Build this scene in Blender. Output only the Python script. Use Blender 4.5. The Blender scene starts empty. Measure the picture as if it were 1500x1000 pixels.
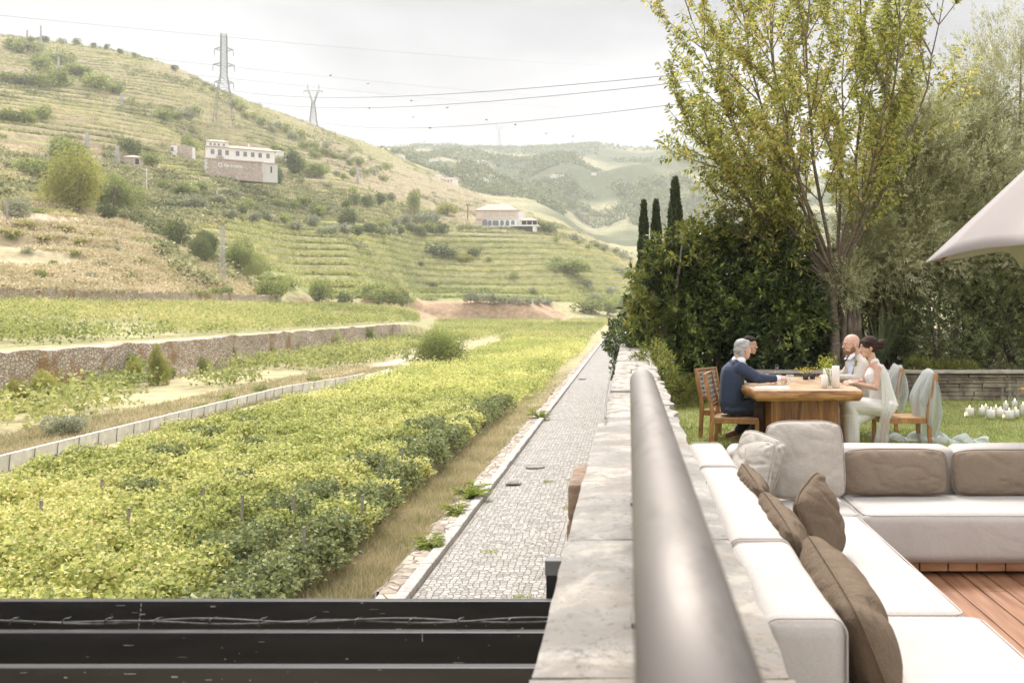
import bpy, bmesh, math, random
import numpy as np
from mathutils import Vector, Matrix, Euler
random.seed(7); rng = np.random.default_rng(7)
SC = bpy.context.scene; COL = SC.collection
R = math.radians
CAMZ = 1.68; F = 1458.0; VX = 921.0; VY = 450.0
def P(px, py, D): return Vector(((px-VX)/F*D, D, CAMZ-(py-VY)/F*D))
# ---------------------------------------------------------------- objects
def link(o, parent=None):
    COL.objects.link(o)
    if parent: o.parent = parent
    return o
def tag(o, label, cat, group=None, kind=None):
    if label: o['label'] = label
    if cat: o['category'] = cat
    if group: o['group'] = group
    if kind: o['kind'] = kind
    return o
def empty(name, loc, label, cat, group=None, rz=0):
    o = bpy.data.objects.new(name, None); o.location = loc; o.rotation_euler = (0, 0, rz)
    o.empty_display_size = 0.2
    link(o); return tag(o, label, cat, group)
def mesh_np(name, V, Fq, mat, parent=None, smooth=False, rnd=None, loc=None):
    """V (n,3); Fq (m,k) faces of equal size"""
    V = np.asarray(V, np.float32); Fq = np.asarray(Fq, np.int32); k = Fq.shape[1]; m = len(Fq)
    me = bpy.data.meshes.new(name)
    me.vertices.add(len(V)); me.vertices.foreach_set('co', V.ravel())
    me.loops.add(m*k); me.loops.foreach_set('vertex_index', Fq.ravel())
    me.polygons.add(m); me.polygons.foreach_set('loop_start', np.arange(0, m*k, k, dtype=np.int32))
    me.update(calc_edges=True)
    me.polygons.foreach_set('use_smooth', np.full(m, smooth))
    if rnd is not None:
        a = me.attributes.new('rnd', 'FLOAT', 'FACE'); a.data.foreach_set('value', np.asarray(rnd, np.float32))
    me.validate()
    if mat: me.materials.append(mat)
    o = bpy.data.objects.new(name, me)
    if loc is not None: o.location = loc
    return link(o, parent)
class MB:
    def __init__(s): s.v = []; s.f = []
    def add(s, vs, fs):
        n = len(s.v); s.v += [tuple(v) for v in vs]; s.f += [tuple(i+n for i in f) for f in fs]; return s
    def box(s, x0, x1, y0, y1, z0, z1, M=None):
        vs = [Vector((x, y, z)) for z in (z0, z1) for y in (y0, y1) for x in (x0, x1)]
        if M: vs = [M @ v for v in vs]
        return s.add(vs, [(0,2,3,1),(4,5,7,6),(0,1,5,4),(2,6,7,3),(0,4,6,2),(1,3,7,5)])
    def bar(s, a, b, w, h=None, up=(0,0,1)):
        """rectangular bar from a to b, width w, height h"""
        a = Vector(a); b = Vector(b); h = h or w; d = (b-a).normalized(); u = Vector(up)
        x = d.cross(u)
        if x.length < 1e-4: x = d.cross(Vector((0,1,0)))
        x.normalize(); u = x.cross(d)
        vs = [p + x*(sx*w/2) + u*(sy*h/2) for p in (a, b) for sx, sy in ((-1,-1),(1,-1),(1,1),(-1,1))]
        return s.add(vs, [(3,2,1,0),(4,5,6,7),(0,1,5,4),(1,2,6,5),(2,3,7,6),(3,0,4,7)])
    def tube(s, pts, r, n=8, cap=True, ell=None):
        pts = [Vector(p) for p in pts]; m = len(pts)
        rs = r if hasattr(r, '__len__') else [r]*m
        t0 = (pts[1]-pts[0]).normalized(); u = t0.cross(Vector((0,0,1)))
        if u.length < 1e-3: u = t0.cross(Vector((0,1,0)))
        u.normalize(); vs = []
        for i in range(m):
            t = (pts[min(i+1, m-1)]-pts[max(i-1, 0)]).normalized()
            u = (u-t*u.dot(t)).normalized(); w = t.cross(u)
            for k in range(n):
                a = 2*math.pi*k/n; e = (ell or (1, 1))
                vs.append(pts[i]+u*math.cos(a)*rs[i]*e[0]+w*math.sin(a)*rs[i]*e[1])
        fs = [(i*n+k, i*n+(k+1) % n, (i+1)*n+(k+1) % n, (i+1)*n+k) for i in range(m-1) for k in range(n)]
        if cap: fs += [tuple(range(n))[::-1], tuple((m-1)*n+k for k in range(n))]
        return s.add(vs, fs)
    def lathe(s, prof, c=(0,0,0), n=20, M=None):
        vs = []
        for r, z in prof:
            for k in range(n):
                a = 2*math.pi*k/n; v = Vector((c[0]+r*math.cos(a), c[1]+r*math.sin(a), c[2]+z))
                vs.append(M @ v if M else v)
        m = len(prof)
        fs = [(i*n+k, i*n+(k+1) % n, (i+1)*n+(k+1) % n, (i+1)*n+k) for i in range(m-1) for k in range(n)]
        return s.add(vs, fs)
    def ell(s, c, r, rot=(0,0,0), nu=16, nv=10):
        M = Matrix.Translation(c) @ Euler(rot).to_matrix().to_4x4() @ Matrix.Diagonal((*r, 1))
        vs = []; 
        for j in range(nv+1):
            ph = math.pi*j/nv
            for i in range(nu):
                a = 2*math.pi*i/nu; vs.append(M @ Vector((math.sin(ph)*math.cos(a), math.sin(ph)*math.sin(a), math.cos(ph))))
        return s.add(vs, [((j+1)*nu+i, (j+1)*nu+(i+1) % nu, j*nu+(i+1) % nu, j*nu+i) for j in range(nv) for i in range(nu)])
    def cap(s, a, b, r0, r1, n=14):
        """capsule tapering from a to b"""
        a = Vector(a); b = Vector(b); d = (b-a); L = max(d.length, 1e-5); d /= L
        pts = []; rs = []
        for t in (1, .92, .71, .38): pts.append(a-d*r0*t); rs.append(r0*math.sqrt(max(0, 1-t*t))+1e-4)
        k = 4
        for i in range(k+1): pts.append(a+d*L*i/k); rs.append(r0+(r1-r0)*i/k)
        for t in (.38, .71, .92, 1): pts.append(b+d*r1*t); rs.append(r1*math.sqrt(max(0, 1-t*t))+1e-4)
        return s.tube(pts, rs, n)
    def obj(s, name, mat, parent=None, smooth=False, bevel=0, seg=2, loc=None):
        me = bpy.data.meshes.new(name); me.from_pydata([tuple(v) for v in s.v], [], s.f); me.update()
        if smooth: me.polygons.foreach_set('use_smooth', [True]*len(me.polygons))
        if mat: me.materials.append(mat)
        o = bpy.data.objects.new(name, me); link(o, parent)
        if loc is not None: o.location = loc
        if bevel:
            m = o.modifiers.new('b', 'BEVEL'); m.width = bevel; m.segments = seg; m.limit_method = 'ANGLE'; m.angle_limit = R(40)
        return o
def bake(o):
    """apply the modifiers of o"""
    dg = bpy.context.evaluated_depsgraph_get(); dg.update()
    me = bpy.data.meshes.new_from_object(o.evaluated_get(dg)); me.name = o.name
    o.modifiers.clear(); old = o.data; o.data = me
    return o
def fuse(mb, name, mat, parent, vox=.008, smooth=4, deform=None):
    """one continuous skin out of overlapping volumes"""
    o = mb.obj(name, mat, parent)
    m = o.modifiers.new('r', 'REMESH'); m.mode = 'VOXEL'; m.voxel_size = vox; m.use_smooth_shade = True
    if smooth:
        m = o.modifiers.new('s', 'SMOOTH'); m.iterations = smooth; m.factor = .5
    bake(o)
    me = o.data
    if not me.materials: me.materials.append(mat)
    if deform:
        n = len(me.vertices); co = np.empty(n*3, np.float32); me.vertices.foreach_get('co', co); co = co.reshape(-1, 3)
        no = np.empty(n*3, np.float32); me.vertices.foreach_get('normal', no); no = no.reshape(-1, 3)
        me.vertices.foreach_set('co', deform(co, no).astype(np.float32).ravel()); me.update()
    me.polygons.foreach_set('use_smooth', [True]*len(me.polygons))
    return o
def copy_tree(o, parent=None):
    c = o.copy(); COL.objects.link(c); c.parent = parent
    for ch in o.children: copy_tree(ch, c)
    return c
# ---------------------------------------------------------------- noise
_perm = np.random.default_rng(11).random((256, 256))
def vnoise(x, y):
    x = np.asarray(x, float); y = np.asarray(y, float)
    xi = np.floor(x).astype(int); yi = np.floor(y).astype(int); fx = x-xi; fy = y-yi
    fx = fx*fx*(3-2*fx); fy = fy*fy*(3-2*fy); g = lambda a, b: _perm[a & 255, b & 255]
    return (g(xi, yi)*(1-fx)+g(xi+1, yi)*fx)*(1-fy)+(g(xi, yi+1)*(1-fx)+g(xi+1, yi+1)*fx)*fy
def fbm(x, y, o=4):
    s = 0; a = .5; t = 0
    for i in range(o): s = s+a*vnoise(x*2**i+17*i, y*2**i+5*i); t += a; a *= .5
    return s/t
def sstep(a, b, x): t = np.clip((x-a)/(b-a), 0, 1); return t*t*(3-2*t)
# ---------------------------------------------------------------- materials
def newmat(name):
    m = bpy.data.materials.new(name); m.use_nodes = True; nt = m.node_tree; nt.nodes.clear()
    out = nt.nodes.new('ShaderNodeOutputMaterial'); return m, nt, out
def nd(nt, t, **k):
    n = nt.nodes.new(t)
    for a, b in k.items():
        if a.startswith('i_'): n.inputs[a[2:].replace('_', ' ')].default_value = b
        else: setattr(n, a, b)
    return n
def ramp(nt, fac, stops):
    r = nt.nodes.new('ShaderNodeValToRGB'); e = r.color_ramp.elements
    while len(e) < len(stops): e.new(.5)
    for i, (p, c) in enumerate(stops): e[i].position = p; e[i].color = (*c, 1)
    nt.links.new(fac, r.inputs[0]); return r.outputs[0]
def mat(name, c1, c2=None, scale=8, rough=.7, bump=0, bscale=None, metallic=0, detail=6, stretch=(1,1,1), coat=0, sheen=0, c3=None, spec=.5, bdist=.01, mid=(.35,.65)):
    m, nt, out = newmat(name); L = nt.links.new
    b = nd(nt, 'ShaderNodeBsdfPrincipled'); b.inputs['Roughness'].default_value = rough
    b.inputs['Metallic'].default_value = metallic; b.inputs['Coat Weight'].default_value = coat
    b.inputs['Sheen Weight'].default_value = sheen; b.inputs['Specular IOR Level'].default_value = spec
    tc = nd(nt, 'ShaderNodeTexCoord'); mp = nd(nt, 'ShaderNodeMapping'); mp.inputs['Scale'].default_value = stretch
    L(tc.outputs['Object'], mp.inputs[0])
    nz = nd(nt, 'ShaderNodeTexNoise', i_Scale=scale, i_Detail=detail); L(mp.outputs[0], nz.inputs['Vector'])
    c2 = c2 or tuple(min(1, v*1.15) for v in c1)
    stops = [(mid[0], c1), (mid[1], c2)] if c3 is None else [(mid[0], c1), ((mid[0]+mid[1])/2, c3), (mid[1], c2)]
    L(ramp(nt, nz.outputs['Fac'], stops), b.inputs['Base Color'])
    if bump:
        n2 = nd(nt, 'ShaderNodeTexNoise', i_Scale=bscale or scale*4, i_Detail=5.); L(mp.outputs[0], n2.inputs['Vector'])
        bp = nd(nt, 'ShaderNodeBump', i_Strength=bump, i_Distance=bdist); L(n2.outputs['Fac'], bp.inputs['Height']); L(bp.outputs[0], b.inputs['Normal'])
    L(b.outputs[0], out.inputs[0]); m['b'] = 1
    return m
def leafmat(name, stops, trans=.35, rough=.55, gloss=.3, clump=0.0, camp=1.8):
    """leaf: per-leaf colour by the 'rnd' attribute, slow variation in space, translucent"""
    m, nt, out = newmat(name); L = nt.links.new
    at = nd(nt, 'ShaderNodeAttribute', attribute_name='rnd')
    fac = at.outputs['Fac']
    if clump:
        g = nd(nt, 'ShaderNodeNewGeometry'); nz = nd(nt, 'ShaderNodeTexNoise', i_Scale=clump, i_Detail=2.); L(g.outputs['Position'], nz.inputs['Vector'])
        mx = nd(nt, 'ShaderNodeMath', operation='MULTIPLY_ADD'); mx.inputs[1].default_value = camp; mx.inputs[2].default_value = -camp/2; L(nz.outputs['Fac'], mx.inputs[0])
        ad = nd(nt, 'ShaderNodeMath', operation='ADD', use_clamp=True); L(mx.outputs[0], ad.inputs[0]); L(fac, ad.inputs[1]); fac = ad.outputs[0]
    c = ramp(nt, fac, stops)
    d = nd(nt, 'ShaderNodeBsdfPrincipled'); d.inputs['Roughness'].default_value = rough; d.inputs['Specular IOR Level'].default_value = gloss; L(c, d.inputs['Base Color'])
    t = nd(nt, 'ShaderNodeBsdfTranslucent')
    hs = nd(nt, 'ShaderNodeHueSaturation', i_Saturation=1.1, i_Value=1.5); L(c, hs.inputs['Color']); L(hs.outputs[0], t.inputs[0])
    mx = nd(nt, 'ShaderNodeMixShader'); mx.inputs[0].default_value = trans; L(d.outputs[0], mx.inputs[1]); L(t.outputs[0], mx.inputs[2])
    L(mx.outputs[0], out.inputs[0]); return m
# ---------------------------------------------------------------- camera, sky, sun, air
cam = bpy.data.cameras.new('camera'); co = bpy.data.objects.new('camera', cam); COL.objects.link(co)
co.location = (0, 0, CAMZ); co.rotation_euler = (R(90), 0, 0)
cam.lens = 35; cam.sensor_width = 36; cam.sensor_fit = 'HORIZONTAL'
cam.shift_x = -(VX-750)/1500; cam.shift_y = -(500-VY)/1500
cam.clip_start = .05; cam.clip_end = 20000
cam.dof.use_dof = True; cam.dof.focus_distance = 17; cam.dof.aperture_fstop = 5.6
SC.camera = co
SC.view_settings.view_transform = 'Standard'; SC.view_settings.look = 'None'; SC.view_settings.gamma = 1
SC.view_settings.exposure = EXPOSURE = 1.5
SUN_EL, SUN_AZ = 55, -8     # azimuth from +Y towards +X, degrees
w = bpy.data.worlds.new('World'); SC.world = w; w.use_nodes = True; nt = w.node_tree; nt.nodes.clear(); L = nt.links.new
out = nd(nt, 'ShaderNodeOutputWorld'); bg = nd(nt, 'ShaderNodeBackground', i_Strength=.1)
sky = nd(nt, 'ShaderNodeTexSky'); sky.sky_type = 'NISHITA'; sky.sun_disc = False; sky.sun_elevation = R(SUN_EL); sky.sun_rotation = R(SUN_AZ)
sky.air_density = 1; sky.dust_density = 3
tc = nd(nt, 'ShaderNodeTexCoord')
mp = nd(nt, 'ShaderNodeMapping'); mp.inputs['Scale'].default_value = (1, 1, 3.2); mp.inputs['Location'].default_value = (0.35, .1, .05); L(tc.outputs['Generated'], mp.inputs[0])
n1 = nd(nt, 'ShaderNodeTexNoise', i_Scale=1.6, i_Detail=6., i_Roughness=.5, i_Distortion=.3); L(mp.outputs[0], n1.inputs['Vector'])
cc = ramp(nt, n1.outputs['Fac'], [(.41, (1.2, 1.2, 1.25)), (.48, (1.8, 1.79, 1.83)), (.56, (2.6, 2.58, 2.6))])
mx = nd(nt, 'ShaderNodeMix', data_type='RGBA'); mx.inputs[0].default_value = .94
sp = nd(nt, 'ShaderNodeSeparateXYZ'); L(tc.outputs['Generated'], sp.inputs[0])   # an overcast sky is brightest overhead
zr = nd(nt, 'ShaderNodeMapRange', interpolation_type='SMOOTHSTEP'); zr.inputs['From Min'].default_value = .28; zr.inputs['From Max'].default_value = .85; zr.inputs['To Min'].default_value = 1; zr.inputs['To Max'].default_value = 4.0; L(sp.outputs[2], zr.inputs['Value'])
yr = nd(nt, 'ShaderNodeMapRange', interpolation_type='SMOOTHSTEP'); yr.inputs['From Min'].default_value = .1; yr.inputs['From Max'].default_value = -.6; yr.inputs['To Min'].default_value = 1; yr.inputs['To Max'].default_value = 2.2; L(sp.outputs[1], yr.inputs['Value'])   # sky behind the camera raised: added fill for camera-facing surfaces
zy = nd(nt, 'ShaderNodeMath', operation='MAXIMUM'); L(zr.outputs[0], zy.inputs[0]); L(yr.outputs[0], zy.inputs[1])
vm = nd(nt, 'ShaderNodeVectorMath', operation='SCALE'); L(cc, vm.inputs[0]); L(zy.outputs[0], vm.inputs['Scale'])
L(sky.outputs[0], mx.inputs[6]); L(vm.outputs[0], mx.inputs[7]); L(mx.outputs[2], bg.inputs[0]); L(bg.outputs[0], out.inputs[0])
sl = bpy.data.lights.new('sun', 'SUN'); sl.energy = 2.0; sl.angle = R(22); sl.color = (1, .96, .915)
so = bpy.data.objects.new('sun', sl); COL.objects.link(so)
a, e = R(SUN_AZ), R(SUN_EL)
so.rotation_euler = Vector((math.sin(a)*math.cos(e), math.cos(a)*math.cos(e), math.sin(e))).to_track_quat('Z', 'Y').to_euler()
so.location = (0, 0, 30)
cy = SC.cycles; cy.use_denoising = True; cy.max_bounces = 7; cy.diffuse_bounces = 4; cy.glossy_bounces = 3; cy.transmission_bounces = 6
cy.volume_bounces = 1; cy.transparent_max_bounces = 8; cy.use_adaptive_sampling = True; cy.adaptive_threshold = .02; cy.sample_clamp_indirect = 6
# ================================================================ TERRAIN
def Ncam(X, Y):
    """near levels, relative to the camera height"""
    px = VX+F*X/np.maximum(Y, 1e-3)
    low = -6.0
    fade = 1-sstep(590, 670, px)
    t1 = low+3.0*sstep(-39.3, -39.75, X)*fade
    t1 = t1+2.7*sstep(-41.5, -80.5, X)*fade
    t1 = t1+2.9*sstep(-81.0, -81.6, X)*(1-sstep(330, 520, px))
    return t1
PROF = {   # column px : [(depth, py)]
 -700:[(64,400),(120,300),(250,200),(500,60),(900,30),(1400,60),(3500,200)],
 -150:[(106,424),(150,360),(210,310),(300,240),(420,160),(600,80),(850,42),(1000,48),(1400,140),(3500,300)],
 0:   [(133,421),(170,378),(210,322),(300,258),(420,185),(600,110),(850,60),(1000,66),(1400,150),(3500,300)],
 150: [(159,423),(190,375),(255,320),(330,285),(430,215),(620,130),(860,78),(1000,86),(1400,170),(3500,300)],
 240: [(180,425),(215,385),(280,335),(350,295),(450,235),(620,150),(830,100),(1000,110),(1400,190),(3500,300)],
 330: [(207,427),(240,400),(330,325),(430,270),(495,251),(530,246),(620,187),(820,142),(1000,155),(1400,220),(3500,300)],
 450: [(262,433),(300,424),(430,325),(550,265),(720,215),(900,186),(1050,195),(1500,250),(3500,300)],
 500: [(290,462),(300,444),(450,322),(570,270),(760,225),(980,203),(1100,209),(1500,260),(2300,240),(2900,214),(3500,232)],
 560: [(292,464),(304,442),(340,434),(480,328),(640,278),(880,246),(1120,224),(1250,235),(1600,255),(2300,235),(2900,210),(3500,230)],
 620: [(390,474),(396,445),(430,436),(500,372),(580,322),(820,276),(1040,254),(1180,262),(1600,268),(2300,228),(2800,204),(3500,225)],
 700: [(396,473),(403,443),(430,439),(560,345),(612,329),(660,330),(860,300),(960,291),(1100,300),(1600,275),(2300,232),(2800,205),(3500,225)],
 760: [(398,473),(405,444),(430,440),(560,347),(612,331),(680,331),(820,314),(950,320),(1500,290),(2300,235),(2800,206),(3500,228)],
 820: [(405,472),(425,462),(450,440),(560,360),(640,345),(740,336),(840,345),(1300,318),(1700,270),(2300,235),(2800,203),(3500,225)],
 870: [(415,471),(440,460),(480,440),(570,378),(660,356),(740,360),(900,372),(1300,345),(1700,290),(2300,235),(2800,200),(3500,222)],
 925: [(425,470),(450,463),(500,440),(600,398),(680,386),(780,395),(1100,370),(1500,300),(1900,262),(2300,240),(2800,206),(3500,222)],
 1010:[(440,470),(480,462),(620,430),(800,420),(1100,378),(1500,300),(1900,258),(2300,240),(2800,207),(3500,222)],
 1250:[(460,470),(520,462),(800,420),(1100,370),(1500,300),(2000,270),(2800,262),(3500,280)],
 1600:[(460,470),(520,462),(800,400),(1100,350),(1500,300),(2000,270),(2800,262),(3500,280)],
 3500:[(460,470),(520,462),(800,400),(1100,350),(1500,300),(2000,270),(2800,262),(3500,280)],
}
_lY = np.linspace(math.log(60), math.log(3600), 500); _pk = sorted(PROF)
def _pchip(x, y, q):
    h = np.diff(x); d = np.diff(y)/h; m = np.zeros_like(y)
    for i in range(1, len(x)-1):
        if d[i-1]*d[i] > 0: m[i] = 2*d[i-1]*d[i]/(d[i-1]+d[i])
    m[0] = d[0]; m[-1] = d[-1]
    i = np.clip(np.searchsorted(x, q)-1, 0, len(h)-1); t = np.clip((q-x[i])/h[i], 0, 1)
    return (1+2*t)*(1-t)**2*y[i]+t*(1-t)**2*h[i]*m[i]+t*t*(3-2*t)*y[i+1]+t*t*(t-1)*h[i]*m[i+1]
_tab = []
for k in _pk:
    pr = PROF[k]; x = np.log([p[0] for p in pr]); z = np.array([(VY-p[1])/F*p[0] for p in pr])
    v = _pchip(x, z, _lY); v = np.where(_lY < x[0], z[0]-(np.exp(x[0])-np.exp(_lY))*.8, v); _tab.append(v)
_tab = np.array(_tab)
# resample the columns smoothly
_pq = np.linspace(-700, 3500, 841); _T2 = np.array([_pchip(np.array(_pk, float), _tab[:, j], _pq) for j in range(_tab.shape[1])]).T
_ker = np.exp(-np.linspace(-2, 2, 9)**2); _ker /= _ker.sum()
_T2 = np.apply_along_axis(lambda c: np.convolve(np.pad(c, 4, 'edge'), _ker, 'valid'), 0, _T2)
def Hp(px, Y):
    u = np.clip((px+700)/5.0, 0, 839.999); v = np.clip((np.log(np.maximum(Y, 60.001))-_lY[0])/(_lY[1]-_lY[0]), 0, 498.999)
    i = u.astype(int); j = v.astype(int); fu = u-i; fv = v-j
    return (_T2[i, j]*(1-fu)+_T2[i+1, j]*fu)*(1-fv)+(_T2[i, j+1]*(1-fu)+_T2[i+1, j+1]*fu)*fv
STEP = 3.3
def tread(X, Y, h):
    """terrace number: steps of 3.3 m low down, 5 m higher up"""
    q = h+4*fbm(X/70, Y/70+40, 2); return np.where(q < 64, q/STEP, 64/STEP+(q-64)/5.0)
def hill(X, Y, terr=True):
    """terrain height (world)"""
    X = np.asarray(X, float); Y = np.asarray(Y, float)
    px = VX+F*X/np.maximum(Y, 1e-3)
    h = Hp(px, Y)
    far = sstep(1050, 1500, Y)
    h = h+(fbm(X/90+3, Y/90)-.5)*10*sstep(280, 600, Y)+(fbm(X/24, Y/24+9, 3)-.5)*2.0*sstep(230, 400, Y)
    rid = (1-np.abs(fbm(X/520+7, Y/700+2, 4)-.5)*4)*60*far*(1-sstep(1900, 2650, Y)); h = h+rid-20*far
    n = Ncam(X, Y)
    if terr:
        t = tread(X, Y, h); fr = t-np.floor(t)
        hs = h+np.where(h > 62, 5.0, STEP)*(sstep(.0, .30, fr)-fr)*.9
        m = sstep(5, 12, h)*(1-sstep(1000, 1300, Y))*.9; h = h+(hs-h)*m
    return np.maximum(n, h)+CAMZ
def proj(X, Y, Z): return VX+F*X/Y, VY-F*(Z-CAMZ)/Y
def inpoly(px, py, poly):
    r = np.zeros(np.shape(px), bool); n = len(poly)
    for i in range(n):
        x1, y1 = poly[i]; x2, y2 = poly[(i+1) % n]
        c = ((y1 > py) != (y2 > py)) & (px < (x2-x1)*(py-y1)/((y2-y1) or 1e-9)+x1); r ^= c
    return r
# places on the slopes, named by where they stand
DRY = [(-200,322),(60,322),(170,316),(250,352),(335,398),(385,430),(-200,424)]
MIDV = [(325,322),(480,322),(700,347),(800,352),(905,372),(930,446),(700,438),(600,436),(420,428),(345,395)]
BARE = [(430,196),(560,236),(640,262),(710,288),(735,300),(735,326),(660,316),(590,296),(520,270),(460,232)]
BARE2 = [(0,205),(110,235),(150,330),(0,318)]
SHRUB = [(150,205),(430,250),(520,290),(690,318),(690,345),(480,322),(330,322),(240,345),(165,310)]
BANK = [(606,439),(800,439),(828,467),(612,468)]
BANK2 = [(420,436),(600,444),(604,468),(470,452)]
UPV = [(-200,60),(120,70),(330,140),(420,190),(560,240),(440,250),(300,205),(160,215),(-200,200)]
FARW = [(890,270),(1000,255),(1100,330),(1100,360),(930,330)]
# the sheet
colpx = np.unique(np.concatenate([np.arange(-700, -120, 20), np.arange(-120, 960, 3.0), np.arange(960, 1300, 10), np.arange(1300, 3501, 60)]))
rows = [2, 8, 14, 20]
y = 24.
while y < 1150: rows.append(y); y *= (1.02 if y < 60 else 1.008 if y < 125 else 1.0034)
while y < 3550: rows.append(y); y *= 1.0075
rows = np.array(rows); PXg, Yg = np.meshgrid(colpx, rows); Xg = (PXg-VX)/F*Yg
# snap near walls: ok, walls are separate masonry in front of the banks
Zg = hill(Xg, Yg)
pxg, pyg = proj(Xg, Yg, Zg)
jx = pxg+(fbm(Xg/14, Yg/14, 3)-.5)*26; jy = pyg+(fbm(Xg/14+50, Yg/14, 3)-.5)*14
def C(*c): return np.array(c, float)
grassy = C(.28,.29,.14); dry = C(.44,.385,.24); soil = C(.40,.30,.20); straw = C(.58,.50,.33); green = C(.22,.235,.085); dark = C(.12,.13,.05); brown = C(.36,.25,.17)
n1_ = fbm(Xg/30, Yg/30, 5)[..., None]; n2_ = fbm(Xg/6+9, Yg/6, 3)[..., None]
col = grassy*(1-n1_)+dry*n1_
m = (np.abs(Zg-CAMZ+6) < .3)[..., None]; col = np.where(m, straw*(.55+.3*n1_)*.9+green*(.5*n2_), col)
hz = (Zg > 6)[..., None]
sl = np.gradient(Zg, axis=0)/np.maximum(np.gradient(Yg, axis=0), 1e-3)
_h = hill(Xg, Yg, False)-CAMZ; _fr = tread(Xg, Yg, _h) % 1.0; bank = (1-sstep(.28, .42, _fr))*sstep(.0, .06, _fr); bank = (bank*sstep(6, 12, _h)*(1-sstep(1000, 1150, Yg)))[..., None]
steep = sstep(.55, 1.1, sl)[..., None]*hz*(Yg < 1200)[..., None]
col = col*(1-steep*.75)+(brown*.9)*steep*.75
def paint(poly, c, k=1.0):
    global col
    mm = inpoly(jx, jy, poly)[..., None]*k; col = col*(1-mm)+c*mm
paint(UPV, C(.27,.30,.12)*(.75+.5*n2_), .65)
paint(DRY, straw*(.55+.5*n1_+.15*n2_)*.9, .85); paint(BARE, C(.46,.39,.28)*(.75+.4*n2_), .7); paint(BARE2, straw*(.7+.4*n2_), .6)
paint(MIDV, (C(.27,.30,.11))*(.75+.4*n2_), .9); paint(SHRUB, green*.5+soil*n1_*.8, .6)
mt_ = (inpoly(jx, jy, UPV) | inpoly(jx, jy, MIDV))[..., None]; bk = C(.36,.29,.20)*(.7+.5*n2_); kk = bank*np.where(mt_, .8, .35)*np.where(inpoly(jx, jy, MIDV)[..., None], .6, 1); col = col*(1-kk)+bk*kk
paint(BANK, brown*1.15*(.7+.6*n2_), .95); paint(BANK2, brown*(.7+.6*n2_), .9)
farm = (Yg > 1150)[..., None]; fg = sstep(.35, .6, fbm(Xg/170, Yg/170+5, 4))[..., None]
col = np.where(farm, (C(.10,.12,.06)*fg+C(.34,.32,.19)*(1-fg))*(.7+.6*n2_), col)
tl = sstep(.35, .5, np.abs(((Zg/11) % 1)-.5))[..., None]*farm*(1-fg); col = col*(1-tl*.35)
paint(FARW, dark, .8)
# farm tracks: along the tops of the two dry stone walls, and the pale lane on the slope
tr = (Xg < -40.2) & (Xg > -42.6) & (pxg < 600) | (Xg < -82.4) & (Xg > -85.2) & (pxg < 400) | (Xg > -26.6) & (Xg < -24.9) & (Yg < 130) & (Yg > 38)
col = np.where(tr[..., None], C(.62,.53,.40)*(.85+.3*n2_), col)
lane = (np.abs(jy-(321+np.sin(pxg/60)*3)) < 3) & (pxg < 190) & (Yg < 400) & (Yg > 120); col = np.where(lane[..., None], C(.66,.55,.42), col)
nr, nc = Zg.shape; idx = np.arange(nr*nc).reshape(nr, nc)
Fq = np.stack([idx[:-1, :-1], idx[:-1, 1:], idx[1:, 1:], idx[1:, :-1]], -1).reshape(-1, 4)
terr_m, nt, out = newmat('hillside_ground'); L = nt.links.new
at = nd(nt, 'ShaderNodeAttribute', attribute_name='gcol'); g = nd(nt, 'ShaderNodeNewGeometry')
nz = nd(nt, 'ShaderNodeTexNoise', i_Scale=.55, i_Detail=8., i_Roughness=.65); L(g.outputs['Position'], nz.inputs['Vector'])
rr = ramp(nt, nz.outputs['Fac'], [(.3, (.62,.62,.6)), (.7, (1.25,1.22,1.15))])
mm_ = nd(nt, 'ShaderNodeMix', data_type='RGBA', blend_type='MULTIPLY'); mm_.inputs[0].default_value = 1; L(at.outputs['Color'], mm_.inputs[6]); L(rr, mm_.inputs[7])
bs = nd(nt, 'ShaderNodeBsdfPrincipled', i_Roughness=.95); bs.inputs['Specular IOR Level'].default_value = .1; L(mm_.outputs[2], bs.inputs['Base Color'])
bp = nd(nt, 'ShaderNodeBump', i_Strength=.5, i_Distance=.4); L(nz.outputs['Fac'], bp.inputs['Height']); L(bp.outputs[0], bs.inputs['Normal']); L(bs.outputs[0], out.inputs[0])
terr = mesh_np('terrain', np.stack([Xg, Yg, Zg], -1).reshape(-1, 3), Fq, terr_m, smooth=True)
ca = terr.data.color_attributes.new('gcol', 'FLOAT_COLOR', 'POINT'); ca.data.foreach_set('color', np.concatenate([np.clip(col, 0, 1), np.ones((nr, nc, 1))], -1).astype(np.float32).ravel())
tag(terr, 'terraced valley floor and hillsides with dry grass and vineyard soil', 'terrain', kind='structure')
# the ground behind the viewpoint
gb = MB(); gb.box(-1500, 1500, -1200, 1.9, -4.6, -4.33); o = gb.obj('ground', mat('rear_ground', (.3,.26,.15), (.45,.38,.22), scale=.2, rough=.95)); tag(o, 'dry ground of the valley floor', 'ground', kind='structure')
# ---------------------------------------------------------------- air
hb = MB(); hb.box(-3400, 7000, -1250, 3700, -24, 640); hz_m, nt, out = newmat('haze_air')
pv = nd(nt, 'ShaderNodeVolumePrincipled'); pv.inputs['Color'].default_value = (  .95,.96,1,1); pv.inputs['Density'].default_value = .00018; pv.inputs['Anisotropy'].default_value = .05
nt.links.new(pv.outputs[0], out.inputs['Volume'])
hz_o = hb.obj('haze', hz_m); tag(hz_o, 'thin pale haze filling the valley', 'haze', kind='stuff')
print('TERR', Zg.min(), Zg.max(), Xg.min(), Xg.max(), len(Fq))
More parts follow.
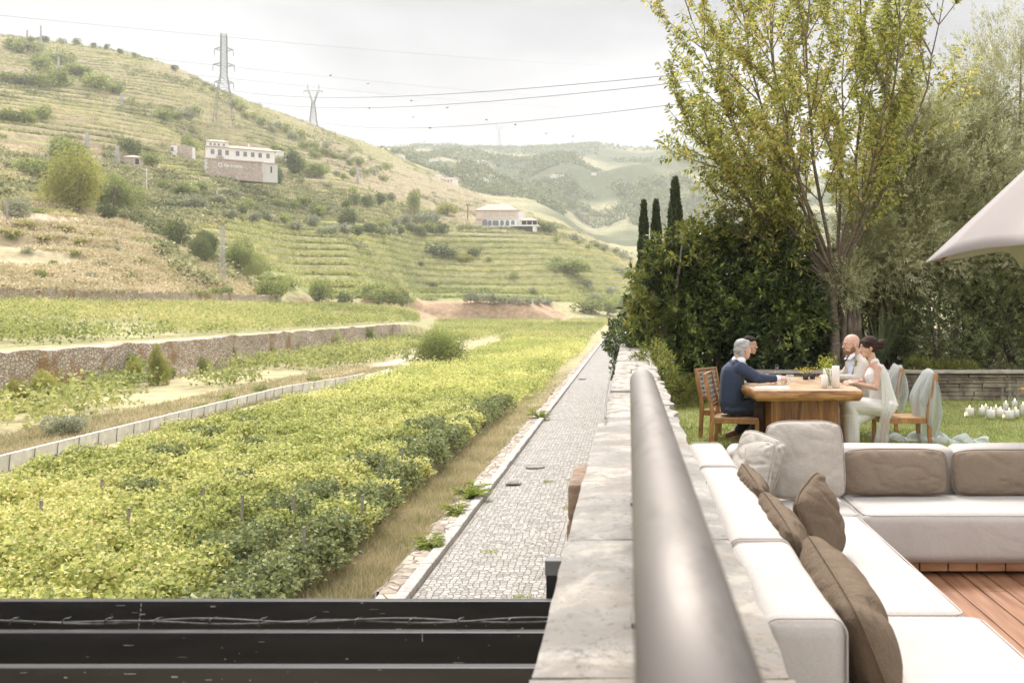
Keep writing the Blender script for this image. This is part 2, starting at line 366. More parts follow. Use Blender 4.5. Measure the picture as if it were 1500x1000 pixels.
# ================================================================ ROAD, WALLS, TERRACE
def stonemat(name, c1, c2, c3, mortar, scale=3, stretch=(1,1,1), bump=.8, bdist=.03, jw=.05, randomness=1, rough=.9, moss=None):
    m, nt, out = newmat(name); L = nt.links.new
    tc = nd(nt, 'ShaderNodeTexCoord'); mp = nd(nt, 'ShaderNodeMapping'); mp.inputs['Scale'].default_value = stretch; L(tc.outputs['Object'], mp.inputs[0])
    wn = nd(nt, 'ShaderNodeTexNoise', i_Scale=scale*.6, i_Detail=2.); L(mp.outputs[0], wn.inputs['Vector'])
    wm = nd(nt, 'ShaderNodeMix', data_type='VECTOR'); wm.inputs[0].default_value = .06; L(mp.outputs[0], wm.inputs[4]); L(wn.outputs['Color'], wm.inputs[5])
    v = nd(nt, 'ShaderNodeTexVoronoi', i_Scale=scale, i_Randomness=randomness); v2 = nd(nt, 'ShaderNodeTexVoronoi', feature='DISTANCE_TO_EDGE', i_Scale=scale, i_Randomness=randomness)
    L(wm.outputs[1], v.inputs['Vector']); L(wm.outputs[1], v2.inputs['Vector'])
    sx = nd(nt, 'ShaderNodeSeparateColor'); L(v.outputs['Color'], sx.inputs[0])
    nz = nd(nt, 'ShaderNodeTexNoise', i_Scale=scale*2.5, i_Detail=8., i_Roughness=.7); L(mp.outputs[0], nz.inputs['Vector'])
    ad = nd(nt, 'ShaderNodeMath', operation='MULTIPLY_ADD', use_clamp=True); ad.inputs[1].default_value = .55; L(sx.outputs[0], ad.inputs[0])
    m5 = nd(nt, 'ShaderNodeMath', operation='MULTIPLY_ADD'); m5.inputs[1].default_value = .9; m5.inputs[2].default_value = -.22; L(nz.outputs['Fac'], m5.inputs[0]); L(m5.outputs[0], ad.inputs[2])
    c = ramp(nt, ad.outputs[0], [(.15, c1), (.5, c2), (.85, c3)])
    ed = nd(nt, 'ShaderNodeMapRange', interpolation_type='SMOOTHSTEP'); ed.inputs['From Min'].default_value = 0; ed.inputs['From Max'].default_value = jw; L(v2.outputs['Distance'], ed.inputs['Value'])
    mx = nd(nt, 'ShaderNodeMix', data_type='RGBA'); L(ed.outputs[0], mx.inputs[0]); mx.inputs[6].default_value = (*mortar, 1); L(c, mx.inputs[7]); cc = mx.outputs[2]
    if moss:
        n3 = nd(nt, 'ShaderNodeTexNoise', i_Scale=moss[1], i_Detail=5.); L(tc.outputs['Object'], n3.inputs['Vector'])
        mr = nd(nt, 'ShaderNodeMapRange', interpolation_type='SMOOTHSTEP'); mr.inputs['From Min'].default_value = moss[2]; mr.inputs['From Max'].default_value = moss[2]+.12; L(n3.outputs['Fac'], mr.inputs['Value'])
        m3 = nd(nt, 'ShaderNodeMix', data_type='RGBA'); L(mr.outputs[0], m3.inputs[0]); L(cc, m3.inputs[6]); m3.inputs[7].default_value = (*moss[0], 1); cc = m3.outputs[2]
    b = nd(nt, 'ShaderNodeBsdfPrincipled', i_Roughness=rough); b.inputs['Specular IOR Level'].default_value = .25; L(cc, b.inputs['Base Color'])
    h = nd(nt, 'ShaderNodeMath', operation='MULTIPLY_ADD'); h.inputs[1].default_value = .35; L(nz.outputs['Fac'], h.inputs[0]); L(ed.outputs[0], h.inputs[2])
    bp = nd(nt, 'ShaderNodeBump', i_Strength=bump, i_Distance=bdist); L(h.outputs[0], bp.inputs['Height']); L(bp.outputs[0], b.inputs['Normal'])
    L(b.outputs[0], out.inputs[0]); return m
M_cobble = stonemat('cobble_setts', (0.241,0.228,0.206), (0.353,0.331,0.301), (0.447,0.421,0.387), (0.163,0.142,0.112), scale=7.5, stretch=(1,.8,1), jw=.10, randomness=.62, bump=.9, bdist=.02, moss=((0.189,0.206,0.086), .9, .66))
M_rubble = stonemat('rubble_stone', (.22,.18,.14), (.40,.34,.27), (.58,.51,.42), (.15,.12,.09), scale=3.2, jw=.09)
M_rubble_far = stonemat('terrace_stone', (.36,.29,.23), (.52,.43,.34), (.66,.59,.49), (.26,.20,.15), scale=2.7, stretch=(1,1,1.6), jw=.12, bdist=.08, moss=((.32,.21,.11), .35, .56))
M_cap = mat('granite_cap', (0.211,0.192,0.168), (0.297,0.277,0.25), scale=5, rough=.85, bump=.5, bscale=40, bdist=.004, c3=(0.261,0.242,0.215), detail=10, mid=(.38,.60))
M_caprough = mat('rough_cap', (0.232,0.202,0.163), (0.387,0.357,0.318), scale=9, rough=.9, bump=.9, bscale=22, bdist=.012, c3=(0.378,0.344,0.301), detail=10)
M_kerb = mat('kerb_granite', (0.324,0.297,0.27), (0.45,0.423,0.387), scale=6, rough=.9, bump=.4, bdist=.01)
# road: a slightly waved sheet of setts
nx, ny = 14, 160
xs = np.linspace(-4.42, -.35, nx); ys = np.geomspace(8, 215, ny); Xr, Yr = np.meshgrid(xs, ys)
Zr = -4.32+.06+.05*(fbm(Xr/1.5, Yr/2.5)-.5)+.04*np.sin((Xr+4.4)/4*3.14)
ii = np.arange(nx*ny).reshape(ny, nx); Fr = np.stack([ii[:-1, :-1], ii[:-1, 1:], ii[1:, 1:], ii[1:, :-1]], -1).reshape(-1, 4)
road = mesh_np('cobbled_road', np.stack([Xr, Yr, Zr], -1).reshape(-1, 3), Fr, M_cobble, smooth=True); tag(road, 'narrow road of pale worn stone setts below the wall', 'road', kind='structure')
kb = MB(); y = 9.
while y < 200:
    l = random.uniform(1.0, 1.4); dx = random.uniform(-.015, .015); kb.box(-4.70+dx, -4.43+dx, y, y+l-.015, -4.4, -4.09+random.uniform(-.01, .01)); y += l
stain(M_kerb, (.16,.14,.11), 3, .5, .62, .6) if 'stain' in globals() else None
tag(kb.obj('kerb', M_kerb, bevel=.02), 'low granite kerb along the cobbled road', 'kerb', kind='structure')
# rough stone verge beyond the kerb: an uneven strip of rubble
vs = []; nx, ny = 8, 420; xs = np.linspace(-5.35, -4.71, nx); ys = np.geomspace(9, 170, ny); Xr, Yr = np.meshgrid(xs, ys)
Xr = Xr+np.where(Xr < -5.2, (fbm(Yr*1.2, Xr*0+3)-.5)*.7, 0); Zr = -4.30+.15*sstep(-5.35, -5.1, Xr)+.16*(fbm(Xr*4, Yr*3)-.5)
ii = np.arange(nx*ny).reshape(ny, nx); Fr = np.stack([ii[:-1, :-1], ii[:-1, 1:], ii[1:, 1:], ii[1:, :-1]], -1).reshape(-1, 4)
tag(mesh_np('stone_verge', np.stack([Xr, Yr, Zr], -1).reshape(-1, 3), Fr, M_rubble, smooth=True), 'rough rubble verge between kerb and dry grass', 'path', kind='structure')
# manhole covers and a grate on the road
def manhole(px, py, r, label, square=False):
    Y = F*5.94/(py-VY); X = (px-VX)/F*Y; z = -4.17
    t = empty('manhole_cover' if not square else 'drain_grate', (X, Y, z), label, 'manhole cover' if not square else 'drain', None)
    m = mat('cast_iron', (.24,.22,.20), (.36,.33,.30), scale=20, rough=.7, bump=.5)
    b = MB()
    if square:
        b.box(-r, r, -r, r, -.03, .012)
        g = MB()
        for i in range(6): g.box(-r*.8, r*.8, -r*.85+i*r*.3, -r*.85+i*r*.3+r*.13, .012, .02)
        g.obj('slots', m, t)
    else:
        b.lathe([(0, .0), (r*.82, .0), (r*.84, -.01), (r*.9, -.01), (r*.91, .012), (r, .012), (r, -.05)], n=32)
        g = MB()
        for i in range(-3, 4):
            for j in range(-3, 4):
                if i*i+j*j < 10: g.box(i*r*.2-.03, i*r*.2+.03, j*r*.2-.03, j*r*.2+.03, .0, .009)
        g.obj('studs', m, t)
    b.obj('cover', m, t)
manhole(784, 686, .36, 'round cast iron manhole cover in the middle of the cobbled road')
manhole(752, 710, .24, 'small square drain grate in the setts nearest the black beams', True)
manhole(853, 556, .30, 'small round manhole cover far along the cobbled road')
# ---- parapet wall
wall = empty('parapet_wall', (0, 0, 0), 'pale granite parapet wall between the terrace and the cobbled road', 'wall')
wb = MB(); ys = [1.0, 6.7, 6.75, 20.5, 60]; 
def wallseg(y0, y1, xl, xr, zt, zb=-4.6, xb=-.75):
    wb.add([(xl, y0, zt), (xr, y0, zt), (xl, y1, zt), (xr, y1, zt), (xb, y0, zb), (xr, y0, zb), (xb, y1, zb), (xr, y1, zb)],
           [(0,1,3,2),(0,2,6,4),(1,5,7,3),(0,4,5,1),(2,3,7,6)])
wallseg(.6, 6.7, -.165, .29, .86); wallseg(6.7, 20.5, -.13, .28, .84); wallseg(20.5, 75, -.13, .28, -.2)
wb.obj('masonry', M_rubble, wall)
def stain(m, c, scale, lo, hi, k=.7, stretch=(1,1,1)):
    nt = m.node_tree; b = [n for n in nt.nodes if n.type == 'BSDF_PRINCIPLED'][0]; src = b.inputs['Base Color'].links[0].from_socket
    tc = nd(nt, 'ShaderNodeTexCoord'); mp = nd(nt, 'ShaderNodeMapping'); mp.inputs['Scale'].default_value = stretch; nt.links.new(tc.outputs['Object'], mp.inputs[0]); nz = nd(nt, 'ShaderNodeTexNoise', i_Scale=scale, i_Detail=9., i_Roughness=.7, i_Distortion=.6); nt.links.new(mp.outputs[0], nz.inputs['Vector'])
    mr = nd(nt, 'ShaderNodeMapRange', interpolation_type='SMOOTHSTEP'); mr.inputs['From Min'].default_value = lo; mr.inputs['From Max'].default_value = hi; mr.inputs['To Max'].default_value = k; nt.links.new(nz.outputs['Fac'], mr.inputs['Value'])
    mx = nd(nt, 'ShaderNodeMix', data_type='RGBA'); nt.links.new(mr.outputs[0], mx.inputs[0]); nt.links.new(src, mx.inputs[6]); mx.inputs[7].default_value = (*c, 1); nt.links.new(mx.outputs[2], b.inputs['Base Color'])
stain(M_cap, (.25,.20,.15), 1.7, .47, .62, .45); stain(M_cap, (.17,.155,.14), 14, .54, .62, .5); stain(M_cap, (.10,.09,.08), 48, .57, .62, .75); stain(M_cap, (.46,.41,.34), 5, .50, .64, .6)
def cracks(m, scale, width, mask, dark=(.09,.08,.07)):
    nt = m.node_tree; L = nt.links.new; b = [n for n in nt.nodes if n.type == 'BSDF_PRINCIPLED'][0]; src = b.inputs['Base Color'].links[0].from_socket; tc = nd(nt, 'ShaderNodeTexCoord')
    nz = nd(nt, 'ShaderNodeTexNoise', i_Scale=scale, i_Detail=8., i_Roughness=.62, i_Distortion=1.2); L(tc.outputs['Object'], nz.inputs['Vector'])
    a = nd(nt, 'ShaderNodeMath', operation='SUBTRACT'); a.inputs[1].default_value = .5; L(nz.outputs['Fac'], a.inputs[0]); ab = nd(nt, 'ShaderNodeMath', operation='ABSOLUTE'); L(a.outputs[0], ab.inputs[0])
    mr = nd(nt, 'ShaderNodeMapRange'); mr.inputs['From Min'].default_value = 0; mr.inputs['From Max'].default_value = width; mr.inputs['To Min'].default_value = 1; mr.inputs['To Max'].default_value = 0; L(ab.outputs[0], mr.inputs['Value'])
    n2 = nd(nt, 'ShaderNodeTexNoise', i_Scale=scale*.8, i_Detail=2.); mp = nd(nt, 'ShaderNodeMapping'); mp.inputs['Location'].default_value = (5, 3, 1); L(tc.outputs['Object'], mp.inputs[0]); L(mp.outputs[0], n2.inputs['Vector'])
    m2 = nd(nt, 'ShaderNodeMapRange'); m2.inputs['From Min'].default_value = mask; m2.inputs['From Max'].default_value = mask+.04; L(n2.outputs['Fac'], m2.inputs['Value'])
    mu = nd(nt, 'ShaderNodeMath', operation='MULTIPLY'); L(mr.outputs[0], mu.inputs[0]); L(m2.outputs[0], mu.inputs[1]); mu2 = nd(nt, 'ShaderNodeMath', operation='MULTIPLY'); mu2.inputs[1].default_value = .8; L(mu.outputs[0], mu2.inputs[0])
    mx = nd(nt, 'ShaderNodeMix', data_type='RGBA'); L(mu2.outputs[0], mx.inputs[0]); L(src, mx.inputs[6]); mx.inputs[7].default_value = (*dark, 1); L(mx.outputs[2], b.inputs['Base Color'])
cracks(M_cap, 2.6, .006, .54); cracks(M_caprough, 5, .012, .5)
stain(M_caprough, (.16,.13,.10), 6, .52, .64, .7)
def capstone(x0, x1, y0, y1, z0, z1, m, rough=0., nx=7, ny=8, seed=0):
    """one slab with worn edges; x1 side may be ragged"""
    v = []; rr = random.Random(seed)
    xs = np.linspace(x0, x1, nx); ysl = np.linspace(y0, y1, ny); X, Y = np.meshgrid(xs, ysl)
    ex = (np.minimum(X-x0, x1-X) < 1e-6); 
    X = X+np.where(np.isclose(X, x0), (fbm(Y*5, Y*0+seed)-.5)*rough*.8, 0)+np.where(np.isclose(X, x1), (fbm(Y*4+7, Y*0+seed)-.5)*rough*2.4, 0)
    Z = z1+(fbm(X*6+seed, Y*6)-.5)*(.006+rough*.35)
    edge = np.isclose(Y, y0) | np.isclose(Y, y1); Z = Z-np.where(edge | ex, .006+rough*.12, 0)
    top = np.stack([X, Y, Z], -1).reshape(-1, 3); bot = top.copy(); bot[:, 2] = z0
    n = nx*ny; ii = np.arange(n).reshape(ny, nx)
    f = [tuple(q) for q in np.stack([ii[:-1, :-1], ii[:-1, 1:], ii[1:, 1:], ii[1:, :-1]], -1).reshape(-1, 4)]
    bd = list(ii[0, :])+list(ii[1:, -1])+list(ii[-1, -2::-1])+list(ii[-2:0:-1, 0])
    f += [(bd[k], bd[k]+n, bd[(k+1) % len(bd)]+n, bd[(k+1) % len(bd)]) for k in range(len(bd))]
    b = MB(); b.add(np.concatenate([top, bot]), f); return b.obj('capstone', m, wall, smooth=False)
joints = [.75, 1.98, 3.16, 4.22, 5.35, 6.7]
for i in range(5): capstone(-.194, .325, joints[i]+.003, joints[i+1]-.003, .862, .95, M_cap, .012, 9, 24, seed=i)
y = 6.72; i = 0
while y < 20.4:
    l = random.uniform(.45, 1.3); l = min(l, 20.5-y); xm = random.choice([.02, .05, .09])
    capstone(-.165, xm, y, y+l-.018, .835, .935+random.uniform(-.012, .012), M_caprough, .05, 6, 10, seed=20+i)
    capstone(xm+.012, .335, y, y+l-.018, .835, .93+random.uniform(-.015, .015), M_caprough, .05, 6, 10, seed=80+i); y += l; i += 1
# a rough jamb of brown stones on the road side of the wall
jb = empty('stone_jamb', (-.22, 5.3, 0), 'rough brown stone quoins standing proud of the road side of the wall', 'stones')
M_brownstone = mat('brown_stone', (.17,.11,.075), (.33,.24,.17), scale=9, rough=.95, bump=1, bscale=30, bdist=.015)
z = .80
for i in range(9):
    h = random.uniform(.10, .2); b = MB(); b.box(-.09+random.uniform(-.01, .012), .05, -.30+random.uniform(-.03, .03), .33, z-h, z-.008); b.obj('quoin', M_brownstone, jb, bevel=.018); z -= h
# thin cable running off the wall head along the road side
cb = MB(); cb.tube([P(897, 540, 9.5), P(893, 556, 8.4), P(889, 575, 7.4), P(887.3, 600, 6.6), P(886.5, 612, 6.2)], .006, 6)
tag(cb.obj('cable', mat('grey_cable', (.16,.15,.14), rough=.6)), 'thin dark cable lying along the left edge of the parapet wall', 'cable')
# ---- handrail
M_steel = mat('brushed_steel', (0.204,0.183,0.166), (0.289,0.264,0.242), scale=3, rough=.60, metallic=.75, bump=.1, bscale=90, bdist=.001, stretch=(1,.15,1))
stain(M_steel, (.13,.115,.10), 7, .48, .66, .6, (1,.3,1)); stain(M_steel, (.55,.53,.5), 30, .68, .72, .5, (1,.12,1))
rail = empty('steel_handrail', (.055, 2.2, .95), 'thick round brushed steel handrail on top of the parapet wall', 'handrail')
b = MB(); hy0, hy1 = -1.6, 1.86
ypts = [hy0, hy0+.5, hy0+1, hy0+1.6, hy0+2.2, hy0+2.8, hy1-.03, hy1-.008, hy1]
b.tube([(0, yy, .43) for yy in ypts], [.0503]*7+[.047, .036], 40); b.obj('handrail_tube', M_steel, rail, smooth=True)
b = MB(); b.box(-.035, -.025, -1.6, 1.75, .02, .40); b.obj('infill_plate', mat('dark_steel', (.10,.09,.085), rough=.5, metallic=.8), rail)
for yy in (-1.2, .1, 1.5):
    b = MB(); b.box(-.02, .03, yy, yy+.05, 0, .40); b.box(-.05, .06, yy-.03, yy+.08, 0.0005, .012); b.obj('post', M_steel, rail, bevel=.004)
# ---- black beams over the lane on the left
M_black = mat('black_painted_steel', (0.0135,0.012,0.012), (0.0225,0.0203,0.0195), scale=2.5, rough=.42, bump=.15, bscale=120, bdist=.001, stretch=(1,6,6))
stain(M_black, (.07,.06,.05), 5, .55, .75, .25, (1,5,5)); stain(M_black, (.20,.185,.17), 60, .70, .74, .8, (.4,3,3))
def chips(bm_, x0, x1, yf, z0, z1, n, seed):
    r = random.Random(seed); b = MB()
    for k in range(n):
        x = r.uniform(x0, x1); z = r.uniform(z0, z1); l = r.choice([.002,.003,.004,.006,.01,.02,.035]); h = r.choice([.001,.0015,.002,.004]); z = -.2+.195*((z+.2)/.195)**r.choice([.4,1,1])
        b.box(x, x+l, yf-.0012, yf-.0004, z, z+h)
    return b
M_chip = mat('bare_scratches', (.20,.19,.18), (.42,.40,.38), scale=30)
for k, (yb, seed, lab) in enumerate(((3.73, 1, 'black steel beam over the lane, farthest of the three'), (3.37, 2, 'black steel beam in the middle with a twisted cable along its top'), (3.04, 3, 'black steel beam nearest the viewer at the bottom edge of the photo'))):
    t = empty('pergola_beam', (-3.2, yb, .58), lab, 'beam', 'black beams over the lane')
    b = MB(); b.box(-4.6, 3.02, 0, .038, -.24, 0); b.obj('beam', M_black, t, bevel=.003)
    chips(b, -1, 2.9, 0, -.20, -.005, 60, seed).obj('scratches', M_chip, t)
    b = MB(); [b.box(1.362+.002*q_, 1.3655+.002*q_, -.0012, -.0004, -.11+q_*.018, -.11+q_*.018+.012) for q_ in range(6)] if k == 0 else b.box(2.5, 2.503, -.0012, -.0004, -.03, -.004)
    b.obj('weld_line', M_chip if k < 2 else M_black, t)
t = empty('beam_post', (-.285, 3.86, -4.3), 'black post with a grey cap plate behind the farthest beam', 'post')
b = MB(); b.box(-.035, .03, 0, .05, 0, 4.94); b.obj('post_shaft', M_black, t)
b = MB(); b.box(-.04, .035, -.005, .055, 4.94, 5.0); b.obj('cap_plate', mat('grey_cap', (.15,.145,.14), rough=.6), t, bevel=.004)
# string of cable
t = empty('string_light_cable', (-3.2, 3.42, .60), 'thin black cable twisted and clipped along the top of the middle beam', 'cable')
M_cbl = mat('cable_grey', (.04,.038,.036), (.10,.095,.09), scale=40, rough=.5)
b = MB(); xs = np.linspace(-4.6, 3.0, 190)
for ph, am in ((0, 1), (2.2, .8)):
    b.tube([(x, .006*math.sin(x*7+ph), .006*math.sin(x*9.3+ph*2)+.003+.005*am*math.sin(x*2.6+ph)) for x in xs], .0035, 6)
b.obj('wire', M_cbl, t, smooth=True)
x = -4.5
while x < 2.95:
    b = MB(); a = .012; b.tube([(x-.008, -.008, -.006), (x-.004, -.009, .010), (x+.003, 0, .013), (x+.009, .008, .011), (x+.013, .01, .016)], .0025, 5); b.obj('clip', M_cbl, t); x += random.uniform(.14, .2)
# ---- dry stone terrace walls across the vineyards
def drywall(name, x, y0, y1, zt, zb, label, batter=.25):
    ys = np.arange(y0, y1, .8); zs = np.linspace(0, 1, 7); v = []
    for y_ in ys:
        for t_ in zs:
            z_ = zb+(zt(y_)-zb)*t_; v.append((x+batter*(1-t_)+(fbm(y_*.7, z_*.9)-.5)*.35, y_, z_+(float(fbm(y_*.4, 3.))-.5)*.5*(t_ == 1)))
        v.append((x-.75, y_, zt(y_)+(float(fbm(y_*.4, 3.))-.5)*.4))
    k = len(zs)+1; f = [(i*k+j, (i+1)*k+j, (i+1)*k+j+1, i*k+j+1) for i in range(len(ys)-1) for j in range(k-1)]
    return tag(mesh_np(name, v, f, M_rubble_far, smooth=False), label, 'wall')
drywall('terrace_wall', -38.95, 36, 170, lambda y_: -1.15-.0*y_, -4.5, 'long rust-stained dry stone wall holding up the lower vineyard terrace')
drywall('terrace_wall', -80.7, 100, 232, lambda y_: 4.35, .9, 'dry stone wall under the dry grass slope, above the upper vine rows')
# pale concrete channel wall with jointed panels
M_conc = mat('pale_concrete', (.60,.58,.54), (.74,.72,.68), scale=2, rough=.9, bump=.3, c3=(.62,.60,.55))
t = empty('channel_wall', (-22.9, 50, -4.32), 'pale jointed concrete channel wall crossing the vineyard', 'wall')
def cx(y): return -22.6-.9*math.sin((y-30)/55*1.5)+(1.9*sstep(66, 80, y))
y = 30.; M_dk = mat('joint_dark', (.12,.10,.08))
while y < 81:
    x0, x1 = cx(y), cx(y+1.6); b = MB()
    b.bar((x0+22.9, y-50, .32), (x1+22.9, y+1.597-50, .32), .16, .64); b.obj('panel', M_conc, t)
    b = MB(); b.bar((x0+22.9+.085, y-50, 0), (x0+22.9+.14, y-50, .62), .022, .022); b.obj('post', M_dk, t)
    y += 1.6
M_path = mat('channel_floor', (.55,.51,.44), (.70,.66,.59), scale=1, rough=.95)
v = []; ys = np.linspace(29, 95, 60)
for y_ in ys: v += [(cx(min(y_, 84))-1.5, y_, -4.25), (cx(min(y_, 84))-.1, y_, -4.25)]
tag(mesh_np('channel_floor', v, [(2*i, 2*i+1, 2*i+3, 2*i+2) for i in range(59)], M_path), 'pale floor of the concrete channel', 'path', kind='structure')
# ================================================================ TERRACE: deck, lawn
M_deckb = mat('ipe_boards', (0.184,0.0803,0.0382), (0.321,0.161,0.0842), scale=3, rough=.55, bump=.3, bscale=40, bdist=.002, stretch=(9,.5,1), c3=(0.252,0.119,0.0612), detail=8)
db = MB(); x = .36; i = 0
while x < 5.6:
    y = 1.0+random.random()*.8*(i % 2)
    while y < 7.3:
        l = random.choice([2.1, 2.8, 3.3]); y1 = min(7.3, y+l); db.box(x, x+.137, y, y1-.004, -.028, random.uniform(-.001, .001)); y = y1
    x += .145; i += 1
tag(db.obj('deck', M_deckb, bevel=.003), 'warm brown hardwood deck boards under the sofa', 'deck', kind='structure')
gb = MB(); gb.box(.29, 14, .5, 7.32, -4.5, -.09); tag(gb.obj('terrace_base', mat('dark_void', (.05,.04,.035))), 'dark ground under the deck', 'ground', kind='structure')
M_lawnsoil = mat('lawn_turf', (.20,.23,.07), (.30,.32,.11), scale=9, rough=.95, bump=.5, c3=(.25,.275,.09))
gb = MB(); gb.box(.285, 16, 7.325, 19.2, -4.5, -.004); tag(gb.obj('lawn', M_lawnsoil), 'mown green lawn in front of the low stone wall', 'lawn', kind='structure')
M_bed = mat('planting_soil', (.07,.05,.035), (.15,.11,.075), scale=6, rough=1, bump=.6)
gb = MB(); gb.box(.285, 60, 19.21, 62, -4.5, .32); tag(gb.obj('planting_bed', M_bed), 'dark soil bed behind the low stone wall', 'ground', kind='structure')
def blades(n, x0, x1, y0, y1, h, w, seed, zf=0.):
    r = np.random.default_rng(seed); X = r.uniform(x0, x1, n); u = r.random(n); Y = 1/((1/y0)*(1-u)+(1/y1)*u)
    a = r.uniform(0, 6.28, n); dx = np.cos(a)*w/2; dy = np.sin(a)*w/2; H = h*r.uniform(.5, 1.2, n); bx = r.normal(0, .45, n)*H; by = r.normal(0, .45, n)*H
    z = np.full(n, zf)
    A = np.stack([X-dx, Y-dy, z], -1); B = np.stack([X+dx, Y+dy, z], -1); T = np.stack([X+bx, Y+by, z+H], -1)
    V = np.stack([A, B, T], 1).reshape(-1, 3); return V, np.arange(3*n).reshape(-1, 3), r.random(n)
M_grass = leafmat('grass_blade', [(0, (.20,.25,.07)), (.5, (.32,.35,.11)), (.85, (.44,.44,.17)), (1, (.55,.50,.27))], trans=.25, clump=.9)
V, Fc, rn = blades(120000, .33, 7.6, 7.8, 18.0, .045, .009, 3)
tag(mesh_np('grass', V, Fc, M_grass, rnd=rn), 'short blades of the garden lawn', 'grass', kind='stuff')
# ---- low garden wall of stacked ledge stone
M_ledge = mat('ledge_stone', (.13,.105,.08), (.34,.29,.22), scale=3.5, rough=.92, bump=1, bscale=18, bdist=.02, c3=(.22,.18,.135), detail=9)
gw = empty('garden_wall', (7, 18.05, 0), 'low wall of stacked brown ledge stone at the back of the lawn', 'wall')
b = MB(); z = 0.; r = random.Random(5)
while z < .47:
    h = min(r.uniform(.045, .085), .48-z); x = -5.0
    while x < 8:
        l = r.uniform(.15, .62); d = r.uniform(0, .045); b.box(x, x+l-.008, -d, .35, z+.002, z+h-.004); x += l
    z += h
b.obj('ledge_stones', M_ledge, gw, bevel=.008, seg=1)
b = MB(); x = -5.0
while x < 8: l = r.uniform(.7, 1.3); b.box(x, x+l-.01, -.07, .42, .484, .53); x += l
b.obj('coping', mat('slate_coping', (.30,.26,.22), (.46,.41,.35), scale=4, rough=.9, bump=.5), gw, bevel=.008)
# ================================================================ SOFA
def fabric(name, c1, c2, scale=350, wr=3, bump=.35, sheen=.3):
    m, nt, out = newmat(name); L = nt.links.new
    tc = nd(nt, 'ShaderNodeTexCoord'); b = nd(nt, 'ShaderNodeBsdfPrincipled', i_Roughness=.9); b.inputs['Sheen Weight'].default_value = sheen; b.inputs['Specular IOR Level'].default_value = .15
    nz = nd(nt, 'ShaderNodeTexNoise', i_Scale=wr, i_Detail=3.); L(tc.outputs['Object'], nz.inputs['Vector'])
    n2 = nd(nt, 'ShaderNodeTexNoise', i_Scale=scale, i_Detail=2.); mp = nd(nt, 'ShaderNodeMapping'); mp.inputs['Scale'].default_value = (.35, .35, 1); L(tc.outputs['Object'], mp.inputs[0]); L(mp.outputs[0], n2.inputs['Vector'])
    ad = nd(nt, 'ShaderNodeMath', operation='MULTIPLY_ADD'); ad.inputs[1].default_value = .5; L(n2.outputs['Fac'], ad.inputs[0]); m2 = nd(nt, 'ShaderNodeMath', operation='MULTIPLY'); m2.inputs[1].default_value = .5; L(nz.outputs['Fac'], m2.inputs[0]); L(m2.outputs[0], ad.inputs[2])
    L(ramp(nt, ad.outputs[0], [(.3, c1), (.7, c2)]), b.inputs['Base Color'])
    n3 = nd(nt, 'ShaderNodeTexNoise', i_Scale=wr*2.2, i_Detail=3., i_Distortion=.8); L(tc.outputs['Object'], n3.inputs['Vector'])
    b1 = nd(nt, 'ShaderNodeBump', i_Strength=bump, i_Distance=.02); L(n3.outputs['Fac'], b1.inputs['Height'])
    b2 = nd(nt, 'ShaderNodeBump', i_Strength=.25, i_Distance=.0015); L(n2.outputs['Fac'], b2.inputs['Height']); L(b1.outputs[0], b2.inputs['Normal']); L(b2.outputs[0], b.inputs['Normal'])
    L(b.outputs[0], out.inputs[0]); return m
M_sofa = fabric('cream_weave', (0.397,0.365,0.332), (0.499,0.466,0.435), scale=230, wr=2.2, bump=.5, sheen=.1)
M_pipe = fabric('piping', (.42,.38,.34), (.50,.46,.42))
M_light = fabric('oatmeal_linen', (0.361,0.323,0.275), (0.447,0.408,0.361), scale=200, wr=5, bump=.7, sheen=.05)
M_taupe = fabric('taupe_linen', (0.115,0.0808,0.0527), (0.17,0.128,0.0892), scale=220, wr=6, bump=.8, sheen=.0)
M_taupe2 = fabric('grey_taupe', (.185,.14,.10), (.25,.20,.152), scale=240, wr=5, bump=.6, sheen=.0)
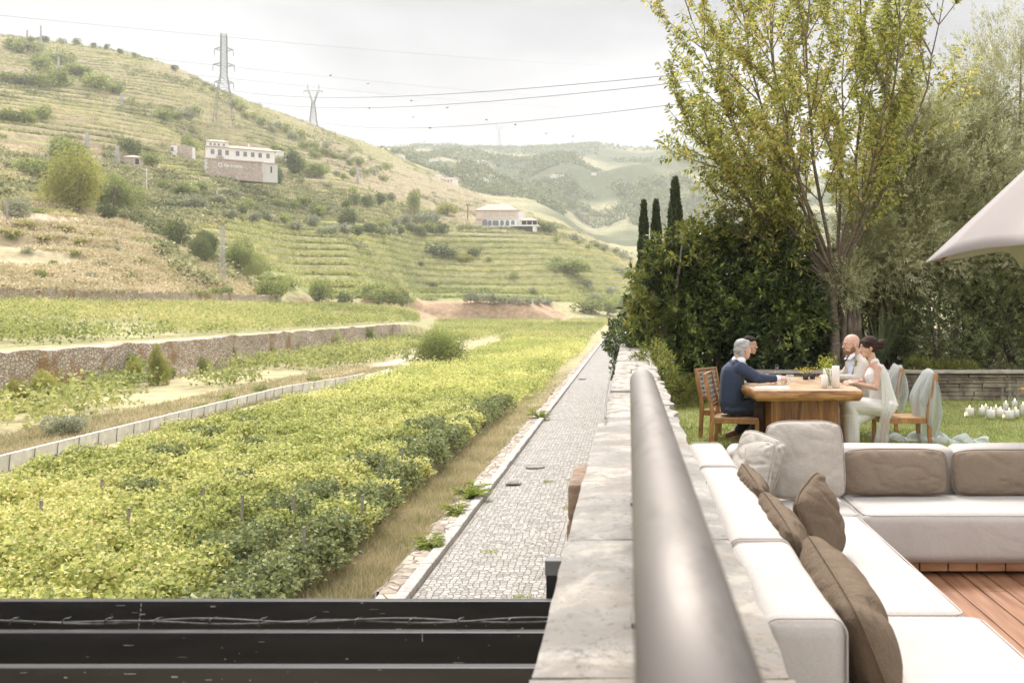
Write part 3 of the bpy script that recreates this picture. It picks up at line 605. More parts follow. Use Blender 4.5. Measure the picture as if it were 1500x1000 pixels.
def rbox(name, x0, x1, y0, y1, z0, z1, r, m, parent, puff=.012, seed=0, n=10):
    """soft upholstered block: rounded edges, slightly crowned faces"""
    def coords(a, b):
        e = [a, a+r*.15, a+r*.4, a+r*.75, a+r]; mid = list(np.linspace(a+r, b-r, n)[1:-1]); return np.array(e+mid+[b-v+a for v in e[::-1]])
    cx_, cy_, cz_ = coords(x0, x1), coords(y0, y1), coords(z0, z1)
    vid = {}; vs = []; fs = []
    cc = [cx_, cy_, cz_]; c0 = np.array([(x0+x1)/2, (y0+y1)/2, (z0+z1)/2]); hs = np.array([(x1-x0)/2, (y1-y0)/2, (z1-z0)/2])
    def vert(i, j, k):
        key = (i, j, k)
        if key in vid: return vid[key]
        p = np.array([cx_[i], cy_[j], cz_[k]]); q = np.clip(p, [x0+r, y0+r, z0+r], [x1-r, y1-r, z1-r]); d = p-q; l = np.linalg.norm(d)
        nrm = d/max(l, 1e-9); p2 = q+nrm*r
        u = (p-c0)/hs; w_ = np.array([(1-u[(a+1) % 3]**4)*(1-u[(a+2) % 3]**4) for a in range(3)])
        p2 = p2+nrm*w_*puff+nrm*(float(fbm(p[0]*3+seed, p[1]*3+p[2]*2))-.5)*puff*1.2
        vid[key] = len(vs); vs.append(tuple(p2)); return vid[key]
    I, J, K = len(cx_)-1, len(cy_)-1, len(cz_)-1
    for i in range(I):
        for j in range(J): fs += [(vert(i,j,0), vert(i,j+1,0), vert(i+1,j+1,0), vert(i+1,j,0)), (vert(i,j,K), vert(i+1,j,K), vert(i+1,j+1,K), vert(i,j+1,K))]
    for i in range(I):
        for k in range(K): fs += [(vert(i,0,k), vert(i+1,0,k), vert(i+1,0,k+1), vert(i,0,k+1)), (vert(i,J,k), vert(i,J,k+1), vert(i+1,J,k+1), vert(i+1,J,k))]
    for j in range(J):
        for k in range(K): fs += [(vert(0,j,k), vert(0,j,k+1), vert(0,j+1,k+1), vert(0,j+1,k)), (vert(I,j,k), vert(I,j+1,k), vert(I,j+1,k+1), vert(I,j,k+1))]
    b = MB(); b.add(vs, fs); return b.obj(name, m, parent, smooth=True)
def loop_pipe(parent, pts, r=.0035):
    b = MB(); b.tube(pts+[pts[0]], r, 6, cap=False); return b.obj('piping', M_pipe, parent, smooth=True)
def rrect(x0, x1, y0, y1, z, r, n=6):
    o = []
    for (cx2, cy2, a0) in ((x1-r, y1-r, 0), (x0+r, y1-r, 90), (x0+r, y0+r, 180), (x1-r, y0+r, 270)):
        for k in range(n+1): a = R(a0+90*k/n); o.append((cx2+r*math.cos(a), cy2+r*math.sin(a), z))
    return o
sofa = empty('sectional_sofa', (0, 0, 0), 'large cream L-shaped outdoor sofa beside the parapet wall', 'sofa')
# seats
for i, (x0, x1, y0, y1) in enumerate(((.69, 1.475, 2.2, 4.165), (.69, 1.43, 4.175, 6.16), (.69, 1.445, 6.17, 6.86), (1.455, 3.9, 6.17, 6.86))):
    s = rbox('seat', x0, x1, y0, y1, .09, .40, .055, M_sofa, sofa, .012, i)
    loop_pipe(s, rrect(x0+.012, x1-.012, y0+.012, y1-.012, .387, .06)); loop_pipe(s, rrect(x0+.008, x1-.008, y0+.008, y1-.008, .150, .05))
s = rbox('seat', .40, .68, 2.2, 3.09, .09, .40, .055, M_sofa, sofa, .01, 9)
for i, (y0, y1) in enumerate(((3.1, 4.165), (4.175, 6.10), (6.11, 7.16))):
    s = rbox('backrest', .415, .685, y0, y1, .14, .705, .055, M_sofa, sofa, .010, 20+i)
    for yy in (y0+.012, y1-.012):
        b = MB(); pts = [(.416, yy, .15), (.416, yy, .65)]+[(.470-.054*math.cos(q_*.262), yy, .65+.058*math.sin(q_*.262)) for q_ in range(1, 7)]+[(.630+.054*math.sin(q_*.262), yy, .65+.058*math.cos(q_*.262)) for q_ in range(0, 6)]+[(.684, yy, .65), (.684, yy, .15)]
        b.tube(pts, .0035, 6); b.obj('piping', M_pipe, s, smooth=True)
for i, (x0, x1) in enumerate(((.70, 2.26), (2.27, 3.9))):
    rbox('backrest', x0, x1, 6.87, 7.16, .14, .705, .055, M_sofa, sofa, .010, 30+i)
b = MB(); x = 1.47
M_plinth = mat('plinth_wood', (.30,.14,.06), (.46,.24,.11), scale=4, rough=.6, bump=.3, stretch=(1,1,5))
while x < 3.88: b.box(x, x+.172, 6.25, 6.33, .025, .088); x += .18
b.obj('plinth', M_plinth, sofa, bevel=.003)
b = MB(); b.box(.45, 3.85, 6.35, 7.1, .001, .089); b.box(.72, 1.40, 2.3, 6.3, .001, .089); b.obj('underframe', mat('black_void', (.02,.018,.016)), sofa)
def pillow(name, w, h, t, m, M, label, cat='cushion', group=None, seed=0, crease=.012, pinch=.035, n=34, sag=.0):
    """stuffed cushion: w along x, h along z, thickness along y"""
    u = np.linspace(-1, 1, n); U, V = np.meshgrid(u, u)
    def side(sg):
        e = np.clip(1-np.abs(U)**2.2, 0, 1)**.5*np.clip(1-np.abs(V)**2.2, 0, 1)**.5
        cr = np.abs(U*V)
        X = U*w/2*(1-pinch*(V**2)*(1-.3*np.abs(U))*0-pinch*(1-np.abs(V))*np.abs(U)**3*.6); Z = V*h/2*(1-pinch*(1-np.abs(U))*np.abs(V)**3*.9)
        fold = np.abs(fbm(U*w*2.6+seed*3.1+sg+V*.6, V*h*5+seed+V*U*1.5, 2)-.5)*3
        rad = np.exp(-((np.abs(U)-.92)**2+(np.abs(V)-.9)**2)/.12)
        Yd = sg*t/2*e-sg*crease*(1-fold)**4*(e > .02)*1.6*np.minimum(1, e*2)+sg*rad*crease*np.sin((U-V)*16*sg+seed)*.5*(e > .02); X = X*(1-.10*np.abs(U*V)**3); Z = Z*(1-.16*np.abs(U*V)**3)
        Z = Z-sag*(1-np.abs(V))*(1-U*U)*h*.2
        return X, Yd, Z
    vs = []; 
    for sg in (-1, 1):
        X, Yd, Z = side(sg); vs.append(np.stack([X, Yd, Z], -1).reshape(-1, 3))
    V3 = np.concatenate(vs); ii = np.arange(n*n).reshape(n, n); f = []
    q = np.stack([ii[:-1, :-1], ii[:-1, 1:], ii[1:, 1:], ii[1:, :-1]], -1).reshape(-1, 4); f = [tuple(a) for a in q]+[tuple(a[::-1]+n*n) for a in q]
    me = bpy.data.meshes.new(name); me.from_pydata([tuple(v) for v in V3], [], f); bm = bmesh.new(); bm.from_mesh(me)
    bmesh.ops.remove_doubles(bm, verts=bm.verts, dist=.0004); bm.to_mesh(me); bm.free(); me.polygons.foreach_set('use_smooth', [True]*len(me.polygons)); me.materials.append(m)
    o = bpy.data.objects.new(name, me); link(o); o.matrix_world = M
    b = MB(); hem = [(a*w/2*(1-pinch*.6*(1-abs(c))*abs(a)**3)*(1-.10*abs(a*c)**3), 0, c*h/2*(1-pinch*.9*(1-abs(a))*abs(c)**3)*(1-.16*abs(a*c)**3)) for a, c in [(k/10, -1) for k in range(-10, 10)]+[(1, k/10) for k in range(-10, 10)]+[(-k/10, 1) for k in range(-10, 10)]+[(-1, -k/10) for k in range(-10, 10)]]
    b.tube(hem+[hem[0]], .004, 5, cap=False); b.obj('seam', m, o, smooth=True)
    md = o.modifiers.new('s', 'SUBSURF'); md.levels = 1; md.render_levels = 1
    return tag(o, label, cat, group)
def TM(loc, rz=0, rx=0, ry=0): return Matrix.Translation(loc) @ Matrix.Rotation(R(rz), 4, 'Z') @ Matrix.Rotation(R(rx), 4, 'X') @ Matrix.Rotation(R(ry), 4, 'Y')
G = 'cushions on the sofa'
pillow('cushion', .53, .53, .17, M_light, TM((1.17, 6.60, .67), 2, -14), 'large square oatmeal cushion standing in the corner against the back row', group=G, seed=1, crease=.008)
pillow('cushion', .44, .44, .14, M_light, TM((.83, 6.52, .645), -52, -20, 8), 'smaller oatmeal cushion leaning in the corner, half behind the other light one', group=G, seed=2)
pillow('cushion', .45, .44, .15, M_light, TM((.76, 6.22, .635), -68, -22, -12), 'slanted oatmeal cushion at the front of the pair in the sofa corner', group=G, seed=3)
pillow('cushion', .72, .32, .17, M_taupe2, TM((1.805, 6.74, .565), 0, -10), 'grey-brown bolster cushion on the back row next to the square light cushion', group=G, seed=4, crease=.008)
pillow('cushion', .76, .32, .17, M_taupe2, TM((2.56, 6.74, .56), 0, -10), 'grey-brown bolster cushion on the back row cut by the right edge of the photo', group=G, seed=5, crease=.008)
pillow('cushion', .84, .36, .18, M_taupe, TM((.715, 5.55, .60), 90, -16), 'brown cushion against the left back, farthest of the brown ones', group=G, seed=6, crease=.013)
pillow('cushion', 1.0, .37, .20, M_taupe, TM((.735, 4.66, .585), 90, -18), 'long brown cushion against the left back behind the upright one', group=G, seed=7, crease=.013)
pillow('cushion', .46, .43, .17, M_taupe, TM((.955, 4.96, .61), 60, -16, -12), 'upright brown cushion on the seat in front of the others', group=G, seed=8, crease=.011)
pillow('cushion', 1.14, .40, .25, M_taupe, TM((.79, 3.62, .575), 88, -22, 0), 'long brown bolster cushion nearest the viewer', group=G, seed=9, crease=.014)
# ================================================================ PARASOL
M_canvas = fabric('parasol_canvas', (0.304,0.268,0.252), (0.368,0.328,0.312), wr=1.5, bump=.15)
_cm = M_canvas.node_tree; _b = [n for n in _cm.nodes if n.type == 'BSDF_PRINCIPLED'][0]; _b.inputs['Subsurface Weight'].default_value = 0
par = empty('parasol', (3.95, 7.5, 0), 'beige half-folded parasol, its corner hanging in from the right', 'parasol')
apex = Vector((0, 0, 3.62)); cor = []
T0 = Vector((2.38-3.95, 8.0-7.5, 2.04)); r0 = math.hypot(T0.x, T0.y); a0 = math.atan2(T0.y, T0.x)
b = MB(); n = 12; NS = 6
for s_ in range(NS):
    aA = a0+2*math.pi*s_/NS; aB = a0+2*math.pi*(s_+1)/NS
    A = Vector((r0*math.cos(aA), r0*math.sin(aA), 2.04)); B = Vector((r0*math.cos(aB), r0*math.sin(aB), 2.04)); vs = []
    for i in range(n+1):
        t_ = i/n
        for j in range(n+1):
            q = j/n; rim = A.lerp(B, q); p = apex.lerp(rim, t_)
            dip = math.sin(math.pi*q)*t_; p.z += .10*t_**3*math.sin(math.pi*q)+.012*math.sin(q*9+s_*2)*t_; 
            inward = Vector((-p.x, -p.y, 0))*(.16*dip*t_); p += inward; p.z -= .10*math.sin(math.pi*t_)*(1-abs(2*q-1))*.6
            vs.append(p)
    b.add(vs, [(i*(n+1)+j, (i+1)*(n+1)+j, (i+1)*(n+1)+j+1, i*(n+1)+j+1) for i in range(n) for j in range(n)])
o = b.obj('canopy', M_canvas, par, smooth=True); md = o.modifiers.new('s', 'SOLIDIFY'); md.thickness = .004
b = MB()
for s_ in range(NS):
    aA = a0+2*math.pi*s_/NS; A = Vector((r0*math.cos(aA)*.93, r0*math.sin(aA)*.93, 2.09)); b.bar(apex-Vector((0, 0, .08)), A-Vector((0,0,.05)), .018, .022)
b.obj('ribs', M_deckb, par)
b = MB(); b.lathe([(0, 0), (.04, 0), (.04, 3.5), (0, 3.6)], n=14); b.obj('pole', M_deckb, par, smooth=True)
b = MB(); b.box(-.4, .4, -.4, .4, .001, .09); b.obj('base', M_cap, par, bevel=.02)
b = MB(); tp = P(1473, 388, 7.7)-Vector((3.95, 7.5, 0)); b.add([tp+Vector((-.035, 0, -.03)), tp+Vector((.03, 0, .02)), tp+Vector((-.0, .0, .03)), tp+Vector((.01, .03, -.01))], [(0,1,2),(0,2,3),(1,3,2),(0,3,1)]); b.obj('tie_flap', M_sofa, par)
# ================================================================ TABLE, CHAIRS, TABLEWARE
def woodmat(name, c1, c2, c3, scale=2.2, stretch=(1,8,8), rough=.45, coat=.2):
    m, nt, out = newmat(name); L = nt.links.new
    tc = nd(nt, 'ShaderNodeTexCoord'); mp = nd(nt, 'ShaderNodeMapping'); mp.inputs['Scale'].default_value = stretch; L(tc.outputs['Object'], mp.inputs[0])
    nz = nd(nt, 'ShaderNodeTexNoise', i_Scale=scale, i_Detail=7., i_Roughness=.6, i_Distortion=1.3); L(mp.outputs[0], nz.inputs['Vector'])
    b = nd(nt, 'ShaderNodeBsdfPrincipled', i_Roughness=rough); b.inputs['Coat Weight'].default_value = coat; b.inputs['Coat Roughness'].default_value = .3
    L(ramp(nt, nz.outputs['Fac'], [(.32, c1), (.5, c3), (.66, c2)]), b.inputs['Base Color'])
    bp = nd(nt, 'ShaderNodeBump', i_Strength=.2, i_Distance=.004); L(nz.outputs['Fac'], bp.inputs['Height']); L(bp.outputs[0], b.inputs['Normal']); L(b.outputs[0], out.inputs[0]); return m
M_slab = woodmat('slab_wood', (.13,.05,.018), (.62,.36,.16), (.40,.19,.07), scale=2.2, stretch=(1,2.2,7), rough=.4)
M_slabtop = woodmat('slab_top_wood', (.42,.27,.16), (.70,.53,.37), (.58,.41,.26), scale=1.5, stretch=(3,.6,1), rough=.35, coat=.35)
M_block = woodmat('block_wood', (.075,.027,.010), (.47,.22,.075), (.27,.105,.032), scale=2.0, stretch=(7,7,.6), rough=.38, coat=.3)
M_teak = woodmat('teak', (.26,.115,.04), (.46,.235,.095), (.37,.175,.066), scale=3, stretch=(4,4,1.5))
M_teakl = woodmat('teak_light', (.36,.19,.085), (.55,.33,.17), (.46,.26,.12), scale=3, stretch=(4,4,1.5))
tb = empty('dining_table', (2.0, 12.2, 0), 'chunky live-edge wooden table on a solid block base', 'table')
out_ = []; 
pts = [(-.60,-1.10),(-.2,-1.13),(.2,-1.08),(.61,-1.12),(.66,-.6),(.62,0),(.66,.6),(.6,1.1),(.2,1.14),(-.25,1.1),(-.60,1.08),(-.62,.5),(-.67,0),(-.62,-.6)]
for i in range(len(pts)):
    a_, b_ = pts[i], pts[(i+1) % len(pts)]
    for k in range(8): t_ = k/8; out_.append((a_[0]+(b_[0]-a_[0])*t_+random.uniform(-.006, .006), a_[1]+(b_[1]-a_[1])*t_+random.uniform(-.006, .006)))
b = MB(); N = len(out_); lv = [(.75, .985), (.742, 1.0), (.70, 1.012), (.665, .99), (.635, .955)]
for z, s_ in lv: b.v += [(x*s_+(float(fbm(x*4, y*4+z*9))-.5)*.05*(z < .74), y*(1-(1-s_)*.4), z) for x, y in out_]
for k in range(len(lv)-1): b.f += [(k*N+i, (k+1)*N+i, (k+1)*N+(i+1) % N, k*N+(i+1) % N) for i in range(N)]
b.f += [tuple((len(lv)-1)*N+i for i in range(N))[::-1]]
b.obj('edge', M_slab, tb, smooth=True)
b = MB(); b.v = [(x*.986, y*.993, .7505) for x, y in out_]; b.f = [tuple(range(N))]; b.obj('tabletop', M_slabtop, tb)
b = MB(); b.box(-.375, .40, -.82, .62, 0.002, .636); b.obj('block_base', M_block, tb, bevel=.012)
b = MB(); b.box(-.50, -.38, -.3, .5, 0.002, .636); b.obj('side_block', mat('dark_wood', (.05,.03,.02), (.10,.06,.04)), tb, bevel=.01)
M_strap = fabric('woven_strap', (.33,.28,.23), (.44,.39,.33), scale=300)
def chair(loc, rz, label, depth=.58, width=.47):
    """garden chair facing +x; origin under the seat"""
    t = empty('garden_chair', loc, label, 'chair', 'wooden garden chairs round the table', R(rz))
    hd, hw = depth/2, width/2
    b = MB()
    for k in range(6): y_ = -hw+.03+k*(width-.06)/5; b.box(-hd+.02, hd-.01, y_-.032, y_+.032, .345, .363)
    b.obj('seat', M_teakl, t, bevel=.004)
    b = MB(); b.box(-hd, hd, -hw, -hw+.028, .29, .344); b.box(-hd, hd, hw-.028, hw, .29, .344); b.box(-hd, -hd+.03, -hw+.03, hw-.03, .29, .343); b.box(hd-.03, hd, -hw+.03, hw-.03, .29, .343); b.obj('seat_rail', M_teak, t, bevel=.004)
    for s_ in (-1, 1):
        b = MB(); b.bar((hd-.024, s_*(hw-.014), 0), (hd-.024, s_*(hw-.014), .289), .034, .05, up=(1,0,0)); b.obj('leg', M_teak, t, bevel=.004)
        b = MB(); b.bar((-hd-.005, s_*(hw+.001), 0), (-hd+.02, s_*(hw+.001), .42), .034, .05, up=(1,0,0)); b.bar((-hd+.02, s_*(hw+.001), .42), (-hd-.075, s_*(hw+.001), .885), .034, .046, up=(1,0,0)); b.obj('leg', M_teak, t, bevel=.004)
    # woven back: interlaced bands
    top = MB(); top.bar((-hd-.074, -hw, .872), (-hd-.074, hw, .872), .03, .028); top.obj('back_rail', M_teak, t, bevel=.003)
    top = MB(); top.bar((-hd+.012, -hw, .50), (-hd+.012, hw, .50), .03, .028); top.obj('back_rail', M_teak, t, bevel=.003)
    b = MB()
    def xb(z): return -hd+.02-(z-.42)/.465*.095
    for k in range(6):
        z = .535+k*.058; pts = []
        b.v_ = None
        ys_ = np.linspace(-hw+.015, hw-.015, 25)
        for y_ in ys_:
            wv = .007*math.sin((y_+hw)/width*math.pi*6+k*math.pi); pts.append((xb(z)+wv, y_))
        vs = []
        for x_, y_ in pts: vs += [(x_, y_, z-.021), (x_-.0, y_, z+.021)]
        b.add(vs, [(2*i, 2*i+1, 2*i+3, 2*i+2) for i in range(24)])
    for k in range(6):
        y_ = -hw+.055+k*(width-.11)/5; vs = []
        for z in np.linspace(.51, .868, 25):
            wv = -.007*math.sin((y_+hw)/width*math.pi*6+(z-.535)/.058*math.pi); vs += [(xb(z)+wv, y_-.016, z), (xb(z)+wv, y_+.016, z)]
        b.add(vs, [(2*i, 2*i+1, 2*i+3, 2*i+2) for i in range(24)])
    o = b.obj('woven_back', M_strap, t, smooth=True); md = o.modifiers.new('s', 'SOLIDIFY'); md.thickness = .003
    return t
def placechair(nearback, rz, label):
    """nearback: floor position of the rear leg on the viewer's side"""
    a = R(rz); hw = .235; hd = .29; s_ = -1 if math.cos(a) > 0 else 1
    off = Vector((-hd*math.cos(a)-s_*hw*math.sin(a), -hd*math.sin(a)+s_*hw*math.cos(a), 0))
    return chair((nearback[0]-off.x, nearback[1]-off.y, 0), rz, label)
ch1 = placechair((.985, 11.95), -13, 'teak chair with woven back under the man in the navy suit')
ch2 = placechair((.93, 12.85), -36, 'teak chair with woven back angled behind the first, under the dark-haired woman')
ch3 = placechair((3.60, 11.9), 180, 'teak slatted chair under the bride, pale green cloth over its back')
ch4 = placechair((3.48, 12.95), 180, 'teak chair under the bald man, pale green cloth over its back')
# thin chiffon drapes over the chair backs
def chiffon(name, c, tr):
    m, nt, out = newmat(name); L = nt.links.new
    d = nd(nt, 'ShaderNodeBsdfDiffuse'); d.inputs[0].default_value = (*c, 1); t_ = nd(nt, 'ShaderNodeBsdfTranslucent'); t_.inputs[0].default_value = (*c, 1); tp = nd(nt, 'ShaderNodeBsdfTransparent')
    a_ = nd(nt, 'ShaderNodeMixShader'); a_.inputs[0].default_value = .35; L(d.outputs[0], a_.inputs[1]); L(t_.outputs[0], a_.inputs[2])
    x_ = nd(nt, 'ShaderNodeMixShader'); x_.inputs[0].default_value = tr; L(a_.outputs[0], x_.inputs[1]); L(tp.outputs[0], x_.inputs[2]); L(x_.outputs[0], out.inputs[0]); return m
M_drape = chiffon('sage_chiffon', (.60,.64,.62), .30)
def drape(cx_, cy_, seed, label, hemf, hemb, rx=.135, ry=.25):
    """light cloth thrown over a chair back, parted where the near post shows"""
    nz_, na = 34, 72; vs = []; g0 = R(-62); gap = R(42)
    for i in range(nz_+1):
        u = i/nz_
        for j in range(na+1):
            a_ = g0+gap/2+(2*math.pi-gap)*j/na; fr = (1-math.cos(a_))/2; zb = hemf*fr+hemb*(1-fr)+.05*math.sin(a_*3+seed); top = .925+.012*math.sin(a_*2+seed)
            z = top-(top-zb)*u**1.0; k = min(1, (u*5))**.5; w_ = .16+1.12*math.sin(min(u*1.25, 1)*math.pi/2)**.8*(1-.38*max(0, u-.6)/.4)
            fo = 1+(.10*math.sin(a_*9+seed+u*3)+.07*math.sin(a_*17+seed*2-u*4))*min(1, u*3); lean = (.06*(1-u))
            vs.append((cx_+lean+rx*w_*fo*math.cos(a_)*(1 if u > .02 else .15), cy_+ry*(.72+.28*k)*fo*math.sin(a_)*(1 if u > .02 else .9), z+.01*math.sin(a_*7)*u))
    b = MB(); b.add(vs, [(i*(na+1)+j, i*(na+1)+j+1, (i+1)*(na+1)+j+1, (i+1)*(na+1)+j) for i in range(nz_) for j in range(na)])
    return tag(b.obj('chair_drape', M_drape, smooth=True), label, 'drape', 'pale green drapes on the chairs')
drape(3.60, 12.13, 1.3, 'pale sage chiffon over the chair back behind the bride, hanging nearly to the grass', .36, .06)
drape(3.50, 13.18, 4.1, 'pale sage chiffon over the back of the farther chair', .42, .30, rx=.125)
b = MB(); vs = []; nn_ = 60
for i in range(nn_):
    t_ = i/(nn_-1); x_ = 3.05+1.35*t_
    for j in range(9): a_ = j/8; vs.append((x_+.03*math.sin(i*.9+j), 12.55-.35*t_+(a_-.5)*.30, .02+.13*math.sin(a_*math.pi)*(.55+.45*math.sin(i*.55+1))*(.4+.6*math.sin(t_*3))+.02*math.sin(j*2.3+i*.7)))
b.add(vs, [(i*9+j, i*9+j+1, (i+1)*9+j+1, (i+1)*9+j) for i in range(nn_-1) for j in range(8)])
tag(b.obj('fallen_drape', M_drape, smooth=True), 'crumpled end of pale chiffon lying on the lawn below the chairs', 'drape', 'pale green drapes on the chairs')
# glass, candles
def glassmat():
    m, nt, out = newmat('clear_glass'); L = nt.links.new
    g = nd(nt, 'ShaderNodeBsdfGlossy', i_Roughness=.03); t_ = nd(nt, 'ShaderNodeBsdfTransparent'); t_.inputs[0].default_value = (.985,.99,.985,1); fr = nd(nt, 'ShaderNodeLayerWeight', i_Blend=.10)
    x_ = nd(nt, 'ShaderNodeMixShader'); L(fr.outputs['Facing'], x_.inputs[0]); L(t_.outputs[0], x_.inputs[1]); L(g.outputs[0], x_.inputs[2]); L(x_.outputs[0], out.inputs[0]); return m
M_glass = glassmat()
M_wax = mat('white_wax', (.80,.78,.75), (.84,.82,.79), rough=.5); M_wick = mat('wick', (.03,.02,.02))
m, nt, out = newmat('flame'); em = nd(nt, 'ShaderNodeEmission', i_Strength=9.); em.inputs[0].default_value = (1,.62,.22,1); nt.links.new(em.outputs[0], out.inputs[0]); M_flame = m
def candle(loc, r, h, gr, gh, label, group, lit=True, name='candle_lantern'):
    t = empty(name, loc, label, 'candle', group)
    b = MB(); b.lathe([(0, .006), (r, .006), (r, h*.98), (r*.93, h), (r*.5, h-.006), (0, h-.008)], n=20); c_ = b.obj('candle', M_wax, t, smooth=True)
    b = MB(); b.lathe([(.0015, h-.01), (.0015, h+.012), (0, h+.013)], n=6); b.obj('wick', M_wick, c_)
    if lit: b = MB(); b.lathe([(0, h+.006), (.006, h+.014), (.0065, h+.022), (.003, h+.036), (0, h+.045)], n=8); b.obj('flame', M_flame, c_, smooth=True)
    if gr: b = MB(); b.lathe([(0, .002), (gr, .002), (gr, gh)], n=24); b.obj('glass', M_glass, t, smooth=True)
    return t
cz = [(390,615,.065,.14,'in a glass at the left end of the group, apart from the others'),(492,608,.05,.13,'in a glass second from the left'),(521,592,.045,.125,'standing behind the second and third from the left'),(562,630,.065,.135,'in a glass at the front of the group, left of centre'),
      (603,600,.05,.12,'in the back row beside the front one'),(641,620,.062,.125,'in a wide glass near the middle of the group'),(684,590,.042,.17,'tall and slim behind the middle'),(712,637,.066,.135,'in a glass closest to the sofa'),(764,620,.055,.125,'right of the one closest to the sofa'),(757,572,.042,.175,'tall and slim at the back on the right'),(826,602,.05,.17,'tall in a glass at the right edge of the photo')]
for k, (cx_, cy_, r_, h_, lab) in enumerate(cz):
    py = 500+cy_/5.553; Y = F*1.68/(py-VY); X = (1350+cx_/5.553-VX)/F*Y
    candle((X, Y, 0), r_, h_, r_+.018, h_+.09, 'white candle '+lab, 'candles standing on the lawn')
candle(((1350+352/5.553-VX)/F*15.2, 15.2, 0), .018, .028, .022, .03, 'tiny tealight on the grass left of all the pillar candles', 'candles standing on the lawn', name='tealight')
candle(((1350+665/5.553-VX)/F*14.9, 14.9, 0), .018, .03, .022, .035, 'tiny tealight on the grass in front of the middle candles', 'candles standing on the lawn', name='tealight')
for k, (px_, hh, rr_, lab) in enumerate(((1474,.42,.08,'left'),(1484,.5,.07,'second'),(1496,.46,.075,'right'))):
    Y = 16.6+.25*k; t = empty('glass_cylinder', ((px_-VX)/F*Y, Y, 0), 'tall empty glass cylinder in front of the garden wall, %s of three' % lab, 'vase', 'tall glass cylinders')
    b = MB(); b.lathe([(0, .002), (rr_, .002), (rr_, hh)], n=24); b.obj('glass', M_glass, t, smooth=True)
t = empty('side_table', (6.42, 15.4, 0), 'small round wooden side table at the right edge of the lawn', 'table')
b = MB(); b.lathe([(0, .37), (.33, .37), (.35, .385), (.35, .415), (.34, .425), (0, .425)], n=40); b.obj('tabletop', M_teakl, t, smooth=False)
for k in range(3): b = MB(); a_ = 2.1*k+.6; b.bar((.2*math.cos(a_), .2*math.sin(a_), .37), (.27*math.cos(a_), .27*math.sin(a_), 0), .03, .03); b.obj('leg', M_teak, t)
# on the table (top at .752)
ZT = .7525
def at(px, D): return (px-VX)/F*D
candle((at(1207.5, 11.45), 11.45, ZT), .037, .145, .052, .19, 'shorter white pillar candle in glass on the table', 'candles on the table', lit=False, name='table_candle')
candle((at(1224, 11.5), 11.5, ZT), .045, .25, .0, 0, 'taller white pillar candle at the right of the table group', 'candles on the table', lit=False, name='table_candle')
candle((at(1212, 11.85), 11.85, ZT), .05, .2, .065, .26, 'white pillar candle standing behind the other two on the table', 'candles on the table', lit=False, name='table_candle')
M_petal = leafmat('small_leaves', [(0, (.12,.17,.03)), (.6, (.30,.34,.06)), (1, (.55,.50,.10))], trans=.3)
def sprig(name, loc, r, h, n, label, cat, vase=True, m=None, size=.028):
    t = empty(name, loc, label, cat)
    if vase: b = MB(); b.lathe([(0, 0), (.028, 0), (.03, .02), (.03, .13), (.024, .15), (.024, .16), (.021, .16), (.021, .15), (.026, .02), (0, .006)], n=18); b.obj('vase', M_glass, t, smooth=True)
    r_ = np.random.default_rng(int(h*1000)+n); V = []; Fc = []
    b = MB()
    for k in range(9):
        a_ = r_.uniform(0, 6.28); e = Vector((math.cos(a_)*r*r_.uniform(.3, .9), math.sin(a_)*r*r_.uniform(.3, .9), h*r_.uniform(.7, 1))); b.tube([(0, 0, .02), e*.5+Vector((0, 0, h*.12)), e], .0018, 4)
    b.obj('stems', M_petal, t)
    P_ = r_.normal(0, 1, (n, 3))*np.array([r*.45, r*.45, h*.16])+np.array([0, 0, h*.82]); V, Fc, rn = leaves(P_, size, size*.55, r_)
    mesh_np('sprays', V, Fc, m or M_petal, t, rnd=rn); return t
def leaves(P_, L_, W_, r, dirs=None, fold=.25, jit=.3, up=.3):
    """folded leaves (2 quads... as 2 triangles pairs) at points P_; returns V, F(quads), rnd"""
    n = len(P_); d = r.normal(0, 1, (n, 3)) if dirs is None else dirs+r.normal(0, jit, (n, 3)); d /= np.linalg.norm(d, axis=1)[:, None]+1e-9
    u = r.normal(0, 1, (n, 3)); u[:, 2] += up*3; s = np.cross(d, u); s /= np.linalg.norm(s, axis=1)[:, None]+1e-9; nn = np.cross(s, d)
    l = (L_*r.uniform(.7, 1.25, n))[:, None]; w_ = (W_*r.uniform(.75, 1.2, n))[:, None]
    A = P_; B = P_+d*l*.45+s*w_*.5+nn*w_*fold; Cc = P_+d*l-nn*l*.12; D = P_+d*l*.45-s*w_*.5+nn*w_*fold
    V = np.stack([A, B, Cc, D], 1).reshape(-1, 3); return V, np.arange(4*n).reshape(-1, 4), r.random(n)
sprig('flower_vase', (at(1216, 11.6), 11.6, ZT), .10, .30, 150, 'clear bottle vase of small yellow-green sprigs between the table candles', 'vase')
sprig('flower_vase', (at(1208, 12.3), 12.3, ZT), .12, .30, 160, 'glass vase of yellow-green leaves at the middle of the table', 'vase')
sprig('flower_pot', (at(1183, 13.0), 13.0, ZT), .14, .14, 60, 'low spray of yellow flowers at the far side of the table', 'flowers', vase=False, m=leafmat('yellow_flower', [(0, (.15,.18,.03)), (.4, (.6,.42,.05)), (1, (.8,.6,.1))]))
M_dkglass = mat('dark_glass', (.03,.02,.015), rough=.15)
for k, (px_, D_, lab) in enumerate(((1180, 12.8, 'left'), (1190, 12.9, 'right'))):
    b = MB(); b.lathe([(0, 0), (.035, 0), (.04, .07), (.037, .07), (.033, .01), (0, .01)], n=18); tag(b.obj('votive_cup', M_dkglass, smooth=True, loc=(at(px_, D_), D_, ZT)), 'small dark votive cup behind the candles, %s of the pair' % lab, 'cup', 'dark votive cups')
t = empty('decanter', (at(1138, 12.35), 12.35, ZT), 'clear glass bottle with a stopper beside the suited man\'s hand', 'bottle')
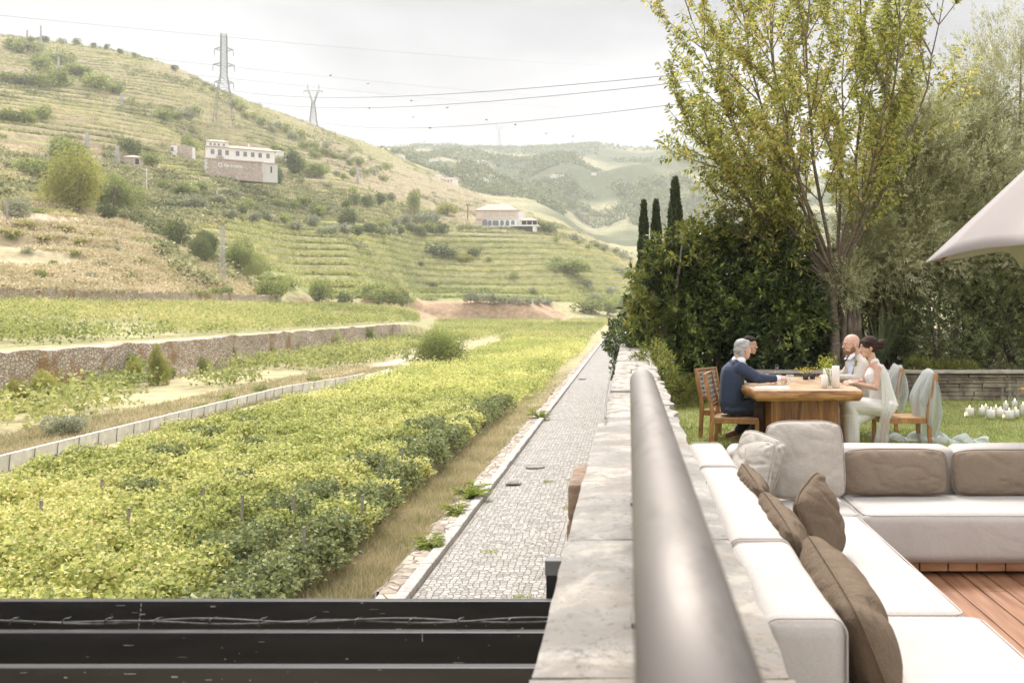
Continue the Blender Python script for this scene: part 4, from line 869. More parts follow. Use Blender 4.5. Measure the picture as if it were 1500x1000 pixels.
b = MB(); b.lathe([(0, 0), (.052, 0), (.055, .02), (.055, .10), (.045, .125), (.02, .145), (.018, .175), (.024, .18), (.02, .18), (.015, .175), (.017, .145), (.05, .1), (.05, .01), (0, .006)], n=24); b.obj('bottle_body', M_glass, t, smooth=True)
b = MB(); b.lathe([(0, .17), (.014, .175), (.02, .2), (.02, .215), (0, .22)], n=14); b.obj('stopper', M_glass, t, smooth=True)
for k, (px_, D_, lab) in enumerate(((1149, 12.0, 'nearer'), (1157, 12.3, 'farther'))):
    t = empty('cut_glass_tumbler', (at(px_, D_), D_, ZT), 'cut glass tumbler by the man\'s hand, %s of the two' % lab, 'glass', 'tumblers on the table')
    b = MB(); b.lathe([(0, 0), (.036, 0), (.042, .1), (.039, .1), (.034, .01), (0, .01)], n=18); b.obj('glass', M_glass, t, smooth=True)
    b = MB()
    for i in range(10):
        for j in range(4): a_ = i*.628+j*.314; q = .039+.0012*j; b.ell((q*math.cos(a_), q*math.sin(a_), .02+j*.022), (.004, .004, .009), nu=6, nv=4)
    b.obj('cut_pattern', M_wax, t)
b = MB(); b.box(-.19, .19, -.13, .13, 0, .0016); tag(b.obj('paper_sheet', M_wax, loc=(at(1131, 11.55), 11.55, ZT)), 'white sheet of paper on the table in front of the suited man', 'paper')
b = MB(); b.box(-.08, .08, -.08, .08, 0, .17); tag(b.obj('pink_box', mat('dusty_pink', (.42,.31,.30), (.5,.38,.37)), loc=(1.70, 12.35, .001), bevel=.01), 'dusty pink box on the grass under the table edge', 'box')
# ================================================================ VEGETATION
_YS = np.geomspace(14, 3500, 1600)
def ground_at(px, py):
    """first place on the terrain seen in the direction px, py"""
    X = (px-VX)/F*_YS; Z = hill(X, _YS); y_ = VY-F*(Z-CAMZ)/_YS
    k = np.nonzero(y_ <= py)[0]; k = k[0] if len(k) else int(np.argmin(y_))
    return Vector((X[k], _YS[k], Z[k]))
def clumps(P_, n, spread, ls, r, asp=.8):
    """n leaf faces round every point"""
    Q = np.repeat(P_, n, 0)+r.normal(0, 1, (len(P_)*n, 3))*np.asarray(spread)
    V, Fc, rn = leaves(Q, ls, ls*asp, r, up=.5)
    base = np.repeat(r.random(len(P_)), n); return V, Fc, np.clip(rn*.55+base*.45, 0, 1)
VG = [(0, (.17,.20,.065)), (.35, (.34,.37,.125)), (.7, (.52,.52,.205)), (1, (.68,.62,.32))]
M_vine = leafmat('vine_leaf', VG, trans=.42, clump=.12, camp=1.3)
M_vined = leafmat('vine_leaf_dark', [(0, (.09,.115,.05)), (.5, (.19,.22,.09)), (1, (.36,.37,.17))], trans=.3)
M_vinefar = leafmat('vine_leaf_far', [(0, (.15,.18,.065)), (.4, (.29,.32,.11)), (.75, (.44,.44,.18)), (1, (.56,.50,.26))], trans=.3, clump=.02)
M_bark = mat('vine_bark', (.09,.06,.04), (.19,.14,.10), scale=12, rough=.95, bump=.8)
M_stake = mat('grey_stake', (.24,.21,.18), (.38,.34,.30), scale=10)
def vine_leafset(n, size, r, sx=.56, sy=.66):
    th = r.uniform(0, 6.28, n); ph = np.arccos(r.uniform(-.75, 1, n)); rad = r.uniform(.45, 1.05, n)**.5
    lump = 1+.22*np.sin(th*3+r.random()*6)+.15*np.sin(ph*5+r.random()*6)
    P_ = np.stack([sx*rad*lump*np.sin(ph)*np.cos(th), sy*rad*lump*np.sin(ph)*np.sin(th), 0.66+.42*rad*lump*np.cos(ph)+r.normal(0, .04, n)], -1)
    return leaves(P_, size, size*.95, r, up=.35, fold=.2)
protos = []
for k in range(8):
    r = np.random.default_rng(50+k); t = empty('grapevine', (0, -50, -40), 'bushy green grapevine in the field rows below the road', 'grapevine', 'grapevines of the field beside the road')
    dk = k >= 6
    V, Fc, rn = vine_leafset(1000, .095, r); mesh_np('foliage', V, Fc, M_vined if dk else M_vine, t, rnd=rn)
    b = MB(); a_ = r.uniform(-.1, .1, 4); b.tube([(0, 0, -.05), (a_[0], a_[1], .25), (a_[2], a_[3], .5), (a_[2]*2, a_[3]*3, .75)], [.04, .035, .03, .015], 7); b.tube([(a_[2], a_[3], .5), (.05, .3, .65), (0, .6, .75)], [.025, .02, .01], 5)
    b.obj('trunk', M_bark, t, smooth=True); protos.append(t)
pos = []
for k in range(9):
    X = -7.15-1.42*k; y = 15.5+random.random()
    while y < 166:
        q = X+random.uniform(-.15, .15)+.25*math.sin(y*.11+k); px_, py_ = proj(q, y, -3.2)
        if px_ > -70 and q < -6.4: pos.append((y, q, k, px_))
        y += random.uniform(.98, 1.2)
pos = [p for p in pos if not (p[1] < cx(min(p[0], 80))+1.1)]
pos.sort(); near, rest = pos[:300], pos[300:]
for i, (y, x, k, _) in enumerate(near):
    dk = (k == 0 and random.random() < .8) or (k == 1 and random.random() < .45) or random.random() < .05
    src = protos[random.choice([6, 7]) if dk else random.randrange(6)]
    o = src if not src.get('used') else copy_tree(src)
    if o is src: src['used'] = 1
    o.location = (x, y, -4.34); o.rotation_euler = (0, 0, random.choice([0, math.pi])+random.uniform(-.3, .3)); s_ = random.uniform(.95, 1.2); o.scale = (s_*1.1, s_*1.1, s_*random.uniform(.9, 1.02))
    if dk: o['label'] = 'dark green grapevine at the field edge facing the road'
for o in list(COL.objects):
    if 'used' in o: del o['used']
r = np.random.default_rng(9)
P_ = np.array([(x, y, -3.68) for y, x, k, _ in rest]); V, Fc, rn = clumps(P_, 95, (.42, .42, .24), .19, r)
tag(mesh_np('vineyard_rows', V, Fc, M_vine, rnd=rn), 'distant part of the dense green vine rows beside the road', 'vines', kind='stuff')
# stakes among the near vines
for k, (px_, py_) in enumerate(((447, 850), (528, 790), (432, 790), (300, 775), (62, 800), (556, 725), (353, 790), (590, 700), (645, 655), (186, 815), (150, 760))):
    Y = F*(CAMZ+4.3-.0)/(py_+12-VY); X = (px_-VX)/F*Y
    b = MB(); b.bar((0, 0, 0), (random.uniform(-.06, .06), 0, 1.35), .06, .06); o = b.obj('vine_stake', M_stake, loc=(X, Y, -4.33)); tag(o, 'grey wooden stake standing among the grapevines', 'stake', 'wooden stakes among the vines')
# lower strip between channel and terrace wall, the terrace above, the valley floor: looser vines
pts = []
for X0 in np.arange(-37.6, -26.8, 1.9):
    for y in np.arange(38, 170, 1.25):
        if fbm(X0*.12+3, y*.045, 3) > (.60 if X0 > -30 else .42) and X0 > -37.9: pts.append((X0+random.uniform(-.4, .4), y, -3.5, .5))
for X0 in np.arange(-79.2, -43.5, 2.1):
    for y in np.arange(62, 285, 1.5):
        px_ = VX+F*X0/y
        if px_ > -60 and px_ < 610 and fbm(X0*.07+9, y*.03+2, 3) > .34: pts.append((X0+random.uniform(-.35, .35), y, float(hill(X0, y))+.9, .62))
for X0 in np.arange(-90, 12, 2.2):
    for y in np.arange(172, 405, 1.7):
        px_ = VX+F*X0/y; 
        if 600+.1*(400-y) < px_ < 935 and X0 < -6.5 and not (abs(X0+25-(y-170)*.0) < 1.6): pts.append((X0+random.uniform(-.3, .3), y, -3.45, .62))
pts = np.array(pts)
V, Fc, rn = clumps(pts[:, :3], 34, (.55, .6, .36), .34, r)
tag(mesh_np('lower_vineyards', V, Fc, M_vinefar, rnd=rn), 'looser vine rows on the valley floor and the lower terrace', 'vines', kind='stuff')
# rows on the slopes: one row of vines on the tread of every terrace
dens = []
allp = []
for px_ in np.arange(-60, 935, 2.6):
    Y = np.geomspace(125, 1100, 900); X = (px_-VX)/F*Y; h = hill(X, Y, False)-CAMZ; z = hill(X, Y)
    t_ = tread(X, Y, h)
    pyy = VY-F*(z-CAMZ)/Y; vis = pyy <= np.minimum.accumulate(np.concatenate([[9999], pyy[:-1]]))+3
    for off in (.52, .9):
        fl = np.floor(t_-off); k = np.nonzero((fl[1:] > fl[:-1]) & (h[1:] > 3))[0]
        for i in k:
            if not vis[i]: continue
            pj = pyy[i]; q = (px_, pj)
            mid = inpoly(np.array([px_]), np.array([pj]), MIDV)[0]
            if not mid and off > .6: continue
            up = inpoly(np.array([px_]), np.array([pj]), UPV)[0]
            bare = any(inpoly(np.array([px_]), np.array([pj]), g)[0] for g in (DRY, BARE, BANK, BANK2))
            shr = inpoly(np.array([px_]), np.array([pj]), SHRUB)[0]
            v = float(fbm(X[i]/45+2, Y[i]/45+8, 3)); thr = .0 if mid else (.34 if up else (.44 if not shr else .55)); thr = .66 if bare else thr
            if v > thr and (mid or random.random() < .92): allp.append((X[i]+random.uniform(-.5, .5), Y[i]+random.uniform(-.5, .5), z[i]+.55, px_))
allp = np.array(allp); print('hill vine clumps', len(allp))
V, Fc, rn = clumps(allp[:, :3], 20, (.80, .36, .42), .68, r)
tag(mesh_np('hillside_vineyards', V, Fc, M_vinefar, rnd=rn), 'rows of vines along the terraces of the hillsides', 'vines', kind='stuff')
# ---- bushes and trees on the slopes
def crown(n, size, seed, flat=.85, gaps=.25, lumps=7):
    """lumpy crown of unit radius sitting on z=0, height about 1.7"""
    r = np.random.default_rng(seed); C_ = r.normal(0, 1, (lumps, 3)); C_ /= np.linalg.norm(C_, axis=1)[:, None]; C_ *= r.uniform(.3, .8, lumps)[:, None]; C_[:, 2] = np.abs(C_[:, 2])*1.0+.42
    rad = r.uniform(.26, .58, lumps); w_ = r.choice(lumps, n, p=rad**2/np.sum(rad**2)); d = r.normal(0, 1, (n, 3)); d /= np.linalg.norm(d, axis=1)[:, None]
    P_ = C_[w_]+d*(rad[w_]*r.uniform(.55, 1.08, n))[:, None]; P_[:, 2] = np.maximum(P_[:, 2]*flat, .03)
    V, Fc, rn = leaves(P_, size, size*.7, r, dirs=d*.7, jit=.6); base = r.random(lumps)[w_]; return V, Fc, np.clip(rn*.5+base*.5, 0, 1)
LM = {'olive': leafmat('olive_grey', [(0, (0.196,0.207,0.127)), (.5, (0.333,0.345,0.23)), (1, (0.506,0.506,0.368))], trans=.2),
      'green': leafmat('bush_green', [(0, (0.14,0.164,0.0569)), (.5, (0.265,0.304,0.108)), (1, (0.455,0.468,0.189))], trans=.3),
      'dark': leafmat('tree_dark', [(0, (0.0828,0.103,0.0414)), (.5, (0.159,0.193,0.0759)), (1, (0.304,0.331,0.138))], trans=.2),
      'yellow': leafmat('bush_yellow', [(0, (.20,.21,.06)), (.5, (.35,.35,.11)), (1, (.50,.46,.18))], trans=.35)}
M_trunk = mat('tree_bark', (.11,.085,.065), (.22,.175,.14), scale=8, rough=.95, bump=.8)
CR = {}
def proto_mesh(kind, k, n, size):
    key = (kind, k, n)
    if key not in CR:
        V, Fc, rn = crown(n, size, hash((kind == 'dark', k, n)) % 1000+k, lumps=6+k % 4); o = mesh_np('crown', V, Fc, LM[kind], rnd=rn); CR[key] = o.data; bpy.data.objects.remove(o)
    return CR[key]
tb_ = MB(); tb_.tube([(0, 0, -.3), (.03, .01, .3), (-.02, 0, .7)], [.07, .05, .03], 6); tb_.tube([(.03, .01, .3), (.22, .1, .8)], [.04, .02], 5); tb_.tube([(.02, .01, .35), (-.2, -.1, .85)], [.04, .02], 5)
_o = tb_.obj('trunk', M_trunk); TRK = _o.data; bpy.data.objects.remove(_o)
CNT = [0]
def bush(px_, py_, wpx, hpx, kind, name='bush', label='', group=None, D=None, trunk=True, n=None):
    p = P(px_, py_, D) if D else ground_at(px_, py_)
    if D: p.z = float(hill(p.x, D))
    mpp = p.y/F; W = wpx*mpp/2; H = hpx*mpp/1.35
    CNT[0] += 1; n = n or (260 if hpx < 14 else 600 if hpx < 28 else 1500 if hpx < 50 else 9500); size = {260: .30, 600: .2, 1500: .14, 9500: .058}.get(n, .1)
    t = empty(name, p, label, 'bush' if 'bush' in name else 'tree', group, rz=random.uniform(0, 6.28))
    o = bpy.data.objects.new('crown', proto_mesh(kind, CNT[0] % 4, n, size)); link(o, t); s_ = (W, W*random.uniform(.85, 1.1), H); o.scale = s_
    if trunk: q = bpy.data.objects.new('trunk', TRK); link(q, t); q.scale = s_
    return t
KL = {'olive': 'grey-green', 'green': 'mid-green', 'dark': 'dark green', 'yellow': 'yellow-green'}
spots = [
 (114,310,122,98,'yellow','tree','huge billowing willow-like tree left of the white utility pole'),(66,268,74,44,'green','tree','pale tree uphill to the left of the huge billowing tree'),(168,312,86,70,'green','tree','tall pale tree just right of the huge billowing one'),(96,240,60,40,'green','tree','green tree rising behind the huge billowing tree'),
 (26,322,52,36,'olive','bush','grey olive-like bush beside the thin pole at the left edge'),(158,322,30,26,'dark','bush','small dark bush where the pale lane ends'),
 (255,364,46,44,'dark','tree','dark round tree left of its twin on the slope edge'),(302,388,52,52,'dark','tree','dark round tree just left of the lattice mast'),(350,404,66,54,'green','tree','light tree directly right of the lattice mast'),
 (398,440,44,40,'green','tree','leafy tree at the end of the upper stone wall'),(468,446,44,42,'green','tree','leafy tree on the brown bank, first from the left'),(560,449,56,34,'green','tree','broad leafy tree above the brown bank'),(590,450,24,26,'dark','bush','dark bush at the left end of the long earth bank'),(505,450,24,26,'dark','tree','small dark tree on the brown bank'),
 (632,540,88,68,'green','bush','big round bush in the vines where the channel ends'),
 (642,378,62,22,'dark','bush','dark flat bush in the middle of the terraced vineyard'),(696,380,26,13,'dark','bush','small dark bush right of the flat one in the vineyard'),(682,384,30,15,'yellow','bush','yellowish bush between two dark ones in the vineyard'),(836,404,72,30,'green','tree','spreading tree above the earth bank on the right'),
 (405,272,34,34,'dark','tree','dark tree in front of the right end of the white house'),(432,256,48,32,'dark','tree','dark tree beside the right end of the white house'),(462,262,46,28,'green','tree','broad tree farther right of the white house'),(278,226,28,24,'green','tree','tree behind the little ruin left of the white house'),(224,246,34,26,'green','tree','tree left of the little ruin'),(190,226,40,24,'dark','tree','dark tree uphill of the stone shed'),
 (96,640,66,40,'olive','bush','blue-grey feathery bush beside the pale channel'),
 (78,596,54,62,'yellow','bush','yellow-green bush growing against the terrace wall at the left'),(24,604,44,60,'yellow','bush','reedy bush against the terrace wall at the left edge'),(182,560,60,34,'green','bush','bush at the foot of the terrace wall left of the creepers'),(232,564,34,62,'yellow','bush','creeper climbing the terrace wall to its top'),(198,566,30,46,'yellow','bush','pale creeper half way up the terrace wall'),
 (505,338,34,32,'dark','tree','dark tree at the left end of the shrub belt above the vineyard'),(607,314,26,38,'green','tree','slender tree left of the pink house'),(655,316,36,22,'yellow','tree','yellow-green tree close left of the pink house'),(797,342,40,16,'dark','bush','dark bush under the right end of the pink house'),
 (890,462,36,28,'green','tree','tree on the valley floor left of the cypresses'),(855,458,50,24,'green','tree','spreading tree on the valley floor near the earth bank'),(915,458,40,30,'green','tree','tree on the valley floor next to the garden shrubs'),
]
for a_ in spots: bush(a_[0], a_[1], a_[2], a_[3], a_[4], 'slope_tree' if a_[5] == 'tree' else 'slope_bush', a_[6])
groups = [ # poly/points, kind choices, size px, label, group, count
 ([(x, y) for x, y in ((45,63),(57,61),(66,63),(91,63),(113,66),(137,70),(157,73),(176,79),(198,85),(255,102),(300,128),(312,134))], 'dark', (11, 8), 'small round tree standing on the skyline of the left hill', 'trees along the skyline of the left hill'),
 ([(x, 335-(x-560)*.10) for x in range(560, 645, 16)], 'olive', (22, 17), 'pale grey olive tree in the row above the terraced vineyard', 'olive trees above the terraced vineyard'),
 ([(x, 345+random.uniform(-3, 2)) for x in range(525, 648, 15)], 'dark', (26, 17), 'dark hedge tree along the top edge of the terraced vineyard', 'dark trees edging the terraced vineyard'),
 ([(x, 446) for x in range(690, 812, 14)], 'olive', (22, 14), 'grey shrub in the row along the top of the earth bank', 'grey shrubs on the earth bank'),
 ([(520,300),(541,297),(556,303),(571,299),(538,308),(508,306)], 'dark', (20, 17), 'dark round tree on the slope below the dry hillside', 'dark trees below the dry hillside'),
 ([(250+i*17+random.uniform(-4, 4), 300+i*3.0+random.uniform(-9, 9)) for i in range(16)], 'olive', (23, 15), 'pale olive tree in the grove below the white house', 'olive grove below the white house'),
 ([(235+i*21+random.uniform(-4, 4), 282+i*2.5+random.uniform(-8, 8)) for i in range(12)], 'green', (26, 15), 'green bush among the terraces below the white house', 'bushes below the white house'),
 ([(10,124),(32,128),(58,130),(80,128),(104,112),(116,114),(88,96),(68,106),(14,72),(40,78),(140,130),(165,138),(14,180),(36,184),(60,180)], 'green', (38, 20), 'rounded bush on the upper terraces near the left edge', 'bushes on the upper left terraces'),
 ([(270,175),(285,172),(258,180),(240,178)], 'green', (26, 16), 'bush on the terraces left of the tall pylon', 'bushes left of the tall pylon'),
 ([(340+i*11+random.uniform(-3, 3), 160+i*5.1+random.uniform(-2, 9)) for i in range(20)], 'green', (17, 11), 'scrubby bush on the ridge descending behind the pylons', 'scrub along the descending ridge'),
 ([(380+random.uniform(0, 190), 215+random.uniform(0, 70)) for i in range(26)], 'green', (15, 9), 'scattered shrub on the slope right of the white house', 'shrubs on the slope right of the white house'),
 ([(640+random.uniform(-60, 240), 400+random.uniform(-50, 35)) for i in range(12)], 'green', (12, 7), 'little bush dotted in the terraced vineyard', 'little bushes in the terraced vineyard'),
 ([(15,352),(40,372),(78,388),(110,375),(150,392),(170,372),(205,385),(250,402),(110,402),(60,408),(15,412),(132,408),(160,412),(185,408),(225,412),(280,398)], 'green', (17, 9), 'low bush scattered on the dry grass slope', 'bushes on the dry slope'),
 ([(10+i*27+random.uniform(-8, 8), 338+i*2.2+random.uniform(-10, 14)) for i in range(10)], 'yellow', (24, 8), 'straggling vine bush on the dry grass slope', 'straggling bushes on the dry slope'),
 ([(300,436),(315,436),(330,437),(285,437)], 'green', (22, 13), 'bush hanging over the upper dry stone wall', 'bushes on the upper stone wall'),
 ([(870,360),(885,368),(900,372),(912,380),(842,352),(860,420),(905,400),(895,430),(870,440),(780,430)], 'olive', (20, 10), 'pale shrub on the spur right of the pink house', 'shrubs on the spur'),
 ([(60+i*47+random.uniform(-14, 14), 588-i*8.2) for i in range(11)], 'green', (26, 22), 'leafy creeper spilling over the rust-stained terrace wall', 'creepers on the terrace wall'),
 ([(545,572),(300,600),(335,588),(380,575),(120,660),(460,560)], 'green', (24, 12), 'weedy bush on the dry verge of the channel', 'weedy bushes by the channel'),
]
for pts_, kind, (w_, h_), lab, gname in groups:
    for (x, y) in pts_:
        s_ = random.uniform(.8, 1.25); kk = kind if random.random() < .75 else random.choice(['green', 'olive'])
        bush(x, y, w_*s_, h_*s_*random.uniform(.85, 1.15), kk, 'slope_bush' if 'bush' in lab or 'shrub' in lab else 'slope_tree', lab, gname)
# low scrub all over the uncultivated slopes: one mass
P_ = []
for i in range(72000):
    px_ = random.uniform(-60, 930); Y = math.exp(random.uniform(math.log(128), math.log(1080))); P_.append(((px_-VX)/F*Y, Y))
P_ = np.array(P_); Z = hill(P_[:, 0], P_[:, 1]); pj = proj(P_[:, 0], P_[:, 1], Z); w_ = fbm(P_[:, 0]/26+3, P_[:, 1]/26+11, 4)
thr = np.full(len(P_), .56); thr = np.where(inpoly(pj[0], pj[1], SHRUB), .40, thr); thr = np.where(inpoly(pj[0], pj[1], MIDV), .74, thr); thr = np.where(inpoly(pj[0], pj[1], DRY), .66, thr); thr = np.where(inpoly(pj[0], pj[1], BARE), .60, thr); thr = np.where(inpoly(pj[0], pj[1], UPV), .60, thr)
keep = (w_ > thr) & (Z > 6); P3 = np.stack([P_[:, 0], P_[:, 1], Z+.5], -1)[keep]; print('scrub', len(P3))
dm = inpoly(pj[0], pj[1], DRY) | inpoly(pj[0], pj[1], BARE) | inpoly(pj[0], pj[1], BARE2); dm = (dm & (w_ > .33)); dm &= ~keep; D3 = np.stack([P_[:, 0], P_[:, 1], Z+.2], -1)[dm]
V, Fc, rn = clumps(D3, 14, (1.1, 1.1, .22), .55, r); tag(mesh_np('dry_tussocks', V, Fc, leafmat('tussock', [(0, (.36,.32,.18)), (.5, (.52,.45,.28)), (1, (.66,.57,.40))], trans=.2, clump=.05, camp=1.2), rnd=rn), 'dry grass tussocks on the bare slopes', 'grass', kind='stuff')
V, Fc, rn = clumps(P3, 16, (1.0, 1.0, .65), 1.0, r); tag(mesh_np('scrub', V, Fc, leafmat('scrub_leaf', [(0, (0.138,0.149,0.069)), (.45, (0.253,0.265,0.127)), (.8, (0.414,0.402,0.218)), (1, (0.575,0.517,0.322))], trans=.2, clump=.03), rnd=rn), 'low scrub covering the uncultivated slopes', 'scrub', kind='stuff')
# woods and hedges of the far hills: one mass
P_ = []
for i in range(15000):
    px_ = random.uniform(490, 1500); Y = math.exp(random.uniform(math.log(1250), math.log(3000))); X = (px_-VX)/F*Y; P_.append((X, Y))
P_ = np.array(P_); Z = hill(P_[:, 0], P_[:, 1]); pj = proj(P_[:, 0], P_[:, 1], Z)
w_ = fbm(P_[:, 0]/150+3, P_[:, 1]/190+11, 4); keep = (w_ > .53) | inpoly(pj[0], pj[1], FARW) | ((P_[:, 1] > 2650) & (P_[:, 1] < 2850) & (w_ > .36)); P3 = np.stack([P_[:, 0], P_[:, 1], Z+2.5], -1)[keep]
V, Fc, rn = clumps(P3, 12, (3.2, 3.2, 2.3), 4.6, r); tag(mesh_np('far_woodland', V, Fc, LM['dark'], rnd=rn), 'dark woods and hedges on the distant hills', 'woodland', kind='stuff')
# dry grass: verge beside the road and ragged tufts on the valley floor
M_dry = leafmat('dry_grass', [(0, (.22,.22,.10)), (.4, (.38,.33,.19)), (1, (.56,.48,.32))], trans=.2, clump=.5)
def tufts(n, x0, x1, y0, y1, h, w, seed):
    V, Fc, rn = blades(n, x0, x1, y0, y1, h, w, seed, -4.33); return V, Fc, rn
Vs = []; Rn = []
for n, x0, x1, y0, y1, h, w_, sd in ((60000, -7.0, -5.15, 14, 90, .16, .022, 5), (9000, -7.0, -5.3, 14, 60, .38, .02, 6), (26000, -25, -22.9, 32, 100, .28, .05, 7), (16000, -29, -25, 36, 100, .3, .06, 8)):
    V, Fc, rn = tufts(n, x0, x1, y0, y1, h, w_, sd); Vs.append(V); Rn.append(rn)
V = np.concatenate(Vs); tag(mesh_np('dry_grass', V, np.arange(len(V)).reshape(-1, 3), M_dry, rnd=np.concatenate(Rn)), 'sun-dried grass on the verge beside the road', 'grass', kind='stuff')
# ferns on the verge
M_fern = leafmat('fern', [(0, (.12,.17,.03)), (.6, (.26,.31,.06)), (1, (.42,.42,.12))], trans=.4)
def fern(px_, py_, s_, label, seed, zg=-4.15, n=22, D=None, group=None):
    r = np.random.default_rng(seed); Y = D or F*(CAMZ-zg)/(py_-VY); t = empty('fern', ((px_-VX)/F*Y, Y, zg), label, 'fern', group); Q = []; Dr = []; b = MB()
    for k in range(n):
        a_ = r.uniform(0, 6.28); l = s_*r.uniform(.7, 1.1); up = r.uniform(.4, 1.1); pts = []
        for i in range(9): u = i/8; pts.append(Vector((math.cos(a_)*l*u*.8, math.sin(a_)*l*u*.8, l*(u*up-.55*u*u))))
        b.tube(pts, .004, 3)
        for i in range(1, 9):
            for j in range(3):
                u = (i+j/3)/8.7; p = pts[i-1].lerp(pts[i], j/3)
                for sd in (-1, 1): Q.append(p); Dr.append((-math.sin(a_)*sd+math.cos(a_)*.5, math.cos(a_)*sd+math.sin(a_)*.5, .1))
    Q = np.array([tuple(q) for q in Q]); V, Fc, rn = leaves(Q, .17*s_, .045*s_, r, dirs=np.array(Dr), jit=.12, up=1.); mesh_np('fronds', V, Fc, M_fern, t, rnd=rn); b.obj('stems', M_fern, t)
fern(690, 728, .85, 'large bright fern on the verge, farther from the beams', 1); fern(668, 752, .6, 'small fern between the two larger ones on the verge', 2); fern(628, 800, .62, 'fern on the verge nearest the black beams', 3); fern(790, 612, .8, 'low green weeds by the kerb far along the verge', 4)
for k, (px_, py_) in enumerate(((803, 704), (838, 702), (716, 806), (832, 742), (765, 872))):
    Y = F*5.85/(py_-VY); V, Fc, rn = blades(300, -.26, .26, 20, 20.5, .06, .016, 40+k, 0); V[:, 1] -= 20.25; c3 = V.reshape(-1, 3, 3).mean(1); kp = (c3[:, 0]/.26)**2+(c3[:, 1]/.25)**2 < np.random.default_rng(k).random(len(c3))**1.5; V = V.reshape(-1, 3, 3)[kp].reshape(-1, 3); Fc = np.arange(len(V)).reshape(-1, 3); rn = rn[kp]
    tag(mesh_np('weed_tuft', V, Fc, M_fern, rnd=rn, loc=((px_-VX)/F*Y, Y, -4.20)), 'small tuft of weeds between the road setts', 'weeds', 'weed tufts in the road')
# ================================================================ GARDEN PLANTS
M_laurel = leafmat('laurel_leaf', [(0, (0.0276,0.0414,0.0151)), (.5, (0.062,0.0911,0.0276)), (.82, (0.166,0.214,0.058)), (1, (0.414,0.456,0.124))], trans=.12, rough=.32, gloss=.6, clump=.9)
M_laurely = leafmat('young_leaf', [(0, (.055,.07,.018)), (.5, (.15,.17,.045)), (1, (.40,.37,.11))], trans=.35, rough=.4, clump=.6, camp=1.2)
M_olive = leafmat('olive_leaf', [(0, (0.201,0.201,0.108)), (.45, (0.389,0.389,0.223)), (.8, (0.604,0.589,0.389)), (1, (0.75,0.75,0.604))], trans=.3, rough=.5, clump=.5)
M_deepg = leafmat('shade_leaf', [(0, (0.0656,0.0788,0.0338)), (.5, (0.16,0.188,0.075)), (1, (0.413,0.45,0.206))], trans=.12, rough=.45, clump=.7)
M_cherry = leafmat('cherry_leaf', [(0, (.14,.155,.045)), (.4, (.30,.31,.085)), (.8, (.47,.46,.15)), (.96, (.62,.54,.22)), (1, (.56,.40,.19))], trans=.5, rough=.5, clump=.35, camp=.8)
def shoots(C_, D_, k, ll, lw, r, sl=.10, spread=.9):
    """k leaves radiating round short shoots at C_ pointing D_"""
    n = len(C_); C2 = np.repeat(C_, k, 0); D2 = np.repeat(D_, k, 0); a_ = r.normal(0, 1, (n*k, 3)); a_ -= D2*np.sum(a_*D2, 1)[:, None]; a_ /= np.linalg.norm(a_, axis=1)[:, None]+1e-9
    u = np.tile(np.linspace(0, 1, k), n)[:, None]; dirs = D2*(.35+.6*u)+a_*spread*(1.1-.5*u); dirs /= np.linalg.norm(dirs, axis=1)[:, None]
    return leaves(C2+D2*sl*u, ll, lw, r, dirs=dirs, jit=.12)
def shrub(name, cells, n, k, ll, lw, m, label, seed, sl=.10, shell=(.72, 1.05), trunks=3, cat='shrub', spread=.9, zmin=.3, group=None):
    """crown filling the ellipsoids cells=[(centre, radii)...]"""
    r = np.random.default_rng(seed); vol = np.array([c[1][0]*c[1][2]+c[1][1]*c[1][2] for c in cells]); w_ = r.choice(len(cells), n, p=vol/vol.sum())
    d = r.normal(0, 1, (n, 3)); d /= np.linalg.norm(d, axis=1)[:, None]; Cc = np.array([c[0] for c in cells], float)[w_]; Rr = np.array([c[1] for c in cells], float)[w_]
    lump = 1+.16*np.sin(d[:, 0]*7+seed+d[:, 2]*5)+.12*np.sin(d[:, 2]*9+d[:, 1]*8+seed*2)
    P_ = Cc+d*Rr*(lump*r.uniform(shell[0], shell[1], n))[:, None]
    ok = P_[:, 2] > zmin; P_ = P_[ok]; d = d[ok]; nn = d/Rr[ok]; nn[:, 2] += .35*np.abs(nn[:, 2]).mean()+.25; nn /= np.linalg.norm(nn, axis=1)[:, None]
    c0 = cells[0][0]; base = np.array([c0[0], c0[1], zmin]); t = empty(name, base, label, cat, group)
    V, Fc, rn = shoots(P_-base, nn, k, ll, lw, r, sl, spread); b_ = np.repeat(r.random(len(P_)), k); mesh_np('foliage', V, Fc, m, t, rnd=np.clip(rn*.5+b_*.5, 0, 1))
    b = MB()
    for j in range(trunks):
        c_ = cells[j % len(cells)]; e = Vector(c_[0])-Vector(base); e += Vector((r.uniform(-.4, .4)*c_[1][0], r.uniform(-.4, .4)*c_[1][1], r.uniform(-.2, .6)*c_[1][2])); s0 = Vector((r.uniform(-.15, .15), r.uniform(-.1, .1), -.05))
        b.tube([s0, s0.lerp(e, .35)+Vector((r.uniform(-.1, .1), 0, .1)), s0.lerp(e, .7), e], [.055, .045, .03, .012], 7)
    if trunks: b.obj('trunk', M_trunk, t, smooth=True)
    return t
LG = 'evergreen shrubs behind the garden wall'
shrub('laurel_shrub', [((.95, 19.0, 1.5), (.85, .9, 1.35)), ((1.15, 19.0, 2.15), (.55, .7, .85)), ((.55, 18.6, .95), (.55, .6, .75))], 2100, 7, .125, .048, M_laurel, 'glossy dark laurel at the left end of the hedge by the wall end', 1)
shrub('laurel_shrub', [((1.85, 19.1, 1.6), (.85, .9, 1.45)), ((1.7, 19.1, 2.5), (.5, .6, .7))], 2100, 7, .125, .048, M_laurel, 'tallest glossy dark laurel, second from the left', 2)
